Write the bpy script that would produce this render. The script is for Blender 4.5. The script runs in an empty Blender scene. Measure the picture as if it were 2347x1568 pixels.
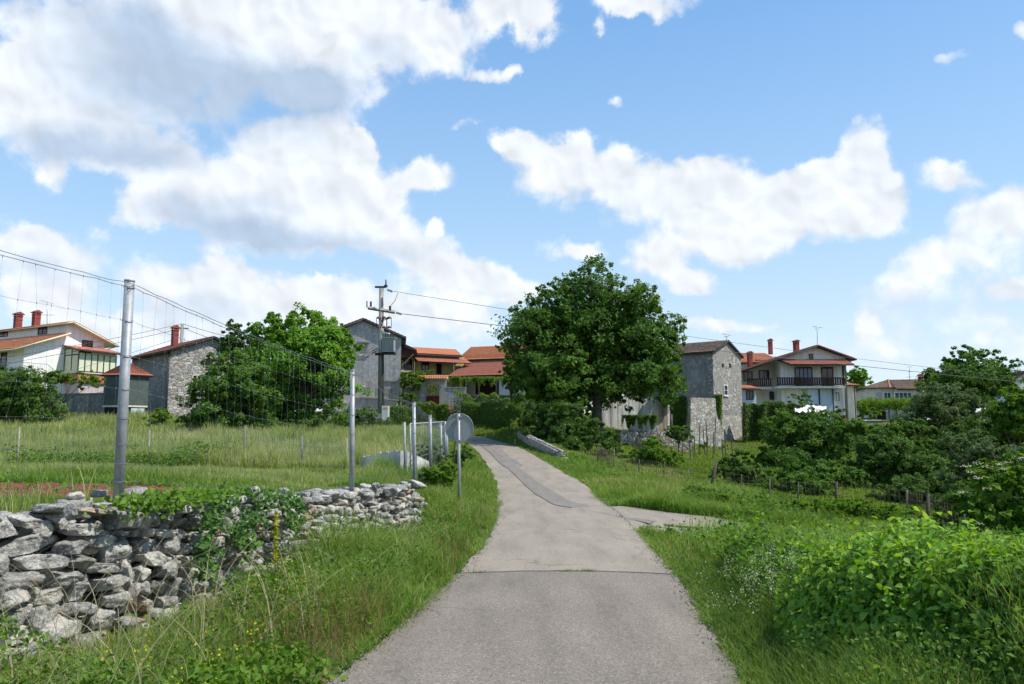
import bpy, math, random
import numpy as np
random.seed(11)
RS = np.random.RandomState(7)
sc = bpy.context.scene
COL = sc.collection

# ------------------------------------------------------------------ camera model
F = 1826.0; CU = 1173.5; CV = 784.0; PITCH = math.atan(216 / F); H = 1.7
cP, sP = math.cos(PITCH), math.sin(PITCH)

def ray(u, v):
    X = (u - CU) / F; Y = (CV - v) / F
    return X, cP - Y * sP, Y * cP + sP

def PT(u, v, d):
    X, yc, zc = ray(u, v)
    return np.array([X / yc * d, d, H + zc / yc * d])

def ZA(u, v, d): return float(PT(u, v, d)[2])

# ------------------------------------------------------------------ objects
ORG = {}
def link(o, parent=None, org=(0, 0, 0)):
    COL.objects.link(o); ORG[o.name] = np.array(org, float)
    if parent is not None: o.parent = parent
    return o

def thing(name, label, cat, loc, group=None):
    o = bpy.data.objects.new(name, None)
    o.empty_display_size = .3
    o.location = loc
    link(o, None, loc)
    tag(o, label, cat, group)
    return o

def tag(o, label=None, cat=None, group=None, kind=None):
    if label: o['label'] = label
    if cat: o['category'] = cat
    if group: o['group'] = group
    if kind: o['kind'] = kind
    return o

def np_mesh(name, V, T, mats, parent=None, attrs=None, smooth=False, loc=None, midx=None):
    V = np.asarray(V, float)
    if parent is not None: org = ORG[parent.name]
    elif loc is not None: org = np.array(loc, float)
    else: org = np.zeros(3)
    me = bpy.data.meshes.new(name)
    n = len(V); m = len(T); k = T.shape[1]
    me.vertices.add(n); me.vertices.foreach_set('co', (V - org).astype(np.float32).ravel())
    me.loops.add(m * k); me.loops.foreach_set('vertex_index', T.astype(np.int32).ravel())
    me.polygons.add(m); me.polygons.foreach_set('loop_start', np.arange(0, m * k, k, dtype=np.int32))
    if midx is not None: me.polygons.foreach_set('material_index', midx.astype(np.int32))
    me.update(calc_edges=True)
    if smooth: me.polygons.foreach_set('use_smooth', np.ones(m, bool))
    for a, arr in (attrs or {}).items():
        at = me.attributes.new(a, 'FLOAT', 'POINT'); at.data.foreach_set('value', arr.astype(np.float32))
    for mt in (mats if isinstance(mats, (list, tuple)) else [mats]): me.materials.append(mt)
    o = bpy.data.objects.new(name, me)
    if parent is None and loc is not None: o.location = loc
    link(o, parent, org)
    return o

class MB:
    def __init__(s): s.v = []; s.f = []
    def add(s, vs, fs):
        b = len(s.v); s.v += [tuple(map(float, p)) for p in vs]; s.f += [tuple(b + i for i in f) for f in fs]
    def hexa(s, p):      # 8 points: bottom ring 0-3, top ring 4-7
        s.add(p, [(3, 2, 1, 0), (4, 5, 6, 7), (0, 1, 5, 4), (1, 2, 6, 5), (2, 3, 7, 6), (3, 0, 4, 7)])
    def box(s, c, d, yaw=0.0):
        cx, cy, cz = c; a, b, h = d[0] / 2, d[1] / 2, d[2] / 2; ca, sa = math.cos(yaw), math.sin(yaw)
        p = []
        for z in (-h, h):
            for x, y in ((-a, -b), (a, -b), (a, b), (-a, b)):
                p.append((cx + x * ca - y * sa, cy + x * sa + y * ca, cz + z))
        s.hexa(p)
    def tube(s, pts, r, n=8, cap=True):
        pts = [np.array(p, float) for p in pts]
        if not hasattr(r, '__len__'): r = [r] * len(pts)
        b = len(s.v); ref = None
        for i, p in enumerate(pts):
            t = pts[min(i + 1, len(pts) - 1)] - pts[max(i - 1, 0)]
            t = t / (np.linalg.norm(t) + 1e-9)
            if ref is None:
                ref = np.array([1., 0, 0]) if abs(t[0]) < .8 else np.array([0, 1., 0])
            a = np.cross(t, ref); a /= np.linalg.norm(a) + 1e-9; c = np.cross(a, t); ref = c
            for k in range(n):
                w = 2 * math.pi * k / n
                s.v.append(tuple(p + r[i] * (math.cos(w) * a + math.sin(w) * c)))
        for i in range(len(pts) - 1):
            for k in range(n):
                k2 = (k + 1) % n
                s.f.append((b + i * n + k, b + i * n + k2, b + (i + 1) * n + k2, b + (i + 1) * n + k))
        if cap:
            s.f.append(tuple(b + k for k in range(n))[::-1]); e = b + (len(pts) - 1) * n
            s.f.append(tuple(e + k for k in range(n)))
    def build(s, name, mats, parent=None, smooth=False, loc=None):
        if parent is not None: org = ORG[parent.name]
        elif loc is not None: org = np.array(loc, float)
        else: org = np.zeros(3)
        me = bpy.data.meshes.new(name)
        me.from_pydata([tuple(np.array(p) - org) for p in s.v], [], s.f); me.update()
        if smooth: me.polygons.foreach_set('use_smooth', np.ones(len(s.f), bool))
        me.materials.append(mats)
        o = bpy.data.objects.new(name, me)
        if parent is None and loc is not None: o.location = loc
        link(o, parent, org)
        return o

# ------------------------------------------------------------------ materials
def nodes(name):
    m = bpy.data.materials.new(name); m.use_nodes = True
    nt = m.node_tree; nt.nodes.clear()
    out = nt.nodes.new('ShaderNodeOutputMaterial')
    return m, nt, out

def N(nt, t, **kw):
    n = nt.nodes.new(t)
    for k, v in kw.items():
        if k.startswith('i_'):
            key = k[2:].replace('_', ' ')
            n.inputs[int(key) if key.isdigit() else key].default_value = v
        else: setattr(n, k, v)
    return n

def ramp(nt, fac, stops):
    r = nt.nodes.new('ShaderNodeValToRGB'); e = r.color_ramp.elements
    while len(e) < len(stops): e.new(.5)
    for i, (p, c) in enumerate(stops):
        e[i].position = p; e[i].color = (c[0], c[1], c[2], 1)
    if fac is not None: nt.links.new(fac, r.inputs[0])
    return r

def mix(nt, f, a, b, mode='MIX'):
    n = nt.nodes.new('ShaderNodeMix'); n.data_type = 'RGBA'; n.blend_type = mode
    for s, v in ((0, f), (6, a), (7, b)):
        if hasattr(v, 'is_output') or isinstance(v, bpy.types.NodeSocket): nt.links.new(v, n.inputs[s])
        elif isinstance(v, (int, float)): n.inputs[s].default_value = v
        else: n.inputs[s].default_value = (*v, 1)
    return n.outputs[2]

def noise(nt, vec, scale, detail=4, rough=.6):
    n = N(nt, 'ShaderNodeTexNoise', i_Scale=scale, i_Detail=detail, i_Roughness=rough)
    nt.links.new(vec, n.inputs['Vector']); return n.outputs['Fac']

def pos(nt, sx=1, sy=1, sz=1):
    g = nt.nodes.new('ShaderNodeNewGeometry')
    if (sx, sy, sz) == (1, 1, 1): return g.outputs['Position']
    m = N(nt, 'ShaderNodeVectorMath', operation='MULTIPLY'); m.inputs[1].default_value = (sx, sy, sz)
    nt.links.new(g.outputs['Position'], m.inputs[0]); return m.outputs[0]

def bsdf(nt, out, col, rough=.8, bump=None, bs=.3, bd=.02, spec=.3, metal=0.0):
    b = nt.nodes.new('ShaderNodeBsdfPrincipled')
    b.inputs['Roughness'].default_value = rough; b.inputs['Specular IOR Level'].default_value = spec
    b.inputs['Metallic'].default_value = metal
    if isinstance(col, bpy.types.NodeSocket): nt.links.new(col, b.inputs['Base Color'])
    else: b.inputs['Base Color'].default_value = (*col, 1)
    if bump is not None:
        n = N(nt, 'ShaderNodeBump', i_Strength=bs, i_Distance=bd)
        nt.links.new(bump, n.inputs['Height']); nt.links.new(n.outputs[0], b.inputs['Normal'])
    nt.links.new(b.outputs[0], out.inputs[0]); return b

def mat_var(name, c1, c2, scale=1.0, rough=.85, c3=None, scale2=12., bs=.3, bd=.02, spec=.2, streak=0., metal=0.):
    """two-tone weathered surface: big blotches, fine grain, optional rain streaks that are dirt on the surface"""
    m, nt, out = nodes(name)
    p = pos(nt)
    n1 = noise(nt, p, scale, 5); n2 = noise(nt, p, scale2, 4)
    col = ramp(nt, n1, [(.35, c1), (.65, c2)]).outputs[0]
    if c3 is not None:
        r = ramp(nt, n2, [(.52, (0, 0, 0)), (.68, (1, 1, 1))])
        col = mix(nt, r.outputs[0], col, c3)
    col = mix(nt, .35, col, ramp(nt, n2, [(.3, (.55, .55, .55)), (.7, (1.25, 1.25, 1.25))]).outputs[0], 'MULTIPLY')
    if streak:
        s = noise(nt, pos(nt, 3.2, 3.2, .22), 1.0, 5)
        r = ramp(nt, s, [(.48, (0, 0, 0)), (.66, (streak, streak, streak))])
        col = mix(nt, r.outputs[0], col, (.09, .09, .085))
    bsdf(nt, out, col, rough, n2, bs, bd, spec, metal)
    return m

def mat_plain(name, c, rough=.6, metal=0., spec=.4):
    m, nt, out = nodes(name)
    n = noise(nt, pos(nt), 9., 4)
    col = mix(nt, .3, c, ramp(nt, n, [(.3, (.6, .6, .6)), (.7, (1.2, 1.2, 1.2))]).outputs[0], 'MULTIPLY')
    bsdf(nt, out, col, rough, None, spec=spec, metal=metal)
    return m

def mat_masonry(name, stops, mortar, scale=2.6, sq=1.8, mw=.05, plaster=None, pz=.5, bd=.05, low=None):
    m, nt, out = nodes(name)
    p = pos(nt, 1, 1, sq)
    w = N(nt, 'ShaderNodeTexNoise', i_Scale=1.7, i_Detail=3.); nt.links.new(p, w.inputs['Vector'])
    a = N(nt, 'ShaderNodeVectorMath', operation='MULTIPLY_ADD'); nt.links.new(w.outputs['Color'], a.inputs[0])
    a.inputs[1].default_value = (.35, .35, .35); nt.links.new(p, a.inputs[2])
    v = N(nt, 'ShaderNodeTexVoronoi', feature='F1', i_Scale=scale); nt.links.new(a.outputs[0], v.inputs['Vector'])
    e = N(nt, 'ShaderNodeTexVoronoi', feature='DISTANCE_TO_EDGE', i_Scale=scale); nt.links.new(a.outputs[0], e.inputs['Vector'])
    sp = nt.nodes.new('ShaderNodeSeparateColor'); nt.links.new(v.outputs['Color'], sp.inputs[0])
    col = ramp(nt, sp.outputs[0], stops).outputs[0]
    fine = noise(nt, pos(nt), 14., 5)
    col = mix(nt, .6, col, ramp(nt, fine, [(.3, (.5, .5, .5)), (.7, (1.3, 1.3, 1.3))]).outputs[0], 'MULTIPLY')
    er = ramp(nt, e.outputs['Distance'], [(mw * .3, (1, 1, 1)), (mw * 1.6, (0, 0, 0))])
    col = mix(nt, er.outputs[0], col, mortar)
    big = noise(nt, pos(nt), .55, 5)
    if plaster is not None:
        pr = ramp(nt, big, [(pz, (0, 0, 0)), (pz + .06, (1, 1, 1))])
        pc = mix(nt, .5, plaster, ramp(nt, fine, [(.3, (.5, .5, .5)), (.7, (1.2, 1.2, 1.2))]).outputs[0], 'MULTIPLY')
        col = mix(nt, pr.outputs[0], col, pc)
    if low is not None:
        lr = ramp(nt, noise(nt, pos(nt), .9, 4), [(.45, (0, 0, 0)), (.65, (.7, .7, .7))])
        col = mix(nt, lr.outputs[0], col, low)
    bsdf(nt, out, col, .9, e.outputs['Distance'], .8, bd, .1)
    return m

def mat_tile(name, c1, c2, c3, moss=None):
    """clay roof tiles: each course and tile its own shade"""
    m, nt, out = nodes(name)
    tc = nt.nodes.new('ShaderNodeUVMap')
    br = N(nt, 'ShaderNodeTexBrick', offset=0.0, squash=1.0)
    br.inputs['Scale'].default_value = 1; br.inputs['Brick Width'].default_value = .22; br.inputs['Row Height'].default_value = .36
    br.inputs['Mortar Size'].default_value = .012; br.inputs['Color1'].default_value = (0, 0, 0, 1); br.inputs['Color2'].default_value = (1, 1, 1, 1)
    br.inputs['Mortar'].default_value = (0, 0, 0, 1); br.inputs['Bias'].default_value = 0
    nt.links.new(tc.outputs[0], br.inputs['Vector'])
    n1 = noise(nt, pos(nt), .8, 4)
    col = ramp(nt, br.outputs['Color'], [(0, c1), (.5, c2), (1, c3)]).outputs[0]
    col = mix(nt, .45, col, ramp(nt, n1, [(.3, c1), (.7, c2)]).outputs[0])
    col = mix(nt, br.outputs['Fac'], col, tuple(x * .35 for x in c1))
    if moss:
        r = ramp(nt, noise(nt, pos(nt), 2.3, 6), [(.48, (0, 0, 0)), (.62, (.85, .85, .85))])
        col = mix(nt, r.outputs[0], col, moss)
    bsdf(nt, out, col, .85, n1, .2, .02, .2)
    return m

LEAFGAIN = 1.0
def mat_leaf(name, stops, trans=.35, rough=.6, spec=.12, tip=None):
    rough = max(rough, .55); spec = min(spec, .16)
    """leaf colour runs over the per-leaf random value; the leaf lets light through"""
    m, nt, out = nodes(name)
    at = N(nt, 'ShaderNodeAttribute', attribute_name='rnd')
    col = ramp(nt, at.outputs['Fac'], stops).outputs[0]
    if tip is not None:
        t = N(nt, 'ShaderNodeAttribute', attribute_name='tt')
        col = mix(nt, ramp(nt, t.outputs['Fac'], [(.45, (0, 0, 0)), (1, (.75, .75, .75))]).outputs[0], col, tip)
    b = nt.nodes.new('ShaderNodeBsdfPrincipled'); nt.links.new(col, b.inputs['Base Color'])
    b.inputs['Roughness'].default_value = rough; b.inputs['Specular IOR Level'].default_value = spec
    tr = nt.nodes.new('ShaderNodeBsdfTranslucent')
    hs = N(nt, 'ShaderNodeHueSaturation', i_Value=1.5, i_Saturation=1.1, i_Hue=.485); nt.links.new(col, hs.inputs['Color'])
    nt.links.new(hs.outputs[0], tr.inputs[0])
    mx = N(nt, 'ShaderNodeMixShader', i_0=trans)
    nt.links.new(b.outputs[0], mx.inputs[1]); nt.links.new(tr.outputs[0], mx.inputs[2])
    nt.links.new(mx.outputs[0], out.inputs[0])
    return m

M = {}
M['white'] = mat_var('white_render', (.86, .85, .82), (.78, .77, .74), .6, c3=None, bs=.1, streak=.12)
M['white2'] = mat_var('white_render_aged', (.78, .76, .72), (.68, .665, .635), .5, bs=.1, streak=.2)
M['bluewhite'] = mat_var('pale_blue_panel', (.52, .6, .68), (.46, .54, .63), .8, bs=.1, streak=.15)
M['cream'] = mat_var('cream_render', (.7, .65, .54), (.6, .56, .47), .6, bs=.1, streak=.2)
M['yellow'] = mat_var('yellow_render', (.58, .47, .18), (.48, .39, .16), .7, bs=.1, streak=.2)
M['pink'] = mat_var('pale_pink_render', (.55, .45, .45), (.45, .38, .38), .7, bs=.1, streak=.3)
M['stucco'] = mat_var('grey_stucco', (.4, .395, .38), (.3, .3, .295), .7, c3=(.46, .45, .42), scale2=5., bs=.4, bd=.03, streak=.3)
M['stucco2'] = mat_var('patchy_old_plaster', (.42, .385, .33), (.3, .28, .25), 1.1, c3=(.54, .51, .45), scale2=2.2, bs=.4, bd=.03, streak=.5)
M['plaster3'] = mat_var('dull_grey_plaster', (.29, .28, .25), (.21, .205, .185), .7, c3=(.35, .33, .29), scale2=3., bs=.3, bd=.03, streak=.35)
M['stain'] = mat_var('black_stained_white_wall', (.7, .68, .64), (.56, .55, .52), 1.1, c3=None, bs=.3, streak=.85)
M['rustwall'] = mat_var('rusty_stained_plaster', (.36, .26, .17), (.48, .42, .34), 1.5, bs=.3, streak=.6)
M['concrete'] = mat_var('grey_concrete', (.27, .26, .225), (.16, .155, .135), 1.2, c3=(.34, .33, .29), scale2=6., bs=.4, streak=.8)
M['paleconc'] = mat_var('pale_board_marked_concrete', (.72, .68, .62), (.6, .57, .52), 1.5, bs=.3, streak=.35)
M['stoneA'] = mat_masonry('grey_rubble_masonry', [(0, (.27, .255, .225)), (.5, (.42, .4, .36)), (1, (.56, .54, .49))], (.1, .065, .06), 3.0, 2.0, .05, plaster=(.27, .26, .235), pz=.56)
M['stoneA2'] = mat_masonry('rendered_rubble_masonry', [(0, (.22, .21, .185)), (.5, (.33, .315, .28)), (1, (.44, .42, .38))], (.1, .065, .06), 3.0, 2.0, .05, plaster=(.22, .215, .19), pz=.44)
M['stoneT'] = mat_masonry('tower_rubble_masonry', [(0, (.2, .185, .16)), (.55, (.3, .28, .25)), (1, (.5, .48, .45))], (.16, .15, .13), 3.4, 1.5, .05, plaster=(.28, .26, .23), pz=.5, bd=.04)
M['stoneP'] = mat_masonry('lime_splashed_masonry', [(0, (.28, .25, .2)), (.5, (.45, .42, .36)), (1, (.68, .66, .62))], (.2, .18, .15), 4.2, 1.3, .06, plaster=(.38, .33, .26), pz=.57, bd=.04)
M['stoneW'] = mat_masonry('terrace_masonry', [(0, (.2, .16, .12)), (.5, (.4, .35, .28)), (1, (.62, .58, .5))], (.05, .045, .04), 4.6, 1.3, .06, bd=.06)
M['brick'] = mat_masonry('orange_brick', [(0, (.35, .12, .06)), (1, (.5, .2, .1))], (.3, .24, .2), 6., 2.5, .03)
M['tile'] = mat_tile('terracotta_tile', (.46, .15, .07), (.56, .21, .1), (.62, .28, .15))
M['tile4'] = mat_tile('terracotta_tile_no_fascia', (.46, .15, .07), (.56, .21, .1), (.62, .28, .15))  # same colours as the first terracotta, for roofs without the cream fascia
M['tile2'] = mat_tile('orange_tile', (.45, .15, .075), (.52, .2, .105), (.55, .26, .15))
M['tile3'] = mat_tile('dull_red_tile', (.36, .12, .08), (.42, .15, .1), (.45, .19, .13))
M['tileold'] = mat_tile('weathered_tile', (.2, .12, .085), (.3, .19, .14), (.38, .27, .2), (.14, .12, .09))
M['tilebrown'] = mat_tile('brown_tile', (.14, .065, .05), (.2, .1, .075), (.27, .15, .11), (.1, .075, .06))
M['red'] = mat_var('red_chimney_paint', (.3, .075, .055), (.22, .055, .042), 3., bs=.2)
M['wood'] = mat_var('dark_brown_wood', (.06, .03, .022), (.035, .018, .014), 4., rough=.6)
M['fascia'] = mat_plain('cream_fascia', (.62, .54, .36))
M['woodl'] = mat_var('grey_wood', (.22, .19, .15), (.14, .12, .095), 4.)
M['rwood'] = mat_var('red_gate_paint', (.2, .02, .02), (.14, .015, .015), 4., rough=.6)
M['dark'] = mat_plain('dark_interior', (.012, .012, .012), .9)
M['soot'] = mat_plain('dark_trim', (.04, .035, .035), .8)
M['metal'] = mat_var('galvanised_steel', (.33, .34, .35), (.25, .26, .27), 6., rough=.5, scale2=40., bs=.05, bd=.002, spec=.4, metal=.2)
M['signgrey'] = mat_var('grey_sign_back', (.25, .275, .27), (.21, .232, .23), 4., rough=.55, bs=.02, spec=.4, scale2=60.)
M['wire'] = mat_plain('zinc_wire', (.2, .21, .23), .5, .6)
M['rustwire'] = mat_plain('rusty_wire', (.08, .05, .035), .8)
M['poleconc'] = mat_var('pole_concrete', (.3, .29, .26), (.22, .215, .2), 1.5, c3=(.38, .36, .31), scale2=9., streak=.4)
M['trafo'] = mat_var('grey_green_enamel', (.3, .335, .33), (.24, .27, .27), 2., rough=.5, bs=.05)
M['porc'] = mat_plain('brown_porcelain', (.09, .035, .03), .3)
M['glassins'] = mat_plain('pale_glass_insulator', (.5, .56, .55), .2)
M['cable'] = mat_plain('black_cable', (.012, .012, .014), .5)
M['whitem'] = mat_plain('white_enamel', (.7, .7, .68), .5)
M['yellowp'] = mat_plain('yellow_plate', (.6, .4, .05), .5)
M['blue'] = mat_plain('blue_plastic', (.02, .06, .35), .4)
M['curtain'] = mat_var('cream_green_blind', (.7, .72, .5), (.56, .59, .42), 5., bs=.1)
M['shedpanel'] = mat_var('green_grey_cladding', (.1, .125, .11), (.07, .09, .08), 3., bs=.1, streak=.3)
M['awn'] = mat_plain('cream_awning', (.62, .6, .5))
M['orange'] = mat_plain('orange_sticker', (.6, .25, .03))
M['antenna'] = mat_plain('aluminium_rod', (.32, .34, .38), .4, .7)

def mat_glass(name, c):
    m, nt, out = nodes(name)
    b = bsdf(nt, out, c, .12, None, spec=.6)
    return m
M['glass'] = mat_glass('dark_window_glass', (.025, .03, .035))
M['bglass'] = mat_glass('blue_window_glass', (.05, .1, .16))
M['rglass'] = mat_glass('red_brown_shutter', (.075, .022, .02))

M['road'] = None
def mat_road(name, c1, c2, speck=.5, crack=True):
    m, nt, out = nodes(name)
    p = pos(nt)
    big = noise(nt, p, .5, 5); mid = noise(nt, pos(nt, 1.6, .28, 1), 1.6, 6); fine = noise(nt, p, 75., 2, .7)
    col = ramp(nt, big, [(.3, c1), (.7, c2)]).outputs[0]
    col = mix(nt, .55, col, ramp(nt, mid, [(.28, (.62, .61, .6)), (.5, (.98, .97, .96)), (.72, (1.25, 1.23, 1.2))]).outputs[0], 'MULTIPLY')
    vr = N(nt, 'ShaderNodeTexVoronoi', i_Scale=95.); nt.links.new(p, vr.inputs['Vector'])
    sp = nt.nodes.new('ShaderNodeSeparateColor'); nt.links.new(vr.outputs['Color'], sp.inputs[0])
    col = mix(nt, speck, col, ramp(nt, sp.outputs[0], [(0, (.5, .49, .48)), (.25, (.9, .9, .9)), (.8, (1.08, 1.07, 1.05)), (1, (1.75, 1.7, 1.65))]).outputs[0], 'MULTIPLY')
    col = mix(nt, .4, col, ramp(nt, fine, [(.3, (.65, .65, .65)), (.7, (1.3, 1.3, 1.3))]).outputs[0], 'MULTIPLY')
    if crack:
        wz = N(nt, 'ShaderNodeTexNoise', i_Scale=1.3, i_Detail=5.); nt.links.new(p, wz.inputs['Vector'])
        a = N(nt, 'ShaderNodeVectorMath', operation='MULTIPLY_ADD'); nt.links.new(wz.outputs['Color'], a.inputs[0])
        a.inputs[1].default_value = (1.3, 1.3, 0); nt.links.new(p, a.inputs[2])
        e = N(nt, 'ShaderNodeTexVoronoi', feature='DISTANCE_TO_EDGE', i_Scale=.33); nt.links.new(a.outputs[0], e.inputs['Vector'])
        er = ramp(nt, e.outputs['Distance'], [(.002, (.5, .5, .5)), (.008, (0, 0, 0))])
        gate = ramp(nt, noise(nt, p, .45, 2), [(.42, (0, 0, 0)), (.55, (1, 1, 1))])
        col = mix(nt, mix(nt, 1., er.outputs[0], gate.outputs[0], 'MULTIPLY'), col, (.09, .08, .07))
    bsdf(nt, out, col, .9, fine, .35, .006, .15)
    return m
M['road'] = mat_road('pale_worn_asphalt', (.275, .236, .188), (.228, .197, .16), .5)
M['roadn'] = mat_road('coarse_brown_grey_asphalt', (.21, .18, .149), (.168, .146, .123), .85)
M['patch'] = mat_road('smooth_grey_asphalt', (.2, .179, .153), (.175, .157, .136), .35, False)
M['crack'] = mat_plain('dark_joint', (.05, .045, .04), .95)

def mat_ground():
    m, nt, out = nodes('soil_and_turf')
    p = pos(nt)
    n1 = noise(nt, p, .35, 5); n2 = noise(nt, p, 5., 5); n3 = noise(nt, p, 30., 3)
    col = ramp(nt, n1, [(.35, (.05, .075, .018)), (.65, (.1, .115, .035))]).outputs[0]
    col = mix(nt, ramp(nt, n2, [(.5, (0, 0, 0)), (.66, (.8, .8, .8))]).outputs[0], col, (.13, .09, .05))
    col = mix(nt, .5, col, ramp(nt, n3, [(.3, (.5, .5, .5)), (.7, (1.4, 1.4, 1.4))]).outputs[0], 'MULTIPLY')
    bsdf(nt, out, col, .95, n2, .6, .05, .05)
    return m
M['ground'] = mat_ground()
M['soil'] = mat_var('red_soil', (.17, .07, .04), (.12, .05, .03), 2., c3=(.24, .12, .07), scale2=16., rough=.95, bs=.9, bd=.04, spec=.05)

def mat_lime():
    m, nt, out = nodes('lichened_limestone')
    p = pos(nt); at = N(nt, 'ShaderNodeAttribute', attribute_name='rnd')
    base = ramp(nt, at.outputs['Fac'], [(0, (.26, .245, .22)), (.35, (.38, .36, .32)), (.7, (.5, .475, .42)), (.95, (.58, .53, .44)), (1, (.5, .35, .2))]).outputs[0]
    n1 = noise(nt, p, 7., 6, .65); n2 = noise(nt, p, 38., 4, .7); n3 = noise(nt, p, 2.1, 4)
    col = mix(nt, ramp(nt, n1, [(.47, (0, 0, 0)), (.58, (.75, .75, .75))]).outputs[0], base, (.17, .165, .16))
    col = mix(nt, ramp(nt, n2, [(.55, (0, 0, 0)), (.66, (.7, .7, .7))]).outputs[0], col, (.72, .71, .68))
    col = mix(nt, ramp(nt, n2, [(.3, (.65, .65, .65)), (.42, (0, 0, 0))]).outputs[0], col, (.07, .07, .07))
    col = mix(nt, ramp(nt, n3, [(.64, (0, 0, 0)), (.7, (.7, .7, .7))]).outputs[0], col, (.42, .2, .07))
    b = N(nt, 'ShaderNodeMath', operation='ADD'); nt.links.new(n1, b.inputs[0]); nt.links.new(n2, b.inputs[1])
    bsdf(nt, out, col, .92, b.outputs[0], 1., .035, .08)
    return m
M['lime'] = mat_lime()
M['hearting'] = mat_var('gap_shade_hearting', (.07, .06, .05), (.035, .03, .025), 8., bs=.8, bd=.05)  # near black, so the gaps between the face stones read as shade
M['bark'] = mat_var('grey_bark', (.13, .11, .09), (.08, .065, .05), 3., scale2=20., bs=.8, bd=.04)

g = lambda *a: a
M['walnut'] = mat_leaf('walnut_leaf', [(0, (0.0401, 0.0859, 0.0172)), (.5, (0.0716, 0.151, 0.0244)), (.9, (0.122, 0.222, 0.0372)), (1, (0.2, 0.272, 0.0572))], .34)
M['walnut2'] = mat_leaf('bright_walnut_leaf', [(0, (0.0687, 0.163, 0.02)), (.5, (0.122, 0.255, 0.0326)), (.9, (0.179, 0.331, 0.0452)), (1, (0.243, 0.36, 0.0628))], .42)
M['darkleaf'] = mat_leaf('dark_shrub_leaf', [(0, (0.0483, 0.0998, 0.0216)), (.6, (0.0837, 0.158, 0.0308)), (1, (0.145, 0.225, 0.0493))], .32)
M['midleaf'] = mat_leaf('mid_green_leaf', [(0, (0.0582, 0.117, 0.022)), (.6, (0.0931, 0.181, 0.0305)), (1, (0.155, 0.259, 0.0488))], .36)
M['freshleaf'] = mat_leaf('fresh_green_leaf', [(0, (.065, .14, .018)), (.6, (.11, .21, .026)), (1, (.17, .27, .04))], .42)
M['vineleaf'] = mat_leaf('vine_leaf', [(0, (.09, .17, .025)), (.6, (.13, .23, .03)), (1, (.2, .29, .06))], .42)
M['olive'] = mat_leaf('grey_green_leaf', [(0, (0.0715, 0.117, 0.0416)), (.6, (0.104, 0.156, 0.0546)), (1, (0.156, 0.208, 0.078))], .32)
M['ivyleaf'] = mat_leaf('ivy_leaf', [(0, (0.0275, 0.075, 0.015)), (.6, (0.0562, 0.138, 0.0225)), (1, (0.112, 0.225, 0.0375))], .3, .5, .15)
M['vine'] = mat_leaf('creeper_leaf', [(0, (0.0391, 0.0958, 0.0161)), (.35, (0.0831, 0.193, 0.023)), (.75, (0.142, 0.299, 0.031)), (1, (0.235, 0.374, 0.0575))], .42, .5, .16)
M['flower'] = mat_leaf('cream_flower', [(0, (.5, .52, .3)), (1, (.66, .65, .48))], .3, .7, .1)
M['white_fl'] = mat_leaf('white_flower', [(0, (.45, .47, .3)), (1, (.62, .62, .45))], .3, .7, .1)
M['yellow_fl'] = mat_leaf('yellow_flower', [(0, (.35, .38, .03)), (1, (.6, .5, .03))], .3, .7, .1)
M['pink_fl'] = mat_leaf('rose_flower', [(0, (.5, .12, .14)), (1, (.65, .3, .3))], .3, .7, .1)
M['grass'] = mat_leaf('green_grass', [(0, (.055, .13, .018)), (.5, (.1, .21, .026)), (.85, (.16, .27, .04)), (.95, (.27, .27, .09)), (1, (.42, .35, .17))], .4, .5, .12, tip=(.24, .3, .07))
M['field'] = mat_leaf('seeding_meadow_grass', [(0, (.09, .17, .026)), (.4, (.17, .26, .045)), (.75, (.26, .32, .08)), (1, (.44, .42, .19))], .42, .6, .1, tip=(.4, .4, .16))
M['garden'] = mat_leaf('mown_garden_grass', [(0, (.08, .15, .018)), (.5, (.13, .23, .024)), (1, (.22, .29, .05))], .4, .6, .1, tip=(.2, .28, .04))
M['straw'] = mat_leaf('pale_seed_heads', [(0, (.26, .25, .13)), (1, (.45, .4, .25))], .4, .7, .1)
M['dry'] = mat_leaf('reddish_dry_grass', [(0, (.13, .11, .04)), (1, (.26, .17, .08))], .35, .7, .1)
# ------------------------------------------------------------------ camera, sun, sky
cam = bpy.data.cameras.new('camera'); cam.sensor_width = 36; cam.lens = 36 * F / 2347.0
cam.clip_end = 6000; cam.clip_start = .05
co = bpy.data.objects.new('camera', cam); co.location = (0, 0, H); co.rotation_euler = (math.pi / 2 + PITCH, 0, 0)
COL.objects.link(co); sc.camera = co

EL = math.radians(56); AZ = math.atan2(.96, -.2)      # azimuth from +Y towards +X
sd = np.array([math.sin(AZ) * math.cos(EL), math.cos(AZ) * math.cos(EL), math.sin(EL)])
sl = bpy.data.lights.new('sun', 'SUN'); sl.energy = 4.6; sl.angle = math.radians(.5); sl.color = (1, .955, .88)
so = bpy.data.objects.new('sun', sl); COL.objects.link(so)
from mathutils import Vector
so.rotation_euler = Vector(sd).to_track_quat('Z', 'Y').to_euler()

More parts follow.
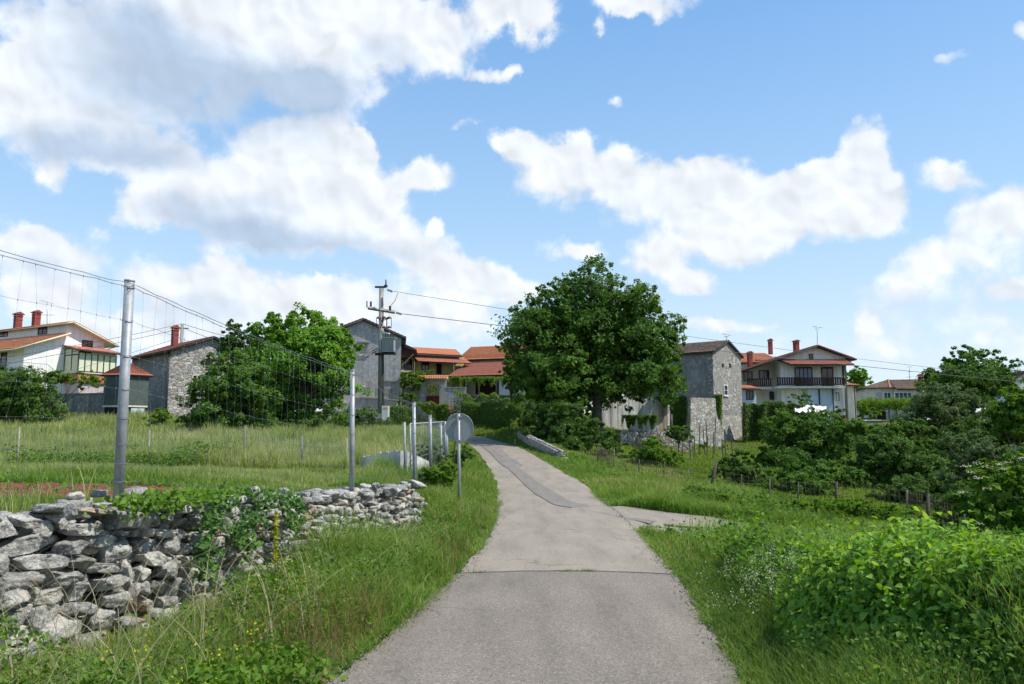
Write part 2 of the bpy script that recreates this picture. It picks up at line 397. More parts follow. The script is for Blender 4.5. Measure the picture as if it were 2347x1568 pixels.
w = bpy.data.worlds.new('World'); sc.world = w; w.use_nodes = True
nt = w.node_tree; nt.nodes.clear(); L = nt.links
sky = nt.nodes.new('ShaderNodeTexSky'); sky.sky_type = 'NISHITA'; sky.sun_disc = False
sky.sun_elevation = EL; sky.sun_rotation = AZ; sky.altitude = 300; sky.air_density = 1.0; sky.dust_density = .6; sky.ozone_density = 2.2
hs = N(nt, 'ShaderNodeHueSaturation', i_Saturation=1.0, i_Value=1.0); L.new(sky.outputs[0], hs.inputs['Color'])
bg1 = N(nt, 'ShaderNodeBackground', i_Strength=.15); L.new(hs.outputs[0], bg1.inputs[0])
tc = nt.nodes.new('ShaderNodeTexCoord'); sx = nt.nodes.new('ShaderNodeSeparateXYZ'); L.new(tc.outputs['Generated'], sx.inputs[0])
az = N(nt, 'ShaderNodeMath', operation='ARCTAN2'); L.new(sx.outputs[0], az.inputs[0]); L.new(sx.outputs[1], az.inputs[1])
el = N(nt, 'ShaderNodeMath', operation='ARCSINE'); L.new(sx.outputs[2], el.inputs[0])
cb = nt.nodes.new('ShaderNodeCombineXYZ'); L.new(az.outputs[0], cb.inputs[0]); L.new(el.outputs[0], cb.inputs[1])
# warp the coordinates a little so the cloud masses have irregular outlines
wn = N(nt, 'ShaderNodeTexNoise', i_Scale=6.5, i_Detail=9., i_Roughness=.6); L.new(cb.outputs[0], wn.inputs['Vector'])
wm = N(nt, 'ShaderNodeVectorMath', operation='MULTIPLY_ADD'); L.new(wn.outputs['Color'], wm.inputs[0])
wm.inputs[1].default_value = (.13, .11, 0); L.new(cb.outputs[0], wm.inputs[2])
wo = N(nt, 'ShaderNodeVectorMath', operation='SUBTRACT'); L.new(wm.outputs[0], wo.inputs[0]); wo.inputs[1].default_value = (.065, .055, 0)
P0 = wo.outputs[0]

def azel(u, v):
    x, y, z = ray(u, v); n = math.sqrt(x * x + y * y + z * z)
    return math.atan2(x, y), math.asin(z / n)

def blobs(lst):
    acc = None
    for b in lst:
        u, v, ru, rv = b[:4]; ru *= 1.22; rv *= 1.22; wgt = b[4] if len(b) > 4 else 1.
        a0, e0 = azel(u, v); ra = (azel(u + ru, v)[0] - azel(u - ru, v)[0]) / 2; re = (azel(u, v - rv)[1] - azel(u, v + rv)[1]) / 2
        m = N(nt, 'ShaderNodeVectorMath', operation='MULTIPLY_ADD'); L.new(P0, m.inputs[0])
        m.inputs[1].default_value = (1 / ra, 1 / re, 0); m.inputs[2].default_value = (-a0 / ra, -e0 / re, 0)
        d = N(nt, 'ShaderNodeVectorMath', operation='DOT_PRODUCT'); L.new(m.outputs[0], d.inputs[0]); L.new(m.outputs[0], d.inputs[1])
        s0_ = N(nt, 'ShaderNodeMath', operation='SUBTRACT', use_clamp=True); s0_.inputs[0].default_value = 1; L.new(d.outputs['Value'], s0_.inputs[1])
        s = N(nt, 'ShaderNodeMath', operation='MULTIPLY'); L.new(s0_.outputs[0], s.inputs[0]); L.new(s0_.outputs[0], s.inputs[1])
        a = N(nt, 'ShaderNodeMath', operation='MULTIPLY_ADD'); L.new(s.outputs[0], a.inputs[0]); a.inputs[1].default_value = wgt
        if acc is not None: L.new(acc, a.inputs[2])
        else: a.inputs[2].default_value = 0
        acc = a.outputs[0]
    return acc
CL = [(300,130,460,190),(650,70,420,150),(900,50,230,110),(100,270,260,120),(320,330,210,75),(740,200,140,110),(50,170,110,100),(110,390,60,50,.7),(560,-30,600,120),
 (1180,10,130,60),(1230,60,60,50),(1400,15,90,35,.8),(1500,0,140,35,.8),(1360,60,30,20,.7),
 (1110,150,75,32,.8),(1170,135,30,25,.6),(1400,232,36,28,.55),(1060,305,40,20,.5),(2185,145,50,26,.5),(2335,80,45,45,.8),
 (640,440,260,150),(470,440,200,105),(780,340,130,85),(770,470,180,120),(390,470,120,80),(600,530,250,80),(850,550,150,70),(950,410,90,45),(980,600,150,70),(1090,640,110,55),
 (650,330,110,65),(850,320,40,45),(985,520,28,28),
 (130,560,190,80),(60,540,100,60),(350,640,110,60),(500,640,85,70),(640,690,130,65),(750,710,110,60),(450,710,210,70),(1000,740,150,70),(1180,670,110,50),(100,660,180,70),(300,740,300,40,.7),(900,700,300,60,.6),
 (1280,390,150,100),(1180,345,80,40),(1310,330,60,50),(1440,400,120,70),(1630,375,115,60),(1560,460,210,100),(1800,470,270,110),(1980,380,90,80),(1990,480,120,80),(1850,420,130,60),(1700,560,210,60),(1480,590,85,60),(1560,650,100,45),
 (1315,568,80,38,.85),
 (2170,425,100,48,.75),(2270,500,110,80,.5),(2120,600,95,60,.55),(2230,570,140,100,.5),(2340,480,100,90,.6),(2050,690,150,60,.45),(2200,690,230,110,.5),(1650,745,170,22,.6),(2330,680,60,35,.7),(1990,740,40,40,.6),(2000,790,600,60,.35)]
GR = [(480,190,400,140,1.0),(720,200,170,80,.8),(300,330,240,60,.75),(100,330,150,50,.6),(250,60,260,60,.35),(600,560,230,55,.9),(430,500,130,50,.5),(560,480,170,50,.35),(850,590,150,40,.4),(1850,600,190,35,.45),(1330,470,180,45,.3),(100,600,170,45,.4),(450,720,200,40,.35),(2230,720,200,60,.3),(900,120,120,50,.35)]
D = blobs(CL); G = blobs(GR)
Dc = N(nt, 'ShaderNodeMath', operation='MINIMUM'); L.new(D, Dc.inputs[0]); Dc.inputs[1].default_value = 1.0
def fb(vec, s, det, r, off=None):
    if off:
        m = N(nt, 'ShaderNodeVectorMath', operation='ADD'); L.new(vec, m.inputs[0]); m.inputs[1].default_value = off; vec = m.outputs[0]
    n = N(nt, 'ShaderNodeTexNoise', i_Scale=s, i_Detail=det, i_Roughness=r); L.new(vec, n.inputs['Vector']); return n.outputs['Fac']
def mth(op, a, b=None, c=None, clamp=False):
    n = N(nt, 'ShaderNodeMath', operation=op, use_clamp=clamp)
    for i, x in enumerate((a, b, c)):
        if x is None: continue
        if isinstance(x, (int, float)): n.inputs[i].default_value = x
        else: L.new(x, n.inputs[i])
    return n.outputs[0]
def sstep(x, a, b):
    m = N(nt, 'ShaderNodeMapRange', interpolation_type='SMOOTHSTEP'); L.new(x, m.inputs[0])
    m.inputs[1].default_value = a; m.inputs[2].default_value = b; return m.outputs[0]
n1 = fb(cb.outputs[0], 9., 12., .66); n3 = fb(cb.outputs[0], 45., 6., .6)
# rounded billows: two sizes of soft cells whose positions are warped by the noise
wv = N(nt, 'ShaderNodeTexNoise', i_Scale=16., i_Detail=4.); L.new(cb.outputs[0], wv.inputs['Vector'])
wa = N(nt, 'ShaderNodeVectorMath', operation='MULTIPLY_ADD'); L.new(wv.outputs['Color'], wa.inputs[0]); wa.inputs[1].default_value = (.05, .05, 0); L.new(cb.outputs[0], wa.inputs[2])
def bil(sc_, off=None):
    src = wa.outputs[0]
    if off:
        m = N(nt, 'ShaderNodeVectorMath', operation='ADD'); L.new(src, m.inputs[0]); m.inputs[1].default_value = off; src = m.outputs[0]
    v = N(nt, 'ShaderNodeTexVoronoi', feature='SMOOTH_F1', i_Scale=sc_, i_Smoothness=.35); v.voronoi_dimensions = '2D'; L.new(src, v.inputs['Vector']); return v.outputs['Distance']
b1 = bil(16.); b1s = bil(16., (-.012, -.02, 0)); b2 = bil(42.)
b2s = bil(42., (-.005, -.008, 0))
dens = mth('ADD', mth('MULTIPLY', Dc.outputs[0], 1.45), mth('MULTIPLY', mth('SUBTRACT', n1, .5), 2.5))
dens = mth('ADD', dens, mth('MULTIPLY', mth('SUBTRACT', .42, b1), .55)); dens = mth('ADD', dens, mth('MULTIPLY', mth('SUBTRACT', .4, b2), .3)); dens = mth('ADD', dens, mth('MULTIPLY', mth('SUBTRACT', n3, .5), .7))
has = sstep(Dc.outputs[0], .01, .25)
alpha = mth('MULTIPLY', sstep(dens, .18, 1.15), has)
rel = mth('ADD', mth('MULTIPLY', mth('SUBTRACT', b1s, b1), .24), mth('MULTIPLY', mth('SUBTRACT', b2s, b2), .16))
gs = mth('MINIMUM', G, 1.0)
lum = mth('ADD', mth('MULTIPLY', rel, mth('SUBTRACT', 1., mth('MULTIPLY', gs, .6))), .97)
shade = mth('ADD', mth('MULTIPLY', gs, 1.25), mth('ADD', mth('MULTIPLY', mth('SUBTRACT', .45, n1), .4), mth('MULTIPLY', sstep(dens, .9, 2.3), .22)), clamp=True)
cc = ramp(nt, shade, [(0, (.88, .92, .965)), (.3, (.76, .83, .93)), (1, (.48, .6, .76))])
cm = N(nt, 'ShaderNodeVectorMath', operation='SCALE'); L.new(cc.outputs[0], cm.inputs[0]); L.new(lum, cm.inputs['Scale'])
bg2 = N(nt, 'ShaderNodeBackground', i_Strength=.86); L.new(cm.outputs[0], bg2.inputs[0])
# pale air: milky blue over the whole sky, strongest near the horizon
bg3 = N(nt, 'ShaderNodeBackground', i_Strength=.8); L.new(ramp(nt, el.outputs[0], [(0, (.84, .93, 1.)), (.12, (.66, .84, 1.)), (.25, (.46, .72, 1.)), (.5, (.23, .53, .98))]).outputs[0], bg3.inputs[0])
veil = mth('ADD', mth('MULTIPLY', sstep(el.outputs[0], .55, -.02), .35), .55)
front = sstep(sx.outputs[2], -.08, -.02)
mv = nt.nodes.new('ShaderNodeMixShader'); L.new(mth('MULTIPLY', veil, front), mv.inputs[0]); L.new(bg1.outputs[0], mv.inputs[1]); L.new(bg3.outputs[0], mv.inputs[2])
mx = nt.nodes.new('ShaderNodeMixShader'); L.new(mth('MULTIPLY', alpha, mth('MULTIPLY', front, .96)), mx.inputs[0]); L.new(mv.outputs[0], mx.inputs[1]); L.new(bg2.outputs[0], mx.inputs[2])
ow = nt.nodes.new('ShaderNodeOutputWorld'); L.new(mx.outputs[0], ow.inputs[0])
w.cycles.sampling_method = 'MANUAL'; w.cycles.sample_map_resolution = 512

sc.view_settings.view_transform = 'Standard'; sc.view_settings.look = 'None'; sc.view_settings.gamma = 1; sc.view_settings.exposure = .35
cy = sc.cycles
cy.use_adaptive_sampling = True; cy.adaptive_threshold = .02; cy.adaptive_min_samples = 16
cy.max_bounces = 6; cy.diffuse_bounces = 3; cy.glossy_bounces = 2; cy.transmission_bounces = 4; cy.transparent_max_bounces = 4
cy.caustics_reflective = False; cy.caustics_refractive = False; cy.use_denoising = True

# ------------------------------------------------------------------ terrain
def catmull(P, n):
    P = np.array(P, float); Q = np.vstack([2 * P[0] - P[1], P, 2 * P[-1] - P[-2]]); out = []
    for i in range(1, len(Q) - 2):
        p0, p1, p2, p3 = Q[i - 1:i + 3]
        for t in np.linspace(0, 1, n, endpoint=False):
            out.append(.5 * ((2 * p1) + (-p0 + p2) * t + (2 * p0 - 5 * p1 + 4 * p2 - p3) * t * t + (-p0 + 3 * p1 - 3 * p2 + p3) * t ** 3))
    out.append(P[-1]); return np.array(out)
EDL = [(-2.,-4),(-1.65,3),(-1.33,5.46),(-.66,10.3),(-.36,15.5),(-.42,22),(-.6,30),(-1.41,41),(-2.4,52),(-4.2,60),(-7,65),(-12,67.5),(-20,67),(-32,65)]
EDR = [(.95,-4),(1.3,3),(1.58,5.46),(2.01,10.3),(2.3,15.5),(2.45,22),(2.5,30),(1.68,41),(.74,52),(-.8,61),(-3.5,68),(-10,71.5),(-20,71),(-32,69)]
RZ = [0,0,0,0,0,-.05,.06,.4,.85,1.25,1.75,2.05,2.25,2.4]
SUB = 14
eL = catmull(EDL, SUB); eR = catmull(EDR, SUB); rz = catmull([(z, 0) for z in RZ], SUB)[:, 0]
rc = (eL + eR) / 2; rh = np.linalg.norm(eR - eL, axis=1) / 2
SC = catmull([(1.6,19.5),(2.7,16.9),(4.3,14.8),(6.3,13.),(9,11.2)], 10); sh_ = np.interp(np.linspace(0, 1, len(SC)), [0, .3, .6, 1], [1.2, 1.55, 1.25, 1.2])
sz = np.interp(np.linspace(0, 1, len(SC)), [0, .3, .6, 1], [0, 0, -.12, -.45])

CTRL = [(-40,1085,14),(42,1095,20),(343,1078,22),(562,1072,23),(690,1082,22),(800,1087,21),(150,1152,8.8),(500,1142,10.5),(0,1042,32),(600,1036,32),(-400,1050,30),
 (100,985,50),(600,1000,48),(850,1002,46),(-400,990,52),(280,962,57),(60,958,58),(-300,960,60)]
cw = [PT(*c) for c in CTRL]
XYZ = [(-3.6,6.6,1.12),(-3.9,4,1.15),(-5,0,1.15),(-2.8,11.6,.82),(-2.5,16.9,.6),(-2.4,22,.5),(-2.8,30,.65),(-6,6,1.08),(-12,3,1.05),(-3.6,41,1.3),(-4.6,52,1.7),(-9,60,2.0),(-14,62,2.3),
 (-40,74,4.6),(-60,80,5),(-25,72,3.4),(-15,80,3.2),(-6,76,3.1),(0,74,2.6),(5,70,2.7),(10,68,2.2),(3,61,2.0),(2,50,1.0),(3.6,41,.35),(4,34,.0),
 (7,38,-.1),(7,34,-.35),(8,30,-.45),(11,58,.35),(17,64,.6),(15,50,-.1),(20,60,.3),(18,40,-.9),(15,34,-.9),(12,22,-1.),(8,20,-.6),(5.5,18,-.35),(5,25,-.25),
 (4,10,.12),(6,8,-.1),(4,4,.3),(3.3,-2,.3),(8,4,-.2),(10,12,-.8),(14,8,-1.2),(25,20,-2.4),(25,35,-1.8),(40,40,-2.6),(28,60,-.5),(45,60,-1.),(31,84,2.6),(20,84,2.8),(36,86,2.6),(50,100,3.2),(60,112,3.6),(80,80,1),
 (10,85,4),(0,95,5),(-20,110,5),(30,120,5),(90,140,4),(-90,120,6),(200,200,3),(-200,200,5),(0,200,5),(0,600,2),(500,500,0),(-500,500,3),(500,0,-4),(-500,0,2),(0,-60,0),(60,-30,-3),(-60,-20,1.2),(0,1500,0),(600,1400,0),(-600,1400,0)]
cw = np.array(cw + [np.array(q, float) for q in XYZ])
def tps_k(r2): return .5 * r2 * np.log(r2 + 1e-9)
def _w(x, y):   # compress far distances so that the near ground keeps its own shape
    r = np.hypot(x, y) + 1e-6; k = np.log1p(r / 12.) * 12. / r
    return x * k, y * k
cx_, cy_ = _w(cw[:, 0], cw[:, 1])
A = tps_k((cx_[:, None] - cx_) ** 2 + (cy_[:, None] - cy_) ** 2) + np.eye(len(cw)) * .6
Pm = np.c_[np.ones(len(cw)), cx_, cy_]
Z = np.linalg.solve(np.block([[A, Pm], [Pm.T, np.zeros((3, 3))]]), np.r_[cw[:, 2], 0, 0, 0])
def z_tps(x, y):
    a, b = _w(x, y); out = Z[-3] + Z[-2] * a + Z[-1] * b
    for i in range(len(cw)): out = out + Z[i] * tps_k((a - cx_[i]) ** 2 + (b - cy_[i]) ** 2)
    return out
def sst(t): t = np.clip(t, 0, 1); return t * t * (3 - 2 * t)
WALLF = np.array([(-5.6,-4),(-4.4,1.),(-3.55,4.4),(-3.02,6.6),(-2.5,9.3),(-2.06,12),(-1.62,15.4)])   # front foot of the dry stone wall
def wall_x(y): return np.interp(y, WALLF[:, 1], WALLF[:, 0])
def near_line(x, y, c, h, z):
    best = np.full(x.shape, 1e9); bz = np.zeros(x.shape)
    for i in range(len(c)):
        d = np.hypot(x - c[i, 0], y - c[i, 1]) - h[i]; m = d < best
        best[m] = d[m]; bz[m] = z[i]
    return best, bz
def zg_raw(x, y):
    x = np.asarray(x, float); y = np.asarray(y, float)
    zt = z_tps(x, y)
    nz = .05 * (np.sin(x * .9 + 1.3 * np.sin(y * .5)) + np.sin(y * 1.1 + x * .4)) * np.clip(np.hypot(x, y) / 40, .3, 2)
    zt = zt + nz
    d1, z1 = near_line(x, y, rc, rh, rz); d2, z2 = near_line(x, y, SC, sh_, sz)
    left = x < np.interp(y, rc[:, 1][:120], rc[:, 0][:120])
    # left bank
    dw = wall_x(y) - x                      # >0 behind the wall face
    low = z1 + .1 * np.clip(d1, 0, 1.6)
    wz = sst((dw - .05) / .5)
    zl_near = low * (1 - wz) + zt * wz
    wl = sst(d1 / 2.2); zl_far = z1 * (1 - wl) + zt * wl
    f = sst((y - 15.2) / 1.4); zl = zl_near * (1 - f) + zl_far * f
    d = np.minimum(d1, d2 + .0); zz = np.where(d1 <= d2, z1, z2)
    wr = sst(d / 1.6); zr = zz * (1 - wr) + (zt) * wr
    z = np.where(left & (y < 64), zl, zr)
    inside = sst((.05 - d) / .25)
    return z - .09 * inside - .012
gx = 6 * np.sinh(np.linspace(-5.1, 5.1, 321)); gy = 8 * np.sinh(np.linspace(-1.5, 6., 341))
GX, GY = np.meshgrid(gx, gy); GZ = zg_raw(GX.ravel(), GY.ravel()).reshape(GX.shape)
def zg(x, y):
    x = np.asarray(x, float); y = np.asarray(y, float)
    i = np.clip(np.searchsorted(gx, x) - 1, 0, len(gx) - 2); j = np.clip(np.searchsorted(gy, y) - 1, 0, len(gy) - 2)
    a = np.clip((x - gx[i]) / (gx[i + 1] - gx[i]), 0, 1); b = np.clip((y - gy[j]) / (gy[j + 1] - gy[j]), 0, 1)
    return GZ[j, i] * (1 - a) * (1 - b) + GZ[j, i + 1] * a * (1 - b) + GZ[j + 1, i] * (1 - a) * b + GZ[j + 1, i + 1] * a * b
nx, ny = len(gx), len(gy); idx = np.arange(nx * ny).reshape(ny, nx)
Q = np.stack([idx[:-1, :-1], idx[:-1, 1:], idx[1:, 1:], idx[1:, :-1]], -1).reshape(-1, 4)
o = np_mesh('ground', np.c_[GX.ravel(), GY.ravel(), GZ.ravel()], Q, M['ground'], smooth=True)
tag(o, 'uneven green and brown ground of verge, field and garden', kind='structure')

def strip(name, A_, B_, Za, Zb, mat, off, ncol=10, label=None, name2=None, crown=.03):
    t = np.linspace(0, 1, ncol)[None, :, None]
    P = A_[:, None, :] * (1 - t) + B_[:, None, :] * t
    z = Za[:, None] * (1 - t[..., 0]) + Zb[:, None] * t[..., 0] + off + crown * (1 - (2 * t[..., 0] - 1) ** 2)
    n = len(A_); V = np.c_[P.reshape(-1, 2), z.ravel()]; ix = np.arange(n * ncol).reshape(n, ncol)
    q = np.stack([ix[:-1, :-1], ix[:-1, 1:], ix[1:, 1:], ix[1:, :-1]], -1).reshape(-1, 4)
    return tag(np_mesh(name, V, q, mat, smooth=True), label, kind='structure')
# ragged road edges
def rag(E, s, amp=.05):
    n = len(E); r = np.random.RandomState(s); k = np.convolve(r.randn(n + 6), np.ones(3) / 3, 'same')[3:-3]
    k2 = np.convolve(r.randn(n + 40), np.ones(15) / 15, 'same')[20:-20]
    E = E.copy(); E[:, 0] += amp * (.35 * k + 2.2 * k2); return E
eLs = catmull(EDL, 60); eRs = catmull(EDR, 60); rzs = catmull([(z, 0) for z in RZ], 60)[:, 0]
eLs = rag(eLs, 1); eRs = rag(eRs, 2)
ym = (eLs[:, 1] + eRs[:, 1]) / 2
JY = 10.25
kj = int(np.argmin(np.abs(ym - JY)))
strip('road', eLs[kj:], eRs[kj:], rzs[kj:], rzs[kj:], M['road'], 0., label='pale worn asphalt lane curving up to the village')
strip('road', eLs[:kj + 1] , eRs[:kj + 1], rzs[:kj + 1], rzs[:kj + 1], M['roadn'], 0., label='darker coarse asphalt of the lane nearest the camera')
strip('side_road', np.c_[SC[:, 0], SC[:, 1]] + 0, SC, sz, sz, M['road'], 0, 2) if False else None
dS = np.gradient(SC, axis=0); nS = np.c_[-dS[:, 1], dS[:, 0]]; nS /= np.linalg.norm(nS, axis=1)[:, None]
strip('side_road', rag(SC + nS * sh_[:, None], 3, .04), rag(SC - nS * sh_[:, None], 4, .04), sz - .008, sz - .008, M['road'], -.0, 8, label='short pale side lane branching off to the right', crown=.008)

def zroad(x, y):
    i = np.argmin(np.hypot(rc[:, 0] - x, rc[:, 1] - y)); return rz[i]
def hit_road(u, v):
    X, yc, zc = ray(u, v); ds = np.arange(5, 72, .05); xs = X / yc * ds; zs = H + zc / yc * ds
    zr_ = np.array([zroad(a, b) for a, b in zip(xs[::10], ds[::10])]); zr_ = np.interp(ds, ds[::10], zr_) + .02
    k = np.argmax(zs < zr_); d = ds[k] if (zs < zr_).any() else ds[np.argmin(zs - zr_)]
    return np.array([X / yc * d, d])
pl = [(1100,1020),(1124,1038.5),(1150,1066),(1168,1076),(1206,1117),(1225,1132),(1277,1160),(1337,1169),(1423,1186),(1486,1200)]
pr = [(1115,1018),(1150,1031),(1172,1050),(1199,1068),(1188,1072),(1225,1102),(1255,1121),(1300,1147),(1356,1162),(1404,1171),(1468,1188),(1505,1193)]
PL_ = np.array([hit_road(*p) for p in pl]); PR_ = np.array([hit_road(*p) for p in pr])
def resamp(P, n):
    s = np.r_[0, np.cumsum(np.linalg.norm(np.diff(P, axis=0), axis=1))]; t = np.linspace(0, s[-1], n)
    return np.c_[np.interp(t, s, P[:, 0]), np.interp(t, s, P[:, 1])]
PL_, PR_ = resamp(PL_, 140), resamp(PR_, 140)
def z_surf(P):
    out = []
    for x, y in P:
        i = np.argmin(np.hypot(rc[:, 0] - x, rc[:, 1] - y)); t = rc[min(i + 1, len(rc) - 1)] - rc[max(i - 1, 0)]; t /= np.linalg.norm(t)
        s = ((P0c := np.array([x, y]) - rc[i]) @ np.array([t[1], -t[0]])) / rh[i]
        along = P0c @ t; seg = np.linalg.norm(rc[min(i + 1, len(rc) - 1)] - rc[i]) + 1e-6
        zz = rz[i] + (rz[min(i + 1, len(rc) - 1)] - rz[i]) * np.clip(along / seg, 0, 1)
        out.append(zz + .03 * max(0, 1 - s * s))
    return np.array(out)
strip('road_patch', rag(PL_, 5, .03), rag(PR_, 6, .03), z_surf(PL_), z_surf(PR_), M['patch'], .014, 8, label='narrow strip of smoother grey asphalt relaid along the lane', crown=0)
# joint line between the two surfacings
jx = np.linspace(eLs[kj, 0] + .02, eRs[kj, 0] - .02, 50); jy = ym[kj] + .02 * np.cumsum(np.random.RandomState(3).randn(50)) * .25 - .0
J = np.c_[jx, jy]; zj = z_surf(J) + .006
strip('road_joint', J - [0, .014], J + [0, .014], zj, zj, M['crack'], 0, 2, label='dark open joint across the lane between two surfacings', crown=0)
# red soil bed
sxx = np.linspace(-10.5, -3.5, 90); syy = np.linspace(8.6, 11.9, 50)
SX, SY = np.meshgrid(sxx, syy); SY = SY + .25 * np.sin(SX * 2.) + .12 * np.sin(SX * 5.3)
ii = np.arange(SX.size).reshape(SX.shape)
o = np_mesh('soil_bed', np.c_[SX.ravel(), SY.ravel(), zg(SX.ravel(), SY.ravel()) + .02 + .02 * RS.rand(SX.size)], np.stack([ii[:-1, :-1], ii[:-1, 1:], ii[1:, 1:], ii[1:, :-1]], -1).reshape(-1, 4), M['soil'], smooth=True)
tag(o, 'bed of bare red soil behind the dry stone wall', kind='structure')
def ico(sub):
    import bmesh
    bm = bmesh.new(); bmesh.ops.create_icosphere(bm, subdivisions=sub, radius=1)
    V = np.array([v.co[:] for v in bm.verts]); T = np.array([[v.index for v in f.verts] for f in bm.faces]); bm.free(); return V, T
# ------------------------------------------------------------------ leaves and grass
def unit(a): return a / (np.linalg.norm(a, axis=-1, keepdims=True) + 1e-9)

def leaf_mesh(name, P, size, mat, parent=None, nbias=None, rs=None, shape='diamond', aspect=.55, rnd=None, loc=None, upb=.5, tag_=None):
    """P: leaf positions; each leaf is a small folded blade of 4 (or 6) corners with its own tilt"""
    rs = rs or RS; n = len(P)
    nrm = rs.randn(n, 3)
    if nbias is not None: nrm = nrm * .75 + unit(nbias) * 1.1
    nrm[:, 2] += upb; nrm = unit(nrm)
    t = unit(np.cross(nrm, rs.randn(n, 3))); t[:, 2] -= .25; t = unit(t - nrm * (t * nrm).sum(1, keepdims=True)); b = np.cross(nrm, t)
    s = (size * (.6 + .8 * rs.rand(n)))[:, None]; w = s * aspect * .5
    if rnd is None: rnd = rs.rand(n)
    if shape == 'diamond':
        c = np.stack([P - t * s * .5, P + b * w + nrm * s * .08, P + t * s * .5 - nrm * s * .1, P - b * w + nrm * s * .08], 1)
        T = np.array([[0, 1, 2], [0, 2, 3]]); k = 4
    else:
        c = np.stack([P - t * s * .45, P - t * s * .25 + b * w * 1.05 + nrm * s * .1, P + t * s * .2 + b * w * .75 + nrm * s * .06, P + t * s * .55 - nrm * s * .12,
                      P + t * s * .2 - b * w * .75 + nrm * s * .06, P - t * s * .25 - b * w * 1.05 + nrm * s * .1], 1)
        T = np.array([[0, 1, 2], [0, 2, 3], [0, 3, 4], [0, 4, 5]]); k = 6
    tri = (T[None] + (np.arange(n) * k)[:, None, None]).reshape(-1, 3)
    return np_mesh(name, c.reshape(-1, 3), tri, mat, parent, {'rnd': np.repeat(rnd, k)}, loc=loc)

def crown_pts(lobes, n, rs, clump=.17, inner=.25, flat=.7, per=45):
    """lobes: (center, radii). Each lobe carries boughs; each bough is a ragged cap of leafy twigs, with gaps between the boughs"""
    C = np.array([l[0] for l in lobes], float); R = np.array([l[1] for l in lobes], float)
    area = (R[:, 0] * R[:, 2] + R[:, 1] * R[:, 2] + R[:, 0] * R[:, 1]); pr = area / area.sum()
    nb = max(16, int(len(C) * 19)); li = rs.choice(len(C), nb, p=pr)
    d = unit(rs.randn(nb, 3)); r = rs.uniform(.35, 1.0, nb)
    B = C[li] + d * R[li] * r[:, None]; deep = np.zeros(nb, bool)
    for j in range(len(C)): deep |= ((((B - C[j]) / R[j]) ** 2).sum(1) < .3)
    keep = ~deep | (rs.rand(nb) < .4); B, li, d = B[keep], li[keep], d[keep]; nb = len(B)
    BR = R[li].mean(1) * rs.uniform(.24, .5, nb); btone = rs.rand(nb)
    w = BR ** 2; w /= w.sum(); nc = max(8, n // per); bi = rs.choice(nb, nc, p=w)
    e = rs.randn(nc, 3) + d[bi] * .5; e[:, 2] += .35; e = unit(e); rr = rs.uniform(.55, 1.15, nc) ** .8
    stray = rs.rand(nc) < .06; rr[stray] *= rs.uniform(1.15, 1.5, stray.sum())
    cc = B[bi] + e * BR[bi][:, None] * rr[:, None] * np.array([1.1, 1.1, .72])
    ins = rs.rand(nc) < inner                       # some foliage deep in the crown so it never reads as hollow
    cc[ins] = C[li[bi[ins]]] + unit(rs.randn(ins.sum(), 3)) * R[li[bi[ins]]] * rs.uniform(.2, .8, (ins.sum(), 1))
    k = rs.randint(0, nc, n); cr = (BR[bi] * rs.uniform(.1, .34, nc) * (clump / .17) ** .5)[k]
    off = rs.randn(n, 3); off = off / (1 + .25 * np.linalg.norm(off, axis=1, keepdims=True)); off[:, 2] *= flat
    P = cc[k] + off * cr[:, None]; ct = rs.rand(nc)
    nrm = unit(e * .7 + d[bi] * .5)[k]
    return P, nrm, np.clip(.38 * ct[k] + .27 * btone[bi][k] + .4 * rs.rand(n), 0, 1)

def lob(u, v, ru, rv, d, rs, dy=0., depth=1.):
    c = PT(u, v, d + dy); k = np.hypot(1, (u - CU) / F) ; s = (d + dy) / F
    q_ = 1.1; return (c, (ru * s * k ** .5 * q_, (ru + rv) / 2 * s * depth * q_, rv * s * q_))

def trunk_mesh(name, base, lobes, r0, mat, parent, rs, fork=.45):
    mb = MB(); base = np.array(base, float)
    top = np.mean([l[0] for l in lobes], 0); fk = base + (top - base) * fork; fk[:2] = base[:2] * .7 + fk[:2] * .3
    mid = (base + fk) / 2 + np.array([rs.uniform(-.08, .08), rs.uniform(-.08, .08), 0]) * r0 * 6
    mb.tube([base - [0, 0, .3], base + [0, 0, .1], mid, fk], [r0 * 1.35, r0 * 1.05, r0 * .9, r0 * .78], 10)
    for c, R in lobes:
        e = np.array(c) + rs.uniform(-.2, .2, 3) * np.array(R); m = fk * .5 + e * .5 + rs.uniform(-.1, .1, 3) * np.array(R); m[2] += .1 * R[2]
        mb.tube([fk, m, e], [r0 * .5, r0 * .3, r0 * .1], 7)
        for q in range(3):
            e2 = e + rs.uniform(-.45, .45, 3) * np.array(R); mb.tube([m * .4 + e * .6, e2], [r0 * .16, r0 * .04], 5)
    return mb.build(name, mat, parent, True)

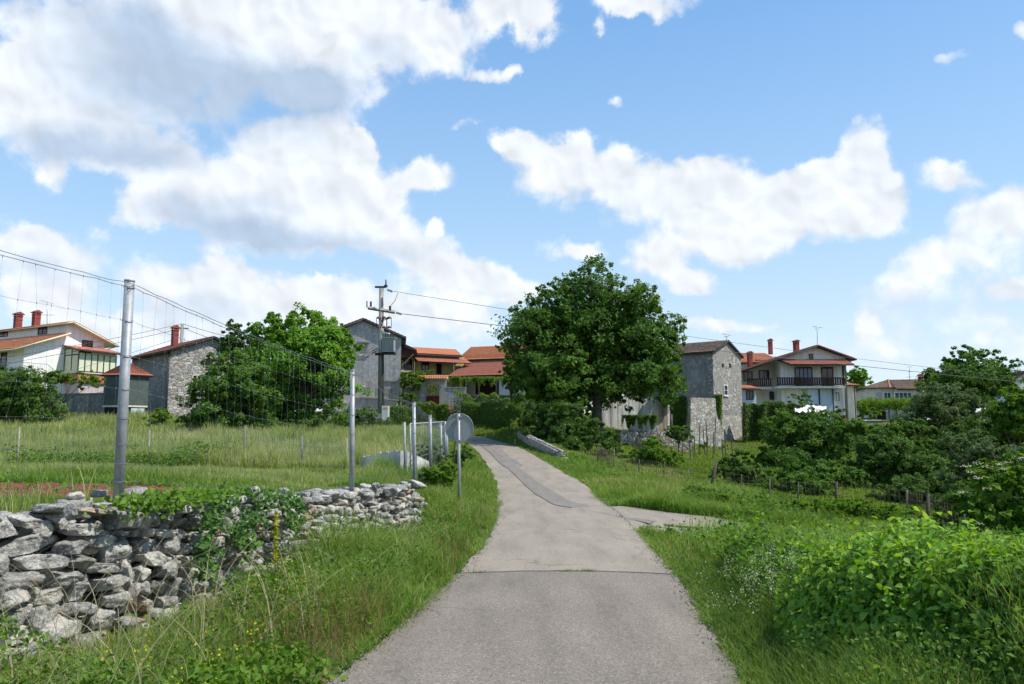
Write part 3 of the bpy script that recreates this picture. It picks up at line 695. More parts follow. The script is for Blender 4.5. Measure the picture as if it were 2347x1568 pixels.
def tree(name, label, cat, lobes_px, d, n, size, mat, base=None, r0=.18, group=None, seed=1, crown='crown', inner=.25, clump=.17, aspect=.55, per=45, dys=None, shape='diamond', trunk='trunk', upb=.5, depth=1.):
    """lobes_px: (u, v, ru, rv[, dy]) gives each lobe its real place, size and depth at distance d"""
    rs = np.random.RandomState(seed)
    lobes = [lob(q[0], q[1], q[2], q[3], d, rs, (q[4] if len(q) > 4 else rs.uniform(-.35, .35) * q[2] * d / F), depth) for q in lobes_px]
    cx = np.mean([l[0][0] for l in lobes]); cyy = np.mean([l[0][1] for l in lobes])
    if base is None: base = (cx, cyy)
    bz = float(zg(base[0], base[1])); t = thing(name, label, cat, (base[0], base[1], bz), group)
    if trunk: trunk_mesh(trunk, (base[0], base[1], bz), lobes, r0, M['bark'], t, rs)
    P, nb, rn = crown_pts(lobes, n, rs, clump, inner, per=per)
    P[:, 2] = np.maximum(P[:, 2], zg(P[:, 0], P[:, 1]) + .03)
    leaf_mesh(crown, P, size, mat, t, nb, rs, shape, aspect, rn, upb=upb)
    return t

def hedge_pts(path, h, wd, n, rs, rough=.18):
    """leaves over the top and both faces of a hedge that follows path [(x, y)], heights h at each point"""
    P = np.array(path, float); s = np.r_[0, np.cumsum(np.linalg.norm(np.diff(P, axis=0), axis=1))]
    t = rs.rand(n) * s[-1]; x = np.interp(t, s, P[:, 0]); y = np.interp(t, s, P[:, 1]); hh = np.interp(t, s, h)
    i = np.clip(np.searchsorted(s, t) - 1, 0, len(P) - 2); dv = unit(P[i + 1] - P[i]); nn = np.c_[dv[:, 1], -dv[:, 0]]
    a = rs.rand(n); o = np.where(a < .62, 1., np.where(a < .72, -1., rs.uniform(-1, 1, n))); q = np.where(a < .72, rs.rand(n), 1.)
    lump = rough * (np.sin(t * 2.3) + np.sin(t * 5.1 + 1) * .6 + np.sin(q * 7 + t * 3.) * .5)
    o2 = o * (wd / 2 + lump * .4 + rs.randn(n) * .06); z = zg(x, y) + np.clip(q * (hh + lump + rs.randn(n) * .07), .02, None)
    nb = np.c_[nn * np.sign(o2)[:, None] * np.where(a < .72, 1., .1)[:, None], np.where(a < .72, .2, 1.)]
    return np.c_[x + nn[:, 0] * o2, y + nn[:, 1] * o2, z], nb

def blades(name, P, h, w, yaw, bend, seg, mat, rnd, label, kindlabel=None):
    n = len(P); t = np.linspace(0, 1, seg + 1)
    f = np.c_[np.cos(yaw), np.sin(yaw)]
    px = P[:, None, 0] + f[:, None, 0] * (bend * h)[:, None] * t[None] ** 2
    py = P[:, None, 1] + f[:, None, 1] * (bend * h)[:, None] * t[None] ** 2
    pz = P[:, None, 2] + h[:, None] * (t[None] - np.clip(bend, 0, 1.2)[:, None] * .42 * t[None] ** 2.4)
    sa = yaw + np.pi / 2 + RS.uniform(-.9, .9, n); sv = np.c_[np.cos(sa), np.sin(sa)]
    ww = w[:, None] * .5 * (1 - t[None]) ** .6
    A_ = np.stack([px - sv[:, None, 0] * ww, py - sv[:, None, 1] * ww, pz], -1); B_ = np.stack([px + sv[:, None, 0] * ww, py + sv[:, None, 1] * ww, pz], -1)
    V = np.concatenate([A_[:, :seg], B_[:, :seg], A_[:, seg:]], 1)       # n x (2seg+1)
    T = []
    for i in range(seg - 1): T += [(i, seg + i, seg + i + 1), (i, seg + i + 1, i + 1)]
    T.append((seg - 1, 2 * seg - 1, 2 * seg)); T = np.array(T); k = 2 * seg + 1
    tri = (T[None] + (np.arange(n) * k)[:, None, None]).reshape(-1, 3)
    tt = np.tile(np.r_[t[:seg], t[:seg], 1.], n)
    o = np_mesh(name, V.reshape(-1, 3), tri, mat, None, {'rnd': np.repeat(rnd, k), 'tt': tt})
    return tag(o, label, kind='stuff')

def vnoise(x, y, s, seed=0):
    r = np.random.RandomState(seed); out = 0
    for k in range(6):
        a = r.uniform(0, 6.28); f = s * r.uniform(.5, 1.8); out = out + np.sin((x * math.cos(a) + y * math.sin(a)) * f + r.uniform(0, 6.28))
    return out / 2.4      # about -1..1

def sample(y0, y1, n, fx0, fx1, rs=RS, power=1.):
    """points with a density that falls with distance from the camera, between fx0(y) and fx1(y)"""
    y = y0 * (y1 / y0) ** rs.rand(n * 3)
    a = fx0(y); b = fx1(y); wd = np.clip(b - a, 0, None) / y
    keep = rs.rand(n * 3) < wd / (wd.max() + 1e-9); y = y[keep][:n]; a = fx0(y); b = fx1(y)
    x = a + (b - a) * rs.rand(len(y)); return x, y

rLx = lambda y: np.interp(y, eL[:, 1][:135], eL[:, 0][:135]); rRx = lambda y: np.interp(y, eR[:, 1][:135], eR[:, 0][:135])
def side_d(x, y): return near_line(x, y, SC, sh_, sz)[0]
FR = .70
def G_(name, x, y, h0, h1, w0, mat, label, bend=(.15, .7), seg=2, rnd=None, yaw=None, wk=.0011, hmul=None):
    n = len(x); d = np.hypot(x, y); h = RS.uniform(h0, h1, n) * (1 + .28 * vnoise(x, y, 1.1, 4) + .2 * vnoise(x, y, 3.1, 6))
    if hmul is not None: h = h * hmul
    wdt = np.maximum(w0, d * wk) * RS.uniform(.7, 1.3, n)
    if rnd is None: rnd = np.clip(.5 + .22 * vnoise(x, y, .5, 9) + .16 * vnoise(x, y, 1.9, 19) + .25 * RS.randn(n), 0, 1)
    if yaw is None: yaw = RS.uniform(0, 2 * np.pi, n)
    return blades(name, np.c_[x, y, zg(x, y) - .02], h, wdt, yaw, RS.uniform(*bend, n), seg, mat, rnd, label)

# left verge between road and wall
x, y = sample(2.6, 17, 60000, lambda y: wall_x(y) + .05, lambda y: rLx(y) - .02)
de = rLx(y) - x
hm = np.clip(de * 1.1 + .3, .3, 1.) * np.where(x < wall_x(y) + .8, np.interp(y, [3, 6.6, 7.9, 10, 12, 17], [.25, .3, 1.3, 1.4, .8, .6]), np.interp(y, [3, 6.4, 8, 10, 17], [.5, .55, 1.15, 1.15, .9])) * (1 + .3 * vnoise(x, y, 2.2, 77))
k = RS.rand(len(x)) < np.interp(y, [3, 6, 8], [.75, .8, 1]); x, y, de, hm = x[k], y[k], de[k], hm[k]
G_('grass', x, y, .2, .52, .006, M['grass'], 'tall green grass on the left verge below the dry stone wall', (.2, .95), 4, hmul=hm, wk=.0009)
x, y = sample(15, 60, 36000, lambda y: rLx(y) - 3.2, lambda y: rLx(y) - .03)
G_('grass', x, y, .3, .6, .006, M['grass'], 'long grass along the far left edge of the lane', (.2, .8), 2, hmul=np.clip((rLx(y) - x) * .9 + .25, .25, 1.), rnd=np.clip(.55 + .3 * vnoise(x, y, .9, 2) + .25 * RS.randn(len(x)), 0, 1))
# reddish dry stems near the left edge
x, y = sample(3, 26, 3000, lambda y: rLx(y) - .8, lambda y: rLx(y) - .02)
k = vnoise(x, y, 1.2, 31) > .1; x, y = x[k], y[k]
G_('dry_grass', x, y, .2, .5, .004, M['dry'], 'thin reddish dry stems at the edge of the lane', (.1, .5), 3, rnd=RS.rand(len(x)), wk=.0008)
# arching pale seed heads
x, y = sample(3.4, 14, 300, lambda y: wall_x(y) + .25, lambda y: rLx(y) - .45)
G_('seed_heads', x, y, .6, .95, .007, M['straw'], 'pale arching seed heads in the left verge', (.4, 1.15), 7, rnd=RS.rand(len(x)), yaw=RS.uniform(-3.14, 3.14, len(x)), wk=.0012)
# field behind the wall
x, y = sample(13.5, 58, 190000, lambda y: -FR * y - 1, lambda y: np.where(y < 18, wall_x(y) - .9, rLx(y) - 3.0))
hm = np.where(y < 21, .35, 1.); ux = CU + F * x / y; hm = np.where((ux > 815) & (ux < 945) & (y < 25.5), .13, hm); k = ~((y < 21) & (RS.rand(len(y)) < .35)); x, y, hm = x[k], y[k], hm[k]
G_('meadow_grass', x, y, .35, .75, .006, M['field'], 'tall seeding meadow grass filling the field on the left', (.1, .5), 2, hmul=hm)
x, y = sample(5.5, 15, 42000, lambda y: -FR * y - .6, lambda y: wall_x(y) - .55)
inb = (x > -10.5) & (x < -3.6) & (y > 8.6) & (y < 11.9); k = ~(inb & (RS.rand(len(x)) < .992)); x, y = x[k], y[k]
G_('field_grass', x, y, .1, .32, .005, M['grass'], 'short mixed grass round the red soil bed', (.2, .9), 3, hmul=np.where(y < 8.6, .42, .75))
x, y = sample(2.2, 7, 1400, lambda y: -FR * y - .6, lambda y: wall_x(y) - .6)
G_('field_grass', x, y, .35, .8, .004, M['field'], 'thin tall grass standing just behind the wall', (.1, .5), 4)
# right verge and bank
x, y = sample(2.4, 15, 75000, lambda y: rRx(y) + .02, lambda y: np.minimum(rRx(y) + 2.1, FR * y + .5))
k = (side_d(x, y) > .03) & (RS.rand(len(x)) < np.clip((np.where(y < 6.5, 1.0, 1.45) - (x - rRx(y))) / .7, .14, 1)); x, y = x[k], y[k]
de = x - rRx(y)
G_('grass', x, y, .2, .5, .005, M['grass'], 'fresh green grass on the right verge beside the lane', (.15, .8), 4, hmul=np.clip(de * 1.1 + .3, .3, 1.) * np.clip(2.3 - de * .75, .8, 1) * np.where(y > 7, .72, 1), rnd=np.clip(.45 + .3 * vnoise(x, y, 1.2, 12) + .24 * RS.randn(len(x)), 0, .985), wk=.0009)
x, y = sample(14, 62, 90000, lambda y: rRx(y) + .03, lambda y: np.minimum(rRx(y) + 6, FR * y + .5))
k = side_d(x, y) > .05; x, y = x[k], y[k]
G_('grass', x, y, .2, .5, .006, M['grass'], 'grassy bank falling from the lane to the garden fence', (.15, .8), 2, hmul=np.clip((x - rRx(y)) * .6 + .35, .3, 1.) * np.where(y > 35, .6, 1), rnd=np.clip(.62 + .25 * vnoise(x, y, .5, 12) + .2 * RS.randn(len(x)), 0, .98))
x, y = sample(14, 66, 110000, lambda y: rRx(y) + 5, lambda y: FR * y + 1)
x2_, y2_ = sample(64, 84, 26000, lambda y: -.2 * y, lambda y: FR * y); k = near_line(x2_, y2_, rc, rh, rz)[0] > .15; x = np.r_[x, x2_[k]]; y = np.r_[y, y2_[k]]
x2_, y2_ = sample(57, 73, 16000, lambda y: -.3 * y, lambda y: .1 * y); k = near_line(x2_, y2_, rc, rh, rz)[0] > .15; x = np.r_[x, x2_[k]]; y = np.r_[y, y2_[k]]
G_('garden_grass', x, y, .08, .26, .006, M['garden'], 'low bright grass of the sloping garden below the tower', (.1, .6), 2)
# little weeds in the joint and on the side lane
wx = np.r_[RS.uniform(.55, 1.05, 260), RS.uniform(-.5, -.35, 20), RS.uniform(2.9, 3.6, 500), RS.uniform(2.5, 2.8, 120)]; wy = np.r_[np.full(280, ym[kj]) + RS.randn(280) * .02, RS.uniform(14.7, 15.4, 500), RS.uniform(15.1, 15.4, 120)]
wy[280:780] = 18.2 - .93 * wx[280:780] + RS.randn(500) * .07
P = np.c_[wx, wy, np.full(len(wx), .0)]
blades('weeds', P, RS.uniform(.03, .09, len(wx)), np.full(len(wx), .012), RS.uniform(0, 6.28, len(wx)), RS.uniform(.3, 1.2, len(wx)), 2, M['grass'], RS.uniform(.2, .8, len(wx)), 'small weeds growing in the cracks of the lane')

# short blades that creep over both road edges, and a gritty dry fringe
for lx_, nm in ((lambda y: rLx(y) - .02, 'left'), (lambda y: rRx(y) + .02, 'right')):
    y = 2.8 * (40 / 2.8) ** RS.rand(9000); x = lx_(y) + RS.randn(len(y)) * .055 * (1 + .5 * vnoise(y, y * 0, 2., 5)); k = (side_d(x, y) > .02) & (vnoise(x * 0, y, 1.7, 3 if nm == 'left' else 8) > -.9); x, y = x[k], y[k]
    G_('edge_grass', x, y, .05, .18, .005, M['grass'], 'short ragged grass creeping over the %s edge of the lane' % nm, (.4, 1.2), 3, rnd=np.clip(.5 + .3 * RS.randn(len(x)), 0, 1))
# weedy dark strip across the meadow, weeds on the soil, broad weeds in the right verge
def weeds(n, y0, y1, fa, fb, h, size, mat, label, thr=-9, f=1., seed=3, sh='heart'):
    x, y = sample(y0, y1, n, fa, fb); k = (vnoise(x, y, f, seed) > thr) & (side_d(x, y) > .12); x, y = x[k], y[k]
    z = zg(x, y) + h * RS.rand(len(x)) ** .8 * (1 + .4 * vnoise(x, y, f * 2, seed + 1))
    return tag(leaf_mesh('weeds', np.c_[x, y, z], size, mat, None, None, RS, sh, .6, RS.rand(len(x)), upb=.7), label, kind='stuff')
weeds(26000, 19.8, 23.5, lambda y: -FR * y - 1, lambda y: np.minimum(rLx(y) - 3.4, -2.9 + 0 * y), .5, .06, M['midleaf'], 'dark leafy weeds in a strip along the low field fence', -.1, 1.2)
weeds(700, 8.6, 12., lambda y: -10.5 + 0 * y, lambda y: -3.5 + 0 * y, .12, .05, M['freshleaf'], 'small seedlings on the red soil bed')
weeds(15000, 3., 15., lambda y: rRx(y) + .25, lambda y: np.minimum(rRx(y) + 2.4, FR * y + .4), .45, .032, M['midleaf'], 'small leaved weeds mixed into the right verge', -.2, 1.6, 17, 'diamond')
weeds(9000, 3., 12., lambda y: rRx(y) + .5, lambda y: np.minimum(rRx(y) + 2.6, FR * y + .4), .4, .05, M['vine'], 'creeper shoots reaching into the right verge', .0, 1.3, 23)
weeds(13000, 3.4, 16., lambda y: wall_x(y) + np.interp(y, [6.5, 7.5], [.9, .15]), lambda y: rLx(y) - .25, .35, .04, M['midleaf'], 'small leaved weeds mixed into the left verge', .05, 1.4, 29, 'diamond')
weeds(12000, 15, 40, lambda y: rRx(y) + .8, lambda y: rRx(y) + 6, .4, .08, M['midleaf'], 'dark weeds on the bank between lane and garden fence', .15, .7, 33)
weeds(14000, 3., 16., lambda y: wall_x(y) + np.interp(y, [6.5, 7.5], [.9, .15]), lambda y: rLx(y) - .3, .5, .03, M['freshleaf'], 'fresh fine leaved herbs filling the left verge', -.3, 1.1, 37, 'diamond')
# loose grit that gathers along both edges and in the joint
V1, T1 = ico(1); gy_ = 3. * (22 / 3.) ** RS.rand(2600); lf_ = RS.rand(2600) < .5; gx_ = np.where(lf_, rLx(gy_) + np.abs(RS.randn(2600)) * .07 - .02, rRx(gy_) - np.abs(RS.randn(2600)) * .07 + .02)
gs_ = RS.uniform(.002, .007, 2600) * (1 + gy_ * .03); GV = (V1[None] * gs_[:, None, None] * RS.uniform(.6, 1.2, (2600, 1, 3)) + np.c_[gx_, gy_, np.full(2600, .012)][:, None, :]).reshape(-1, 3)
tag(np_mesh('gravel', GV, (T1[None] + (np.arange(2600) * len(V1))[:, None, None]).reshape(-1, 3), M['lime']), 'loose grit along the crumbling edges of the lane', kind='stuff')
# creeper mound over the right bank
def mound(x, y):
    e = np.clip((x - rRx(y) - np.where(y < 6.5, .4, .4) - .25 * vnoise(x, y, 1.5, 55)) / .8, 0, 1) * np.clip((19 - y) / 3.5, 0, 1) 
    near = np.exp(-((y - 5.) / 2.6) ** 2) * np.clip((x - 2.3) / 1.1, 0, 1)
    return sst(e) * (.33 + .012 * np.clip(y, 0, 16) + .15 * vnoise(x, y, 1.3, 21) + .12 * vnoise(x, y, 3.2, 22) + .06 * vnoise(x, y, 7.5, 24)) + .1 * near
x, y = sample(2.6, 19, 150000, lambda y: rRx(y) + .4, lambda y: np.minimum(FR * y + .9, rRx(y) + 10))
kk = side_d(x, y) > .25; x, y = x[kk], y[kk]
hh = mound(x, y); k = hh > .08; x, y, hh = x[k], y[k], hh[k]
cap = 1.6 - .124 * np.hypot(x * .35, y) - zg(x, y) + .04 * vnoise(x, y, 3., 71); hh = np.where(hh > cap, cap + .12 * (hh - cap), hh); hh = np.maximum(hh, .1)
z = zg(x, y) + hh * np.where(RS.rand(len(x)) < .72, 1, RS.uniform(.3, 1, len(x))) + RS.randn(len(x)) * (.045 + .05 * (vnoise(x, y, 4., 61) > .2))
e_ = .15; gxn = (mound(x + e_, y) - mound(x - e_, y)) / (2 * e_); gyn = (mound(x, y + e_) - mound(x, y - e_)) / (2 * e_)
d = np.hypot(x, y)
brt = np.clip(.46 + .26 * vnoise(x, y, .9, 41) + .12 * vnoise(x, y, 4.5, 43) + .26 * RS.randn(len(x)), 0, 1)
o = leaf_mesh('creeper', np.c_[x, y, z], np.clip(.03 + d * .0022, .034, .07) * (1 + .35 * (RS.rand(len(x)) < .15)), M['vine'], None, np.c_[-gxn, -gyn, np.ones(len(x))], RS, 'heart', .85, brt, upb=.3)
tag(o, 'thick mat of bright green creeper leaves over the right bank', kind='stuff')
x, y = sample(2.6, 17, 40000, lambda y: rRx(y) + .6, lambda y: np.minimum(FR * y + .9, rRx(y) + 9)); hh = mound(x, y); cap = 1.7 - .118 * np.hypot(x * .35, y) - zg(x, y); hh = np.minimum(hh, np.maximum(cap, .1)); k = (hh > .08) & (vnoise(x, y, 1.1, 91) > .05) & (side_d(x, y) > .25); x, y, hh = x[k], y[k], hh[k]
tag(leaf_mesh('ivy', np.c_[x, y, zg(x, y) + hh * RS.uniform(.75, 1.1, len(x)) + RS.rand(len(x)) * .08], .03, M['midleaf'], None, None, RS, 'diamond', .5, RS.rand(len(x)), upb=.6), 'narrow leaved dark undergrowth woven through the creeper', kind='stuff')
x2, y2 = sample(2.6, 16, 27000, lambda y: rRx(y) + 1., lambda y: np.minimum(FR * y + .9, rRx(y) + 8))
hh = mound(x2, y2); k = hh > .15; x2, y2, hh = x2[k], y2[k], hh[k]
blades('bank_grass', np.c_[x2, y2, zg(x2, y2) + np.minimum(hh, np.maximum(1.5 - .118 * np.hypot(x2 * .35, y2) - zg(x2, y2), .1)) * .6], RS.uniform(.25, .5, len(x2)), np.full(len(x2), .007), RS.uniform(0, 6.28, len(x2)), RS.uniform(.1, .8, len(x2)), 4, M['grass'], RS.uniform(.3, 1, len(x2)), 'single grass blades poking out of the creeper')

def sprigs(name, x, y, zb, zt, n, size, mat, label, spread=.05, stem=True):
    P = []; 
    for i in range(len(x)):
        t = RS.rand(n); a = RS.randn(n, 3) * spread; a[:, 2] *= .3
        P.append(np.c_[x[i] + a[:, 0], y[i] + a[:, 1], zb[i] + (zt[i] - zb[i]) * (.35 + .65 * t) + a[:, 2]])
    P = np.concatenate(P)
    o = leaf_mesh(name, P, size, mat, None, None, RS, 'diamond', .9, RS.rand(len(P)))
    return tag(o, label, kind='stuff')
# white bedstraw in the right verge
fx = np.r_[RS.normal(2.75, .28, 60), RS.normal(2.3, .2, 14), RS.normal(3.3, .3, 14)]; fy = np.r_[RS.normal(7.2, .6, 60), RS.normal(7.9, .4, 14), RS.normal(6.6, .5, 14)]
fz = zg(fx, fy); sprigs('white_flowers', fx, fy, fz + .1, fz + RS.uniform(.3, .55, len(fx)), 34, .012, M['white_fl'], 'frothy white flower heads in the right verge', .035)
fx = RS.normal(2.95, .16, 9); fy = RS.normal(6.2, .12, 9); fz = zg(fx, fy); sprigs('yellow_flowers', fx, fy, fz + .3, fz + .38, 5, .022, M['yellow_fl'], 'a few small yellow flowers in the right verge', .03)
fx = np.r_[RS.normal(-1.95, .3, 14), RS.normal(-2.1, .15, 16)]; fy = np.r_[RS.normal(5., .5, 14), RS.normal(7.3, .25, 16)]; fz = zg(fx, fy)
sprigs('yellow_flowers', fx, fy, fz + .15, fz + RS.uniform(.3, .5, len(fx)), 14, .016, M['yellow_fl'], 'yellow green flower spikes at the foot of the wall', .03)
# broad weeds in the left verge and creeping over the top of the wall
def weed_patch(name, cx, cy, r, n, size, mat, label, h=.3, kind='stuff'):
    a = RS.randn(n, 2) * r * .5; x = cx + a[:, 0]; y = cy + a[:, 1]; z = zg(x, y) + h * RS.rand(n) ** .7 * np.exp(-(a ** 2).sum(1) / r ** 2)
    return leaf_mesh(name, np.c_[x, y, z], size, mat, None, None, RS, 'heart', .6, RS.rand(n), upb=.8)
PW = []
for cx, cy, r, n, h in ((-1.75,5.,.35,700,.28),(-2.2,7.3,.3,500,.35),(-1.35,4.1,.35,700,.22),(-1.5,7.2,.4,300,.2),(-1.2,3.6,.25,300,.15),(-1.5,5.6,.3,300,.25)):
    a = RS.randn(n, 2) * r * .5; x = cx + a[:, 0]; y = cy + a[:, 1]; PW.append(np.c_[x, y, zg(x, y) + h * RS.rand(n) ** .7])
o = leaf_mesh('weeds', np.concatenate(PW), .055, M['freshleaf'], None, None, RS, 'heart', .6, None, upb=.8); tag(o, 'broad leaved green weeds along the foot of the wall', kind='stuff')
# ------------------------------------------------------------------ stones
ICO3 = ico(4); ICO2 = ico(2); ICOM = ico(3)
def stone(V0, dims, rs, facets=9):
    V = V0.copy()
    # a boxy stone: axis planes with jitter plus a few odd cuts
    for a in range(3):
        for s in (-1, 1):
            n = np.zeros(3); n[a] = s; n = unit(n + rs.randn(3) * .16); h = rs.uniform(.58, .74)
            V = V - np.maximum(V @ n - h, 0)[:, None] * n * .96
    for _ in range(facets - 6 + rs.randint(0, 3)):
        n = unit(rs.randn(3)); h = rs.uniform(.62, .85); V = V - np.maximum(V @ n - h, 0)[:, None] * n * .9
    p = V0 * 2.2 + rs.uniform(0, 9, 3)
    dsp = .055 * (np.sin(p[:, 0] * 2.1 + np.sin(p[:, 1] * 3)) + np.sin(p[:, 1] * 2.7 + p[:, 2] * 1.4)) + .032 * np.sin(p @ np.array([5.1, 6.3, 4.7])) + .024 * np.sin(p @ np.array([-9.1, 7.3, 11.7]) + 2 * np.sin(p[:, 0] * 6))
    V = V * (1 + dsp)[:, None]
    return V * (np.array(dims) / 1.32)
class Stones:
    def __init__(s): s.V = []; s.T = []; s.r = []; s.n = 0
    def put(s, base, c, dims, yaw, tilt, rs, rnd=None):
        V = stone(base[0], dims, rs); ct, st = math.cos(tilt), math.sin(tilt)
        V = np.c_[V[:, 0] * ct - V[:, 2] * st, V[:, 1], V[:, 0] * st + V[:, 2] * ct]
        r2 = rs.uniform(-.18, .18); V = np.c_[V[:, 0], V[:, 1] * math.cos(r2) - V[:, 2] * math.sin(r2), V[:, 1] * math.sin(r2) + V[:, 2] * math.cos(r2)]
        ca, sa = math.cos(yaw), math.sin(yaw)
        V = np.c_[V[:, 0] * ca - V[:, 1] * sa, V[:, 0] * sa + V[:, 1] * ca, V[:, 2]] + np.array(c)
        s.V.append(V); s.T.append(base[1] + s.n); s.n += len(V); s.r.append(np.full(len(V), rs.rand() if rnd is None else rnd))
    def build(s, name, mat, parent=None, loc=None):
        return np_mesh(name, np.concatenate(s.V), np.concatenate(s.T), mat, parent, {'rnd': np.concatenate(s.r)}, smooth=True, loc=loc)

WP = resamp(WALLF[1:], 400); WS = np.r_[0, np.cumsum(np.linalg.norm(np.diff(WP, axis=0), axis=1))]
wtop = lambda y: np.interp(y, [1., 4.4, 6.6, 9.5, 12, 14.4, 15.6], [1.26, 1.17, 1.13, .96, .86, .78, .45])
def wpt(s):
    x = np.interp(s, WS, WP[:, 0]); y = np.interp(s, WS, WP[:, 1]); i = min(max(int(np.searchsorted(WS, s)), 1), len(WS) - 1)
    t = unit(WP[i] - WP[i - 1]); return np.array([x, y]), t, np.array([t[1], -t[0]])
rs = np.random.RandomState(5); ST = Stones()
s_end = WS[-1] + .35; c = 0
zc = -.12
while zc < 1.35:
    hc = rs.uniform(.1, .165); s = 1.6 + rs.uniform(0, .3)
    while s < s_end:
        big = rs.rand() < .35 and s < 6.5
        near = s < 5.5
        L_ = rs.uniform(.2, .46) * (1.4 if big else 1) * (1.08 if near else .82); hh = hc * rs.uniform(.85, 1.3) * (1.4 if big else 1)
        if rs.rand() < .12: L_, hh = L_ * .55, hh * 1.5
        p, t, n = wpt(s + L_ / 2); zb = .06 * math.sin(s * 1.7) + .05 * math.sin(s * 3.3 + 1)
        g0 = float(zg(p[0] + .25, p[1])); zz = g0 + zc + hc / 2 + zb
        if zz - hh * .1 < wtop(p[1]):
            dep = rs.uniform(.3, .5); bat = -.14 * max(0, zz - g0) + rs.uniform(-.045, .045)
            q = p + n * (bat - dep / 2 + .12)
            ST.put(ICO3 if s < 7 else ICOM, (q[0], q[1], zz), (L_ / 2 * 1.07, dep / 2, hh / 2 * 1.12), math.atan2(t[1], t[0]) + rs.uniform(-.25, .25), rs.uniform(-.17, .17), rs)
            if rs.rand() < .95:
                q2 = p + n * (bat - dep * .3 - .06); ST.put(ICOM, (q2[0] + t[0] * L_ * .5, q2[1] + t[1] * L_ * .5, zz + rs.uniform(-.09, .09)), (rs.uniform(.12, .2), .16, rs.uniform(.07, .12)), rs.uniform(0, 6), rs.uniform(-.5, .5), rs)
        s += L_ * .84
    zc += hc * .84
# flat cap stones and loose rubble on the top
s = 1.6
while s < s_end:
    p, t, n = wpt(s); L_ = rs.uniform(.18, .5) * (1 if s < 6 else .8); z = wtop(p[1])
    for row in range(2):
        q = p + n * (-.16 - .22 * row + rs.uniform(-.06, .06)) ; hh = rs.uniform(.07, .2)
        ST.put(ICO3 if s < 7 else ICOM, (q[0], q[1], z + rs.uniform(-.05, .04)), (L_ / 2, rs.uniform(.14, .24), hh / 2), math.atan2(t[1], t[0]) + rs.uniform(-.5, .5), rs.uniform(-.25, .25), rs)
    if rs.rand() < .3:
        q = p + n * rs.uniform(-.45, -.1); ST.put(ICOM, (q[0], q[1], z + .1), (rs.uniform(.06, .13), rs.uniform(.05, .1), rs.uniform(.04, .09)), rs.uniform(0, 6), rs.uniform(-.6, .6), rs)
    s += L_ * .9
w0 = thing('dry_stone_wall', 'long dry stone wall of rough grey limestone along the left verge', 'wall', (-2.8, 7.5, 0))
ST.build('stones', M['lime'], w0)
mb = MB()                                  # wall core, coloured near black as the shade in the stone gaps
for i in range(24):
    s0, s1 = 1.4 + (s_end - 1.6) * i / 24, 1.4 + (s_end - 1.6) * (i + 1) / 24
    p, t, n = wpt(s0); p2, t2, n2 = wpt(s1); z0 = float(zg(p[0] + .2, p[1])) - .2; a = p - n * .16; b = p2 - n2 * .16; c1 = p - n * .55; d1 = p2 - n2 * .55; h1 = wtop(p[1]) - .1; h2 = wtop(p2[1]) - .1
    f = .12
    mb.hexa([(a[0], a[1], z0), (b[0], b[1], z0), (d1[0], d1[1], z0), (c1[0], c1[1], z0), (a[0] - n[0] * f, a[1] - n[1] * f, h1), (b[0] - n2[0] * f, b[1] - n2[1] * f, h2), (d1[0], d1[1], h2), (c1[0], c1[1], h1)])
mb.build('gap_shade_core', M['hearting'], w0)
# rocks standing loose on the wall
def rock(label, u, v, d, dims, yaw, tilt, seed, rnd):
    S = Stones(); c = PT(u, v, d); S.put(ICO3, tuple(c), dims, yaw, tilt, np.random.RandomState(seed), rnd)
    o = S.build('rock', M['lime'], None, loc=tuple(c)); tag(o, label, 'rock')
rock('upright grey rock standing on top of the wall near its left end', 163, 1172, 5.75, (.075, .08, .1), .4, .3, 3, .2)
rock('rounded dark grey boulder on the wall between two fence posts', 893, 1128, 12.9, (.17, .17, .16), .3, .1, 8, .05)
rock('pale angular boulder at the end of the wall behind the tall thin post', 955, 1112, 15.9, (.3, .25, .12), .8, -.25, 9, .8)

# ivy on the dry stone wall
def on_wall(u0, u1, v0, v1, n, rs):
    P = []
    for _ in range(n):
        u = rs.uniform(u0, u1); v = rs.uniform(v0, v1); d = np.interp(u, [0, 300, 560, 700, 1000], [5.2, 6.4, 8., 9.4, 15]); X = (u - CU) / F
        for _k in range(6): d = d * .5 + .5 * (wall_x(d) / X if X != 0 else d)
        c = PT(u, v, d); ztop = float(wtop(d)) + .04
        if c[2] > ztop: c = np.array([c[0] - min(.5, (c[2] - ztop) * 3), c[1], ztop + (c[2] - ztop) * .25 + .02])
        c[0] -= .12 * max(0, c[2] - .2) - .1
        P.append(c)
    return np.array(P)
def ivy(label, spots, per, size, mat, seed, name='ivy'):
    rs = np.random.RandomState(seed); P = []
    for u, v, ru, rv in spots:
        q = on_wall(-1, 1, -1, 1, 0, rs) if False else None
        a = rs.randn(per, 2) * .45; uu = u + a[:, 0] * ru; vv = v + a[:, 1] * rv
        for k in range(per):
            P.append(on_wall(uu[k], uu[k] + .1, vv[k], vv[k] + .1, 1, rs)[0])
    P = np.array(P) + rs.randn(len(P), 3) * .03; P[:, 0] += .04 + .05 * rs.rand(len(P))
    loc = P.mean(0); o = leaf_mesh(name, P, size, mat, None, np.tile([1., -.6, .4], (len(P), 1)), rs, 'heart', .8, None, loc=tuple(loc), upb=.3); tag(o, label, 'ivy')
    return o
ivy('dark ivy trailing down the middle of the dry stone wall in two tongues', [(450,1250,26,60),(440,1290,22,45),(530,1215,28,30),(500,1148,40,18),(560,1190,32,24),(545,1245,26,26),(470,1195,24,30)], 130, .04, M['ivyleaf'], 3)
ivy('bushy ivy clump topping the wall left of the second tall post', [(600,1138,40,22),(640,1152,36,32),(655,1190,22,28),(620,1118,46,14),(665,1150,16,34)], 150, .038, M['ivyleaf'], 4)
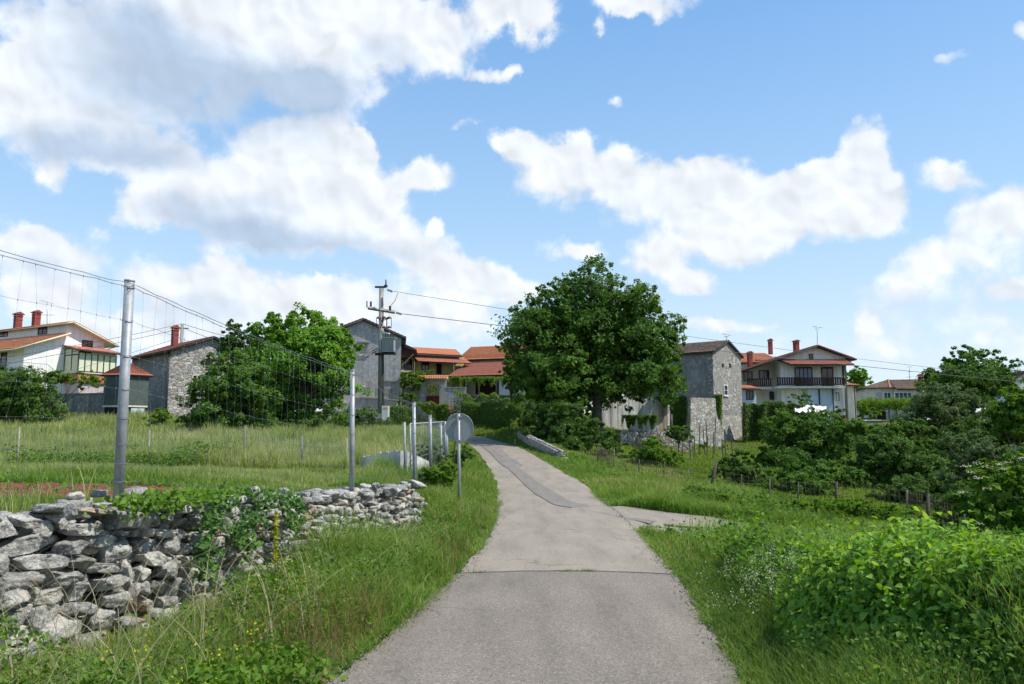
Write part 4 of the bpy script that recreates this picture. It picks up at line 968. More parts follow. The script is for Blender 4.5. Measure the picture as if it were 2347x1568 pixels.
ivy('bright creeper spilling onto the wall top beside the nearest post', [(300,1155,50,16),(360,1150,60,16),(430,1142,60,16),(480,1130,70,16),(540,1120,70,14)], 170, .045, M['freshleaf'], 5)
# yellow mignonette spike in front of the wall
mb = MB(); b = PT(632, 1300, 8.2); zb = float(zg(b[0], b[1])); top = PT(632, 1178, 8.2)
t = thing('tall_weed', 'single tall yellow green flower spike against the dry stone wall', 'wildflower', (b[0], b[1], zb)); mb.tube([(b[0], b[1], zb), tuple(top)], [.006, .003], 6); mb.build('stem', M['ground'], t)
k = 420; tt = RS.rand(k); P = np.array([b[0], b[1], zb])[None] + (top - np.array([b[0], b[1], zb]))[None] * (.35 + .65 * tt)[:, None] + RS.randn(k, 3) * .016
leaf_mesh('flower_spike', P, .018, M['yellow_fl'], t, None, RS, 'diamond', .9, RS.rand(k) * .6)

# ------------------------------------------------------------------ tall post and wire fence
POSTS = [(-4.02, 1.55, 2.95, 1.2, .04), (None, 297, 645, 270, 1160, 6.6, .041), (None, 808, 850, 806, 1150, 11.6, .036), (None, 949, 923, 950, 1128, 16.9, .037), (None, 986, 952, 988, 1080, 22.6, .042), (None, 1010, 968, 1012, 1078, 27.5, .045), (None, 1023, 985, 1026, 1062, 32., .05)]
fence = thing('wire_fence', 'tall galvanised post and wire mesh fence behind the dry stone wall', 'fence', (-3, 8, .9))
ptop = []; pbot = []
for i, q in enumerate(POSTS):
    if q[0] is not None: a = np.array([q[0] + .05, q[1], q[2]]); b = np.array([q[0], q[1], q[3]]); r = q[4]
    else: a = PT(q[1], q[2], q[5]); b = PT(q[3], q[4], q[5]); r = q[6]
    ptop.append(a); pbot.append(b)
    m = MB(); m.tube([b - (a - b) * .12, a], r, 20); m.tube([a - [0, 0, .006], a + [0, 0, .012]], r * 1.06, 20); m.build('post', M['metal'], fence, True)
    if i == 0: POST0 = len(POSTS)
frac = [1.0, .985, .83, .67, .52, .39, .275, .19, .11, .03]
wire = MB(); rs = np.random.RandomState(8)
def sagline(a, b, n, sag, jit=.006):
    t = np.linspace(0, 1, n); P = a[None] * (1 - t[:, None]) + b[None] * t[:, None]; P[:, 2] -= sag * 4 * t * (1 - t); P[1:-1] += rs.randn(n - 2, 3) * jit; return P
for i in range(len(ptop) - 1):
    rows = []; off = np.array([.045, -.02, 0])
    for k, f in enumerate(frac):
        a = pbot[i] + (ptop[i] - pbot[i]) * f * .985 + off; b = pbot[i + 1] + (ptop[i + 1] - pbot[i + 1]) * f * .985 + off
        P = sagline(a, b, 34, .05 if k < 2 else .035, .004); rows.append(P)
        rr = (.0023 if k < 2 else .0009) * (1 + .045 * a[1])
        wire.tube([tuple(p) for p in P], rr, 5)
    ns = 33 if i < 2 else 22
    for j in range(1, ns):
        t = j / ns; m_ = t * 33; k0 = int(m_); fr = m_ - k0; prev = None; pts = []
        for P in rows[1:]:
            p = P[k0] * (1 - fr) + P[min(k0 + 1, 33)] * fr + np.array([rs.randn() * .012, rs.randn() * .012, 0]); pts.append(tuple(p))
            if i < 2: wire.tube([tuple(p - [0, 0, .009]), tuple(p + [0, 0, .009])], .0024, 4)
        wire.tube(pts, .0006 * (1 + .05 * rows[0][0][1]), 4)
for i in (1, 2, 3):
    for f in frac[1:]:
        c = pbot[i] + (ptop[i] - pbot[i]) * f * .985; r = POSTS[i][6] * 1.08; wire.tube([(c[0] + r * math.cos(a_), c[1] + r * math.sin(a_), c[2] + .01 * math.sin(a_ * 2)) for a_ in np.linspace(0, 6.6, 14)], .0022, 4)
wire.build('wire_mesh', M['wire'], fence, True)

# ------------------------------------------------------------------ low fence across the field
lf = [(-150,980,1100,20),(45,978,1098,20.3,),(343,985,1080,21.6),(562,975,1074,22.3),(693,1000,1082,22.6),(795,1004,1088,22.2)]
t = thing('field_fence', 'low wire fence on thin stakes crossing the meadow', 'fence', (-9, 21, .8)); W_ = MB(); tops = []
for i, (u, v0, v1, d) in enumerate(lf):
    a = PT(u, v0, d); b = a.copy(); b[2] = float(zg(a[0], a[1])) - .1; m = MB(); m.tube([tuple(b), tuple(a)], .028 if i in (3, 4, 0) else .022, 8); m.build('stake', M['woodl'] if i in (0, 3) else M['poleconc'], t, True); tops.append((a, b))
for i in range(len(tops) - 1):
    for f in (.98, .78, .6, .42, .25):
        a = tops[i][1] + (tops[i][0] - tops[i][1]) * f; b = tops[i + 1][1] + (tops[i + 1][0] - tops[i + 1][1]) * f; W_.tube([tuple(p) for p in sagline(a, b, 12, .05, .005)], .003, 4)
    for j in range(1, 24):
        a = tops[i][1] * (1 - j / 24) + tops[i + 1][1] * j / 24; b = tops[i][0] * (1 - j / 24) + tops[i + 1][0] * j / 24; W_.tube([tuple(a), tuple(b - [0, 0, .05])], .0024, 4)
W_.build('wire_mesh', M['wire'], t, True)

# ------------------------------------------------------------------ pale concrete wall and metal gate by the lane
a = PT(834, 1049, 25.); b = PT(926, 1033, 21.8); za = float(zg(a[0], a[1])); zb_ = float(zg(b[0], b[1])); m = MB(); dv = unit((b - a)[:2]); nn = np.array([dv[1], -dv[0]]) * .1
m.hexa([(a[0]+nn[0], a[1]+nn[1], za-.4), (b[0]+nn[0], b[1]+nn[1], zb_-.4), (b[0]-nn[0], b[1]-nn[1], zb_-.4), (a[0]-nn[0], a[1]-nn[1], za-.4), (a[0]+nn[0], a[1]+nn[1], a[2]), (b[0]+nn[0], b[1]+nn[1], b[2]), (b[0]-nn[0], b[1]-nn[1], b[2]), (a[0]-nn[0], a[1]-nn[1], a[2])])
e2 = np.array([b[0] + .35, b[1] + 2.2]); ze = float(zg(*e2))
m.hexa([(b[0]+.1, b[1], zb_-.4), (e2[0]+.1, e2[1], ze-.4), (e2[0]-.1, e2[1], ze-.4), (b[0]-.1, b[1], zb_-.4), (b[0]+.1, b[1], b[2]-.02), (e2[0]+.1, e2[1], ze+.45), (e2[0]-.1, e2[1], ze+.45), (b[0]-.1, b[1], b[2]-.02)])
o = m.build('retaining_wall', M['paleconc'], loc=tuple((a + b) / 2)); tag(o, 'low pale concrete wall with sloping top beside the metal gate', 'wall')
S = Stones(); rs = np.random.RandomState(12)
for k in range(16):
    f = rs.uniform(-.1, .95); p = a * (1 - f) + b * f; S.put(ICOM, (p[0] + rs.uniform(-.15, .1), p[1] + rs.uniform(.05, .3), p[2] + .02), (rs.uniform(.05, .12), rs.uniform(.05, .1), rs.uniform(.04, .08)), rs.uniform(0, 6), 0, rs)
o = S.build('rubble', M['lime'], loc=tuple(a)); tag(o, 'loose white stones lying along the top of the concrete wall', kind='stuff')
gt = thing('metal_gate', 'thin galvanised tube gate with wire panel beside the concrete wall', 'gate', tuple(PT(950, 1080, 21.5)))
def post2(u0, v0, v1, d, r, name, par, mat='metal'):
    p = PT(u0, v0, d); q = PT(u0 + 1, v1, d); m = MB(); m.tube([tuple(q), tuple(p)], r, 10); m.build(name, M[mat], par, True); return p, q
p1, q1 = post2(927, 968, 1098, 21.4, .032, 'post', gt); p2, q2 = post2(1020, 966, 1060, 29, .04, 'post', gt)
m = MB(); r1 = PT(940, 972, 21.9); r2 = PT(1018, 967, 28.5); b1 = PT(941, 1085, 21.9); b2 = PT(1018, 1045, 28.5)
m.tube([tuple(r1), tuple(r2)], .026, 8); m.tube([tuple(r1), tuple(b1)], .024, 8); m.tube([tuple(b1), tuple(b2)], .02, 8); m.build('frame', M['metal'], gt, True)
m = MB()
for f in (.12, .45, .62, .74, .84, .92):
    m.tube([tuple(r1 * (1 - f) + b1 * f), tuple(r2 * (1 - f) + b2 * f)], .009, 5)
for f in np.linspace(.05, .95, 14): m.tube([tuple(r1 * (1 - f) + r2 * f), tuple(b1 * (1 - f) + b2 * f)], .006, 5)
m.build('wire_panel', M['wire'], gt, True)
for u, v0, v1, d, lab in ((1001, 990, 1100, 24., 'short grey post standing inside the gate opening'), ):
    p = PT(816+151, 1000, d); 
for (u, v0, v1, d, lab) in ((1061 - 24, 1003, 1075, 27, 'leaning rusty iron stake beside the round road sign'),):
    p = PT(u + 8, v0, d); q = PT(u, v1, d); m = MB(); m.tube([tuple(q), tuple(p)], .025, 8); o = m.build('iron_stake', M['rustwire'], loc=tuple(q)); tag(o, lab, 'stake')
m = MB(); c = PT(1093, 1000, 41)
# ------------------------------------------------------------------ road sign seen from behind
sg = thing('road_sign', 'round road sign on a galvanised post, grey back facing the camera', 'road sign', tuple(PT(1053, 1112, 16.6)))
d = 16.6; ctr = PT(1052.5, 980.5, d); Rr = 32.5 / F * d
m = MB(); m.tube([tuple(ctr + [0, .03, 0]), tuple(ctr + [0, .034, 0])], Rr * .97, 48); m.build('disc', M['signgrey'], sg)
m = MB(); th = np.linspace(0, 2 * np.pi, 49); m.tube([tuple(ctr + [Rr * .985 * math.cos(x), .026, Rr * .985 * math.sin(x)]) for x in th], .008, 6, False); m.build('rim', M['metal'], sg, True)
tp = PT(1051.5, 949, d); bt = PT(1053.5, 1125, d); bt[2] = float(zg(bt[0], bt[1])) - .2
m = MB(); m.tube([tuple(bt + [0, -.02, 0]), tuple(tp + [0, -.02, 0])], .03, 16); m.build('post', M['metal'], sg, True)
for v in (956, 1010):
    m = MB(); p = PT(1052, v, d); m.box((p[0], p[1] - .0195, p[2]), (.1, .075, .03)); m.build('clamp', M['metal'], sg)
m = MB(); p = PT(1078, 976, d); m.box((p[0], p[1] + .027, p[2]), (.045, .003, .018)); m.build('sticker', M['orange'], sg)

# ------------------------------------------------------------------ low stone parapet by the lane
S = Stones(); rs = np.random.RandomState(2)
A0 = PT(1192, 986, 60.); B0 = PT(1284, 1029, 43.5)
PPN = 26; pp_ = [A0 * (1 - f) + B0 * f for f in np.linspace(0, 1, PPN)]; dp = unit((B0 - A0)[:2]); npp = np.array([dp[1], -dp[0]]); npp = npp if npp[0] < 0 else -npp
sp_t = thing('stone_parapet', 'low grey stone parapet along the right edge of the lane bend', 'wall', tuple(B0)); m = MB()
for a_, b_ in zip(pp_[:-1], pp_[1:]):
    za_, zb2 = float(zg(a_[0], a_[1])) - .3, float(zg(b_[0], b_[1])) - .3
    m.hexa([(a_[0] + npp[0] * .22, a_[1] + npp[1] * .22, za_), (b_[0] + npp[0] * .22, b_[1] + npp[1] * .22, zb2), (b_[0] - npp[0] * .22, b_[1] - npp[1] * .22, zb2), (a_[0] - npp[0] * .22, a_[1] - npp[1] * .22, za_),
            (a_[0] + npp[0] * .2, a_[1] + npp[1] * .2, a_[2] - .12), (b_[0] + npp[0] * .2, b_[1] + npp[1] * .2, b_[2] - .12), (b_[0] - npp[0] * .2, b_[1] - npp[1] * .2, b_[2] - .12), (a_[0] - npp[0] * .2, a_[1] - npp[1] * .2, a_[2] - .12)])
m.build('masonry', M['stoneA'], sp_t)
for k in range(36):
    f = (k + rs.uniform(-.2, .2)) / 35; p = A0 * (1 - f) + B0 * f; S.put(ICOM, (p[0], p[1], p[2] - .07), (rs.uniform(.24, .32), rs.uniform(.2, .25), .065), math.atan2(dp[1], dp[0]) + rs.uniform(-.1, .1), rs.uniform(-.03, .03), rs, rs.uniform(.1, .5))
for k in range(14):
    f = rs.uniform(.9, 1.04); p = A0 * (1 - f) + B0 * f; S.put(ICOM, (p[0] + rs.uniform(-.25, .25), p[1], p[2] - rs.uniform(.1, .5)), (.2, .2, .1), rs.uniform(0, 6), rs.uniform(-.2, .2), rs, .3)
S.build('coping', M['lime'], sp_t)

# ------------------------------------------------------------------ rusty garden fence on the right
rf = [(1372, 1035, 1075, 44),(1408, 1030, 1079, 38), (1465,1052,1094,36), (1523, 1060, 1107, 34), (1578,1085,1116,32), (1642, 1059, 1135, 30.5),(1700,1110,1135,30), (1765,1117,1150,29.5),(1830,1110,1155,29), (1917, 1104, 1163, 28), (2079, 1123, 1174, 26), (2127, 1131, 1209, 24),(2210,1160,1230,22)]
t = thing('garden_fence', 'old rusty wire fence on leaning stakes below the lane', 'fence', (7, 34, -.3), None); W_ = MB(); tp_ = []
for i, (u, v0, v1, d) in enumerate(rf):
    b = PT(u - (18 if i == 5 else 4), v1, d); b[2] = float(zg(b[0], b[1])) - .1; a = PT(u, v0, d); hgt = a[2] - b[2]; a[2] = b[2] + min(max(hgt, .9), 1.35) if i != 5 else a[2]
    m = MB(); r = .06 if i in (5, 9, 11) else .03; m.tube([tuple(b), tuple((a + b) / 2 + [.02, 0, 0]), tuple(a)], [r, r * .9, r * .8], 7); m.build('stake', M['woodl'] if i % 3 == 1 else M['bark'], t, True); tp_.append((a, b))
for i in range(len(tp_) - 1):
    a0, b0 = tp_[i]; a1, b1 = tp_[i + 1]; hh0 = min(a0[2] - b0[2], 1.1); hh1 = min(a1[2] - b1[2], 1.1)
    for f in (.98, .8, .6, .4, .2):
        p = b0 + [0, 0, hh0 * f]; q = b1 + [0, 0, hh1 * f]; W_.tube([tuple(x_) for x_ in sagline(p, q, 10, .04, .01)], .006, 4)
    n_ = max(3, int(np.linalg.norm((b1 - b0)[:2]) / .16))
    for j in range(1, n_):
        f = j / n_; p = b0 * (1 - f) + b1 * f; h_ = hh0 * (1 - f) + hh1 * f; W_.tube([tuple(p), tuple(p + [rs.uniform(-.02, .02), 0, h_ * rs.uniform(.93, 1.03)])], .006, 4)
W_.build('wire_mesh', M['rustwire'], t, True)
# bean poles under the tower
for i, (u, v0, v1, d) in enumerate([(1604,975,1030,60),(1612,985,1030,60.5),(1622,1000,1030,60),(1618,965,1028,61),(1636,990,1040,57),(1580,1010,1042,56),(1565,1015,1045,54),(1660,985,1035,59),(1640,960,1030,62),(1676,1000,1035,60),(1592,1000,1040,57),(1654,1005,1038,57)]):
    p = PT(u, v0, d); q = PT(u + (3 if i % 2 else -2), v1, d); q[2] = float(zg(q[0], q[1])) - .1; m = MB(); m.tube([tuple(q), tuple(p)], .035, 6); o = m.build('garden_stake', M['bark'], loc=tuple(q))
    tag(o, 'thin dark wooden stake in the vegetable plot below the tower', 'stake', 'stakes in the vegetable plot')
# ------------------------------------------------------------------ buildings
class Face:
    """a vertical wall plane: C = its left foot (x, y), dv = direction left to right as seen from outside"""
    def __init__(s, C, dv): s.C = np.array(C[:2], float); s.d = unit(np.array(dv, float)); s.n = np.array([s.d[1], -s.d[0]])
    def s_at(s, u, v=900, o=0.):
        X, yc, zc = ray(u, v); k = X / yc; C = s.C + s.n * o; return (k * C[1] - C[0]) / (s.d[0] - k * s.d[1])
    def sz(s, u, v, o=0.):
        q = s.s_at(u, v, o); y = (s.C + s.d * q + s.n * o)[1]; return q, ZA(u, v, y)
    def pt(s, q, z, o=0.): p = s.C + s.d * q + s.n * o; return (p[0], p[1], z)
    def box(s, mb, s0, s1, z0, z1, o0, o1):
        mb.hexa([s.pt(s0, z0, o1), s.pt(s1, z0, o1), s.pt(s1, z0, o0), s.pt(s0, z0, o0), s.pt(s0, z1, o1), s.pt(s1, z1, o1), s.pt(s1, z1, o0), s.pt(s0, z1, o0)])
    def prism(s, mb, prof, o0, o1):
        n = len(prof); f = [s.pt(a, z, o1) for a, z in prof]; b = [s.pt(a, z, o0) for a, z in prof]
        mb.add(f + b, [tuple(range(n)), tuple(range(2 * n - 1, n - 1, -1))] + [(i, n + i, n + (i + 1) % n, (i + 1) % n) for i in range(n)])
    def px(s, u0, u1, v0, v1, o=0.):
        a, z0 = s.sz(u0, v1, o); b, z1 = s.sz(u1, v0, o); return a, b, z0, z1

def window(par, f, u0, u1, v0, v1, frame='wood', pane='glass', bars=(1, 0), sill=True, o=0., shut=None, name='window', sub='pane'):
    a, b, z0, z1 = f.px(u0, u1, v0, v1, o); w_ = b - a; h_ = z1 - z0; e = min(.07, w_ * .12); m = MB()
    for q in ((a - e, a + e * .3), (b - e * .3, b + e)): f.box(m, q[0], q[1], z0 - e, z1 + e, o - .02, o + .05)
    f.box(m, a + e * .3, b - e * .3, z1 - e * .2, z1 + e, o - .02, o + .05); f.box(m, a + e * .3, b - e * .3, z0 - e, z0 + e * .2, o - .02, o + .05)
    for i in range(bars[0]): c = a + w_ * (i + 1) / (bars[0] + 1); f.box(m, c - .03, c + .03, z0 + e * .2, z1 - e * .2, o - .01, o + .045)
    for i in range(bars[1]): c = z0 + h_ * (i + 1) / (bars[1] + 1); f.box(m, a + e * .3, b - e * .3, c - .02, c + .02, o - .012, o + .038)
    fr = m.build(name, M[frame], par)
    m = MB(); f.box(m, a + e * .3 - .01, b - e * .3 + .01, z0 + e * .2 - .01, z1 - e * .2 + .01, o - .015, o + .012); m.build(sub, M[pane], fr)
    if sill: m = MB(); f.box(m, a - e - .06, b + e + .06, z0 - e - .07, z0 - e - .003, o - .02, o + .11); m.build('sill', M['cream'], fr)
    if shut:
        for q0, q1 in ((a - e - w_ * .5, a - e - .02), (b + e + .02, b + e + w_ * .5)):
            m = MB(); f.box(m, q0, q1, z0 - e * .5, z1 + e * .5, o - .01, o + .06); m.build('shutter', M[shut], fr)
    return fr

def roof(name, p00, p10, p01, p11, mat, par, th=.09, wave=.22, amp=.035):
    """a tiled roof plane between the eave p00-p10 and the ridge p01-p11: real corrugated tile rows over a slab"""
    p00, p10, p01, p11 = [np.array(q, float) for q in (p00, p10, p01, p11)]
    Lw = max(np.linalg.norm(p10 - p00), np.linalg.norm(p11 - p01)); Ls = max(np.linalg.norm(p01 - p00), np.linalg.norm(p11 - p10))
    nw = int(min(900, max(8, Lw / wave * 5))); nr = max(2, int(Ls / .36)); nn = unit(np.cross(p10 - p00, p01 - p00) + np.cross(p11 - p01, p11 - p10))
    if nn[2] < 0: nn = -nn
    U = np.linspace(0, 1, nw); rows = []; uvr = []
    rsx = np.random.RandomState(int(abs(p00[0]) * 10) % 999)
    for r in range(nr):
        for e, lift in ((r / nr, .03), ((r + 1) / nr, 0.)):
            a = p00 * (1 - e) + p01 * e; b = p10 * (1 - e) + p11 * e; base = a[None] * (1 - U[:, None]) + b[None] * U[:, None]
            rows.append(base + nn * (amp * (np.abs(np.sin(np.pi * U * Lw / wave)) * 1.6 - .6) + lift + .02)[:, None]); uvr.append((U * Lw, np.full(nw, e * Ls)))
    k = len(rows); V = np.concatenate(rows); ix = np.arange(k * nw).reshape(k, nw)
    Qd = np.stack([ix[:-1, :-1], ix[:-1, 1:], ix[1:, 1:], ix[1:, :-1]], -1).reshape(-1, 4)
    b0 = len(V); lo = [q - nn * th for q in (p00, p10, p11, p01)]; hi = [q - nn * .022 for q in (p00, p10, p11, p01)]
    V = np.concatenate([V, lo, hi]); ex = np.array([[0, 3, 2, 1], [4, 5, 6, 7], [0, 1, 5, 4], [1, 2, 6, 5], [2, 3, 7, 6], [3, 0, 4, 7]]) + b0
    Qd = np.concatenate([Qd, ex]); mi = np.r_[np.zeros(len(Qd) - 6), np.ones(6)].astype(int)
    o = np_mesh(name, V, Qd, [M[mat], M['fascia'] if mat in ('tile',) else M['soot']], par, midx=mi)
    uv = o.data.uv_layers.new(name='UVMap'); UV = np.r_[np.c_[np.concatenate([q[0] for q in uvr]), np.concatenate([q[1] for q in uvr])], np.zeros((8, 2))]
    uv.data.foreach_set('uv', UV[Qd.ravel()].astype(np.float32).ravel())
    return o

def chimney(par, u, v0, v1, wpx, d, mat='red', capmat='red', yaw=.4, pots=True, name='chimney'):
    b = PT(u, v1, d); t = PT(u, v0, d); w_ = wpx * d / F * math.hypot(1, (u - CU) / F) * .68; h_ = t[2] - b[2]; m = MB()
    m.box((b[0], b[1], b[2] + h_ * .36 - .2), (w_, w_, h_ * .72 + .4), yaw); m.box((b[0], b[1], b[2] + h_ * .5), (w_ * 1.1, w_ * 1.1, h_ * .04), yaw)
    o = m.build(name, M[mat], par)
    m = MB(); z = b[2] + h_ * .72
    for sx_ in (-1, 1):
        for sy_ in (-1, 1): m.box((b[0] + sx_ * w_ * .38 * math.cos(yaw) - sy_ * w_ * .38 * math.sin(yaw), b[1] + sx_ * w_ * .38 * math.sin(yaw) + sy_ * w_ * .38 * math.cos(yaw), z + h_ * .05), (w_ * .2, w_ * .2, h_ * .1), yaw)
    m.box((b[0], b[1], z + .001), (w_ * 1.18, w_ * 1.18, h_ * .035), yaw)
    fc = Face((b[0] - w_ * .72 * math.cos(yaw), b[1] - w_ * .72 * math.sin(yaw)), (math.cos(yaw), math.sin(yaw))); W2 = w_ * 1.44
    fc.prism(m, [(0, z + h_ * .1), (W2, z + h_ * .1), (W2, z + h_ * .14), (W2 / 2, z + h_ * .28), (0, z + h_ * .14)], -w_ * .7, w_ * .7)
    m.build('chimney_cap', M[capmat], o); return o

def antenna(label, u, v0, v1, d, bars, group=None):
    a = PT(u, v0, d); b = PT(u, v1, d); t = thing('tv_antenna', label, 'antenna', tuple(b)); m = MB(); m.tube([tuple(b - [0, 0, .1]), tuple(a)], .03, 6); m.build('mast', M['antenna'], t, True)
    for v, ru, tl in bars:
        m = MB(); c = PT(u, v, d); L_ = ru * d / F; m.tube([(c[0] - L_, c[1], c[2] + tl), (c[0] + L_, c[1], c[2] - tl)], .022, 5)
        for k in range(5): x = c[0] - L_ + 2 * L_ * k / 4; z = c[2] + tl - 2 * tl * k / 4; m.tube([(x, c[1] - .22, z), (x, c[1] + .22, z)], .012, 4)
        m.build('boom', M['antenna'], t, True)

# ---- white house on the left
C = PT(50, 880, 75); f = Face(C, (.5, .866)); A_ = Face(C, (.866, -.5)) if False else None
wh = thing('house', 'white house on the left with two red chimneys and glazed veranda', 'house', (C[0], C[1], 3.4))
s1, _ = f.sz(152, 760); s2, _ = f.sz(239, 785); zE = f.sz(50, 792)[1]; zJ = f.sz(152, 766)[1]; zU = f.sz(152, 743)[1]; zR = f.sz(239, 783)[1]; sA, zA = f.sz(159, 740)
m = MB(); f.prism(m, [(0, 3.4), (s2, 3.4), (s2, zR), (sA + .15, zA - .1), (s1, zU), (s1, zJ), (0, zE)], -17, 0); m.build('wall', M['white'], wh)
ez = lambda s: zE + (zJ - zE) / s1 * s
so_ = -f.s_at(26, 793); so_ = abs(so_)
roof('roof', f.pt(-1.3, ez(-1.3) + .12, -17.5), f.pt(-1.3, ez(-1.3) + .12, .75), f.pt(s1 + .02, ez(s1) + .14, -17.5), f.pt(s1 + .02, ez(s1) + .14, .75), 'tile', wh, .2)
zl = (zR - zA) / (s2 - sA); s3 = s2 + 1.1
roof('roof', f.pt(s3, zA + zl * (s3 - sA) + .1, .75), f.pt(s3, zA + zl * (s3 - sA) + .1, -17.5), f.pt(sA, zA + .12, .75), f.pt(sA, zA + .12, -17.5), 'tile', wh, .2)
roof('roof', f.pt(s1 - .55, zU + .02, -17.5), f.pt(s1 - .55, zU + .02, .75), f.pt(sA - .005, zA + .1, -17.5), f.pt(sA - .005, zA + .1, .75), 'tile', wh, .14)
m = MB(); m.tube([f.pt(s3 + .05, zA + zl * (s3 - sA), .75), f.pt(s3 + .05, zA + zl * (s3 - sA), -17.5)], .07, 8); m.tube([f.pt(s3, zA + zl * (s3 - sA), .5), f.pt(s2 + .06, zR - .9, .1), f.pt(s2 + .06, 4., .1)], .05, 8); m.build('gutter', M['soot'], wh)
window(wh, f, 188, 211, 783, 804, frame='wood', pane='rglass', bars=(1, 3))
fa = Face(f.pt(s1, 0, -17), (f.pt(s1, 0, 0)[0] - f.pt(s1, 0, -17)[0], f.pt(s1, 0, 0)[1] - f.pt(s1, 0, -17)[1]))
window(wh, fa, 88, 108, 750, 766, pane='rglass', bars=(1, 2), sill=False); window(wh, fa, -2, 18, 756, 772, pane='rglass', bars=(1, 2), sill=False)
fb_ = Face(f.pt(0, 0, -17), f.n)
window(wh, fb_, 1, 16, 809, 846, pane='rglass', bars=(0, 4), sill=False, name='door', sub='door_panel')
m = MB()                                    # balcony slab and railing with outside steps
fb_.box(m, fb_.s_at(-60), fb_.s_at(50) + 1.2, f.sz(50, 862)[1] - .2, f.sz(50, 862)[1], 0, 1.2); m.build('balcony', M['cream'], wh)
m = MB(); zr = f.sz(50, 833)[1]; zf = f.sz(50, 862)[1]; e0 = fb_.s_at(-60)
e1 = fb_.s_at(50) + 1.2
m.tube([fb_.pt(e0, zr, 1.15), fb_.pt(e1, zr, 1.15)], .03, 6)
for q in np.arange(e0, e1, .16): m.tube([fb_.pt(q, zf, 1.15), fb_.pt(q, zr, 1.15)], .012, 4)
sa_, sb_ = .9, f.s_at(118)
m.tube([f.pt(-1.1, zr, 1.2), f.pt(f.s_at(88), zr, 1.2), f.pt(sb_, f.sz(118, 862)[1], 1.2)], .03, 6)
for q in np.arange(-1.1, sb_, .2):
    zt = zr if q < f.s_at(88) else zr + (f.sz(118, 862)[1] - zr) * (q - f.s_at(88)) / (sb_ - f.s_at(88)); m.tube([f.pt(q, zt - .95, 1.2), f.pt(q, zt, 1.2)], .012, 4)
m.build('railing', M['metal'], wh, True)
# veranda
va = f.s_at(147, 830); P_ = 3.2
for _ in range(30):
    pp = f.pt(va, 0, P_); uu = CU + F * (pp[0] / pp[1]); P_ += (176 - uu) * .01
vb = f.s_at(266, 830, P_); z1 = f.sz(147, 794)[1]; zf0 = f.sz(176, 852, P_)[1]; zt0 = f.sz(200, 808, P_)[1]
roof('veranda_roof', f.pt(vb + .6, z1 - .55, P_ + .5), f.pt(va - .3, z1 - .5, P_ + .5), f.pt(vb + .6, z1 + .1, 0.02), f.pt(va - .3, z1 + .1, .02), 'tile3', wh, .12)
m = MB(); f.box(m, va, vb, zf0 - 1.0, zf0 - .1, .003, P_); m.build('veranda_base', M['brick'], wh)
m = MB(); f.box(m, va - .1, vb + .1, zf0 - .1, zf0, .004, P_ + .1); m.build('veranda_floor', M['cream'], wh)
m = MB(); f.box(m, va + .3, vb - .2, 3.3, zf0 - 1.0, .004, P_ - .2); m.build('veranda_wall', M['pink'], wh)
m = MB(); f.box(m, va, vb, zt0 - .05, zt0 + .1, P_ - .06, P_ + .02); f.box(m, va, vb, zf0 + .002, zf0 + .12, P_ - .06, P_ + .02)
nb_ = 7
for i in range(nb_): q = va + (vb - va) * i / (nb_ - 1); f.box(m, q - .04, q + .04, zf0 + .12, zt0 - .05, P_ - .06, P_ + .03)
for q in (.02, P_ * .5, P_ - .1): f.box(m, va - .03, va + .05, zf0 + .12, zt0 + .4, q, q + .1)
f.box(m, va - .032, va + .052, zt0 - .3, zt0 - .2, .03, P_ - .1)
m.build('veranda_frame', M['soot'], wh)
m = MB(); f.box(m, va + .02, vb - .02, zf0 + .01, zt0 + .1, P_ - .055, P_ - .03); f.box(m, va + .0, va + .02, zf0 + .01, zt0 + .35, .03, P_ - .06); m.build('veranda_blinds', M['curtain'], wh)
m = MB(); f.prism(m, [(va + 1.2, zt0 + .25), (vb - .1, zt0 + .25), (vb - .1, zt0 - .12), (va + 1.2, zt0 - .12)], P_ + .1, P_ + .16); m.build('awning', M['awn'], wh)
chimney(wh, 40, 715, 752, 17, 84, yaw=1.0); chimney(wh, 82, 711, 747, 17, 83.5, yaw=1.0)
antenna('thin television antenna behind the left white house with its top boom at left', 108, 693, 745, 86, [(693, 14, .15), (722, 16, .0)])

# ---- retaining wall and cladded shed
D_ = PT(135, 950, 61); E_ = PT(300, 950, 58); f2 = Face(PT(-60, 950, 62), (E_ - PT(-60, 950, 62))[:2]); zt = f2.sz(160, 905)[1]; m = MB()
f2.box(m, 0, f2.s_at(300), 1.6, zt, -.4, 0); f2.box(m, 0, f2.s_at(300), zt, zt + .1, -.45, .05); o = m.build('retaining_wall', M['concrete'], loc=tuple(D_)); tag(o, 'tall stained concrete retaining wall below the left white house', 'wall')
C = PT(235, 930, 57); f3 = Face(C, (1, -.15)); C2 = f3.pt(f3.s_at(294, 900), 0); f4 = Face(C2, (.66, .75)); sh2 = thing('shed', 'raised green grey clad shed with a red tile roof', 'shed', (C[0], C[1], 2.4))
Ls = f3.s_at(294, 900); Lr = f4.s_at(340, 900); zt = f3.sz(260, 860)[1]; zb = f3.sz(260, 929)[1]
m = MB(); P4 = [f3.pt(0, 0), C2, f4.pt(Lr, 0), tuple(np.array(f4.pt(Lr, 0)) + np.array(f3.pt(0, 0)) - np.array(C2))]
P4 = [np.array(q[:2]) for q in P4]
m.hexa([(q[0], q[1], zb) for q in P4] + [(q[0], q[1], zt) for q in P4]); m.build('cladding', M['shedpanel'], sh2)
m = MB(); m.hexa([(q[0], q[1], zb - .12) for q in P4] + [(q[0], q[1], zb - .003) for q in P4]); m.build('floor_beam', M['cream'], sh2)
ctr = np.mean(P4, 0); top = f3.sz(290, 840)[1] + .35; ov = [ctr + (q - ctr) * 1.22 for q in P4]
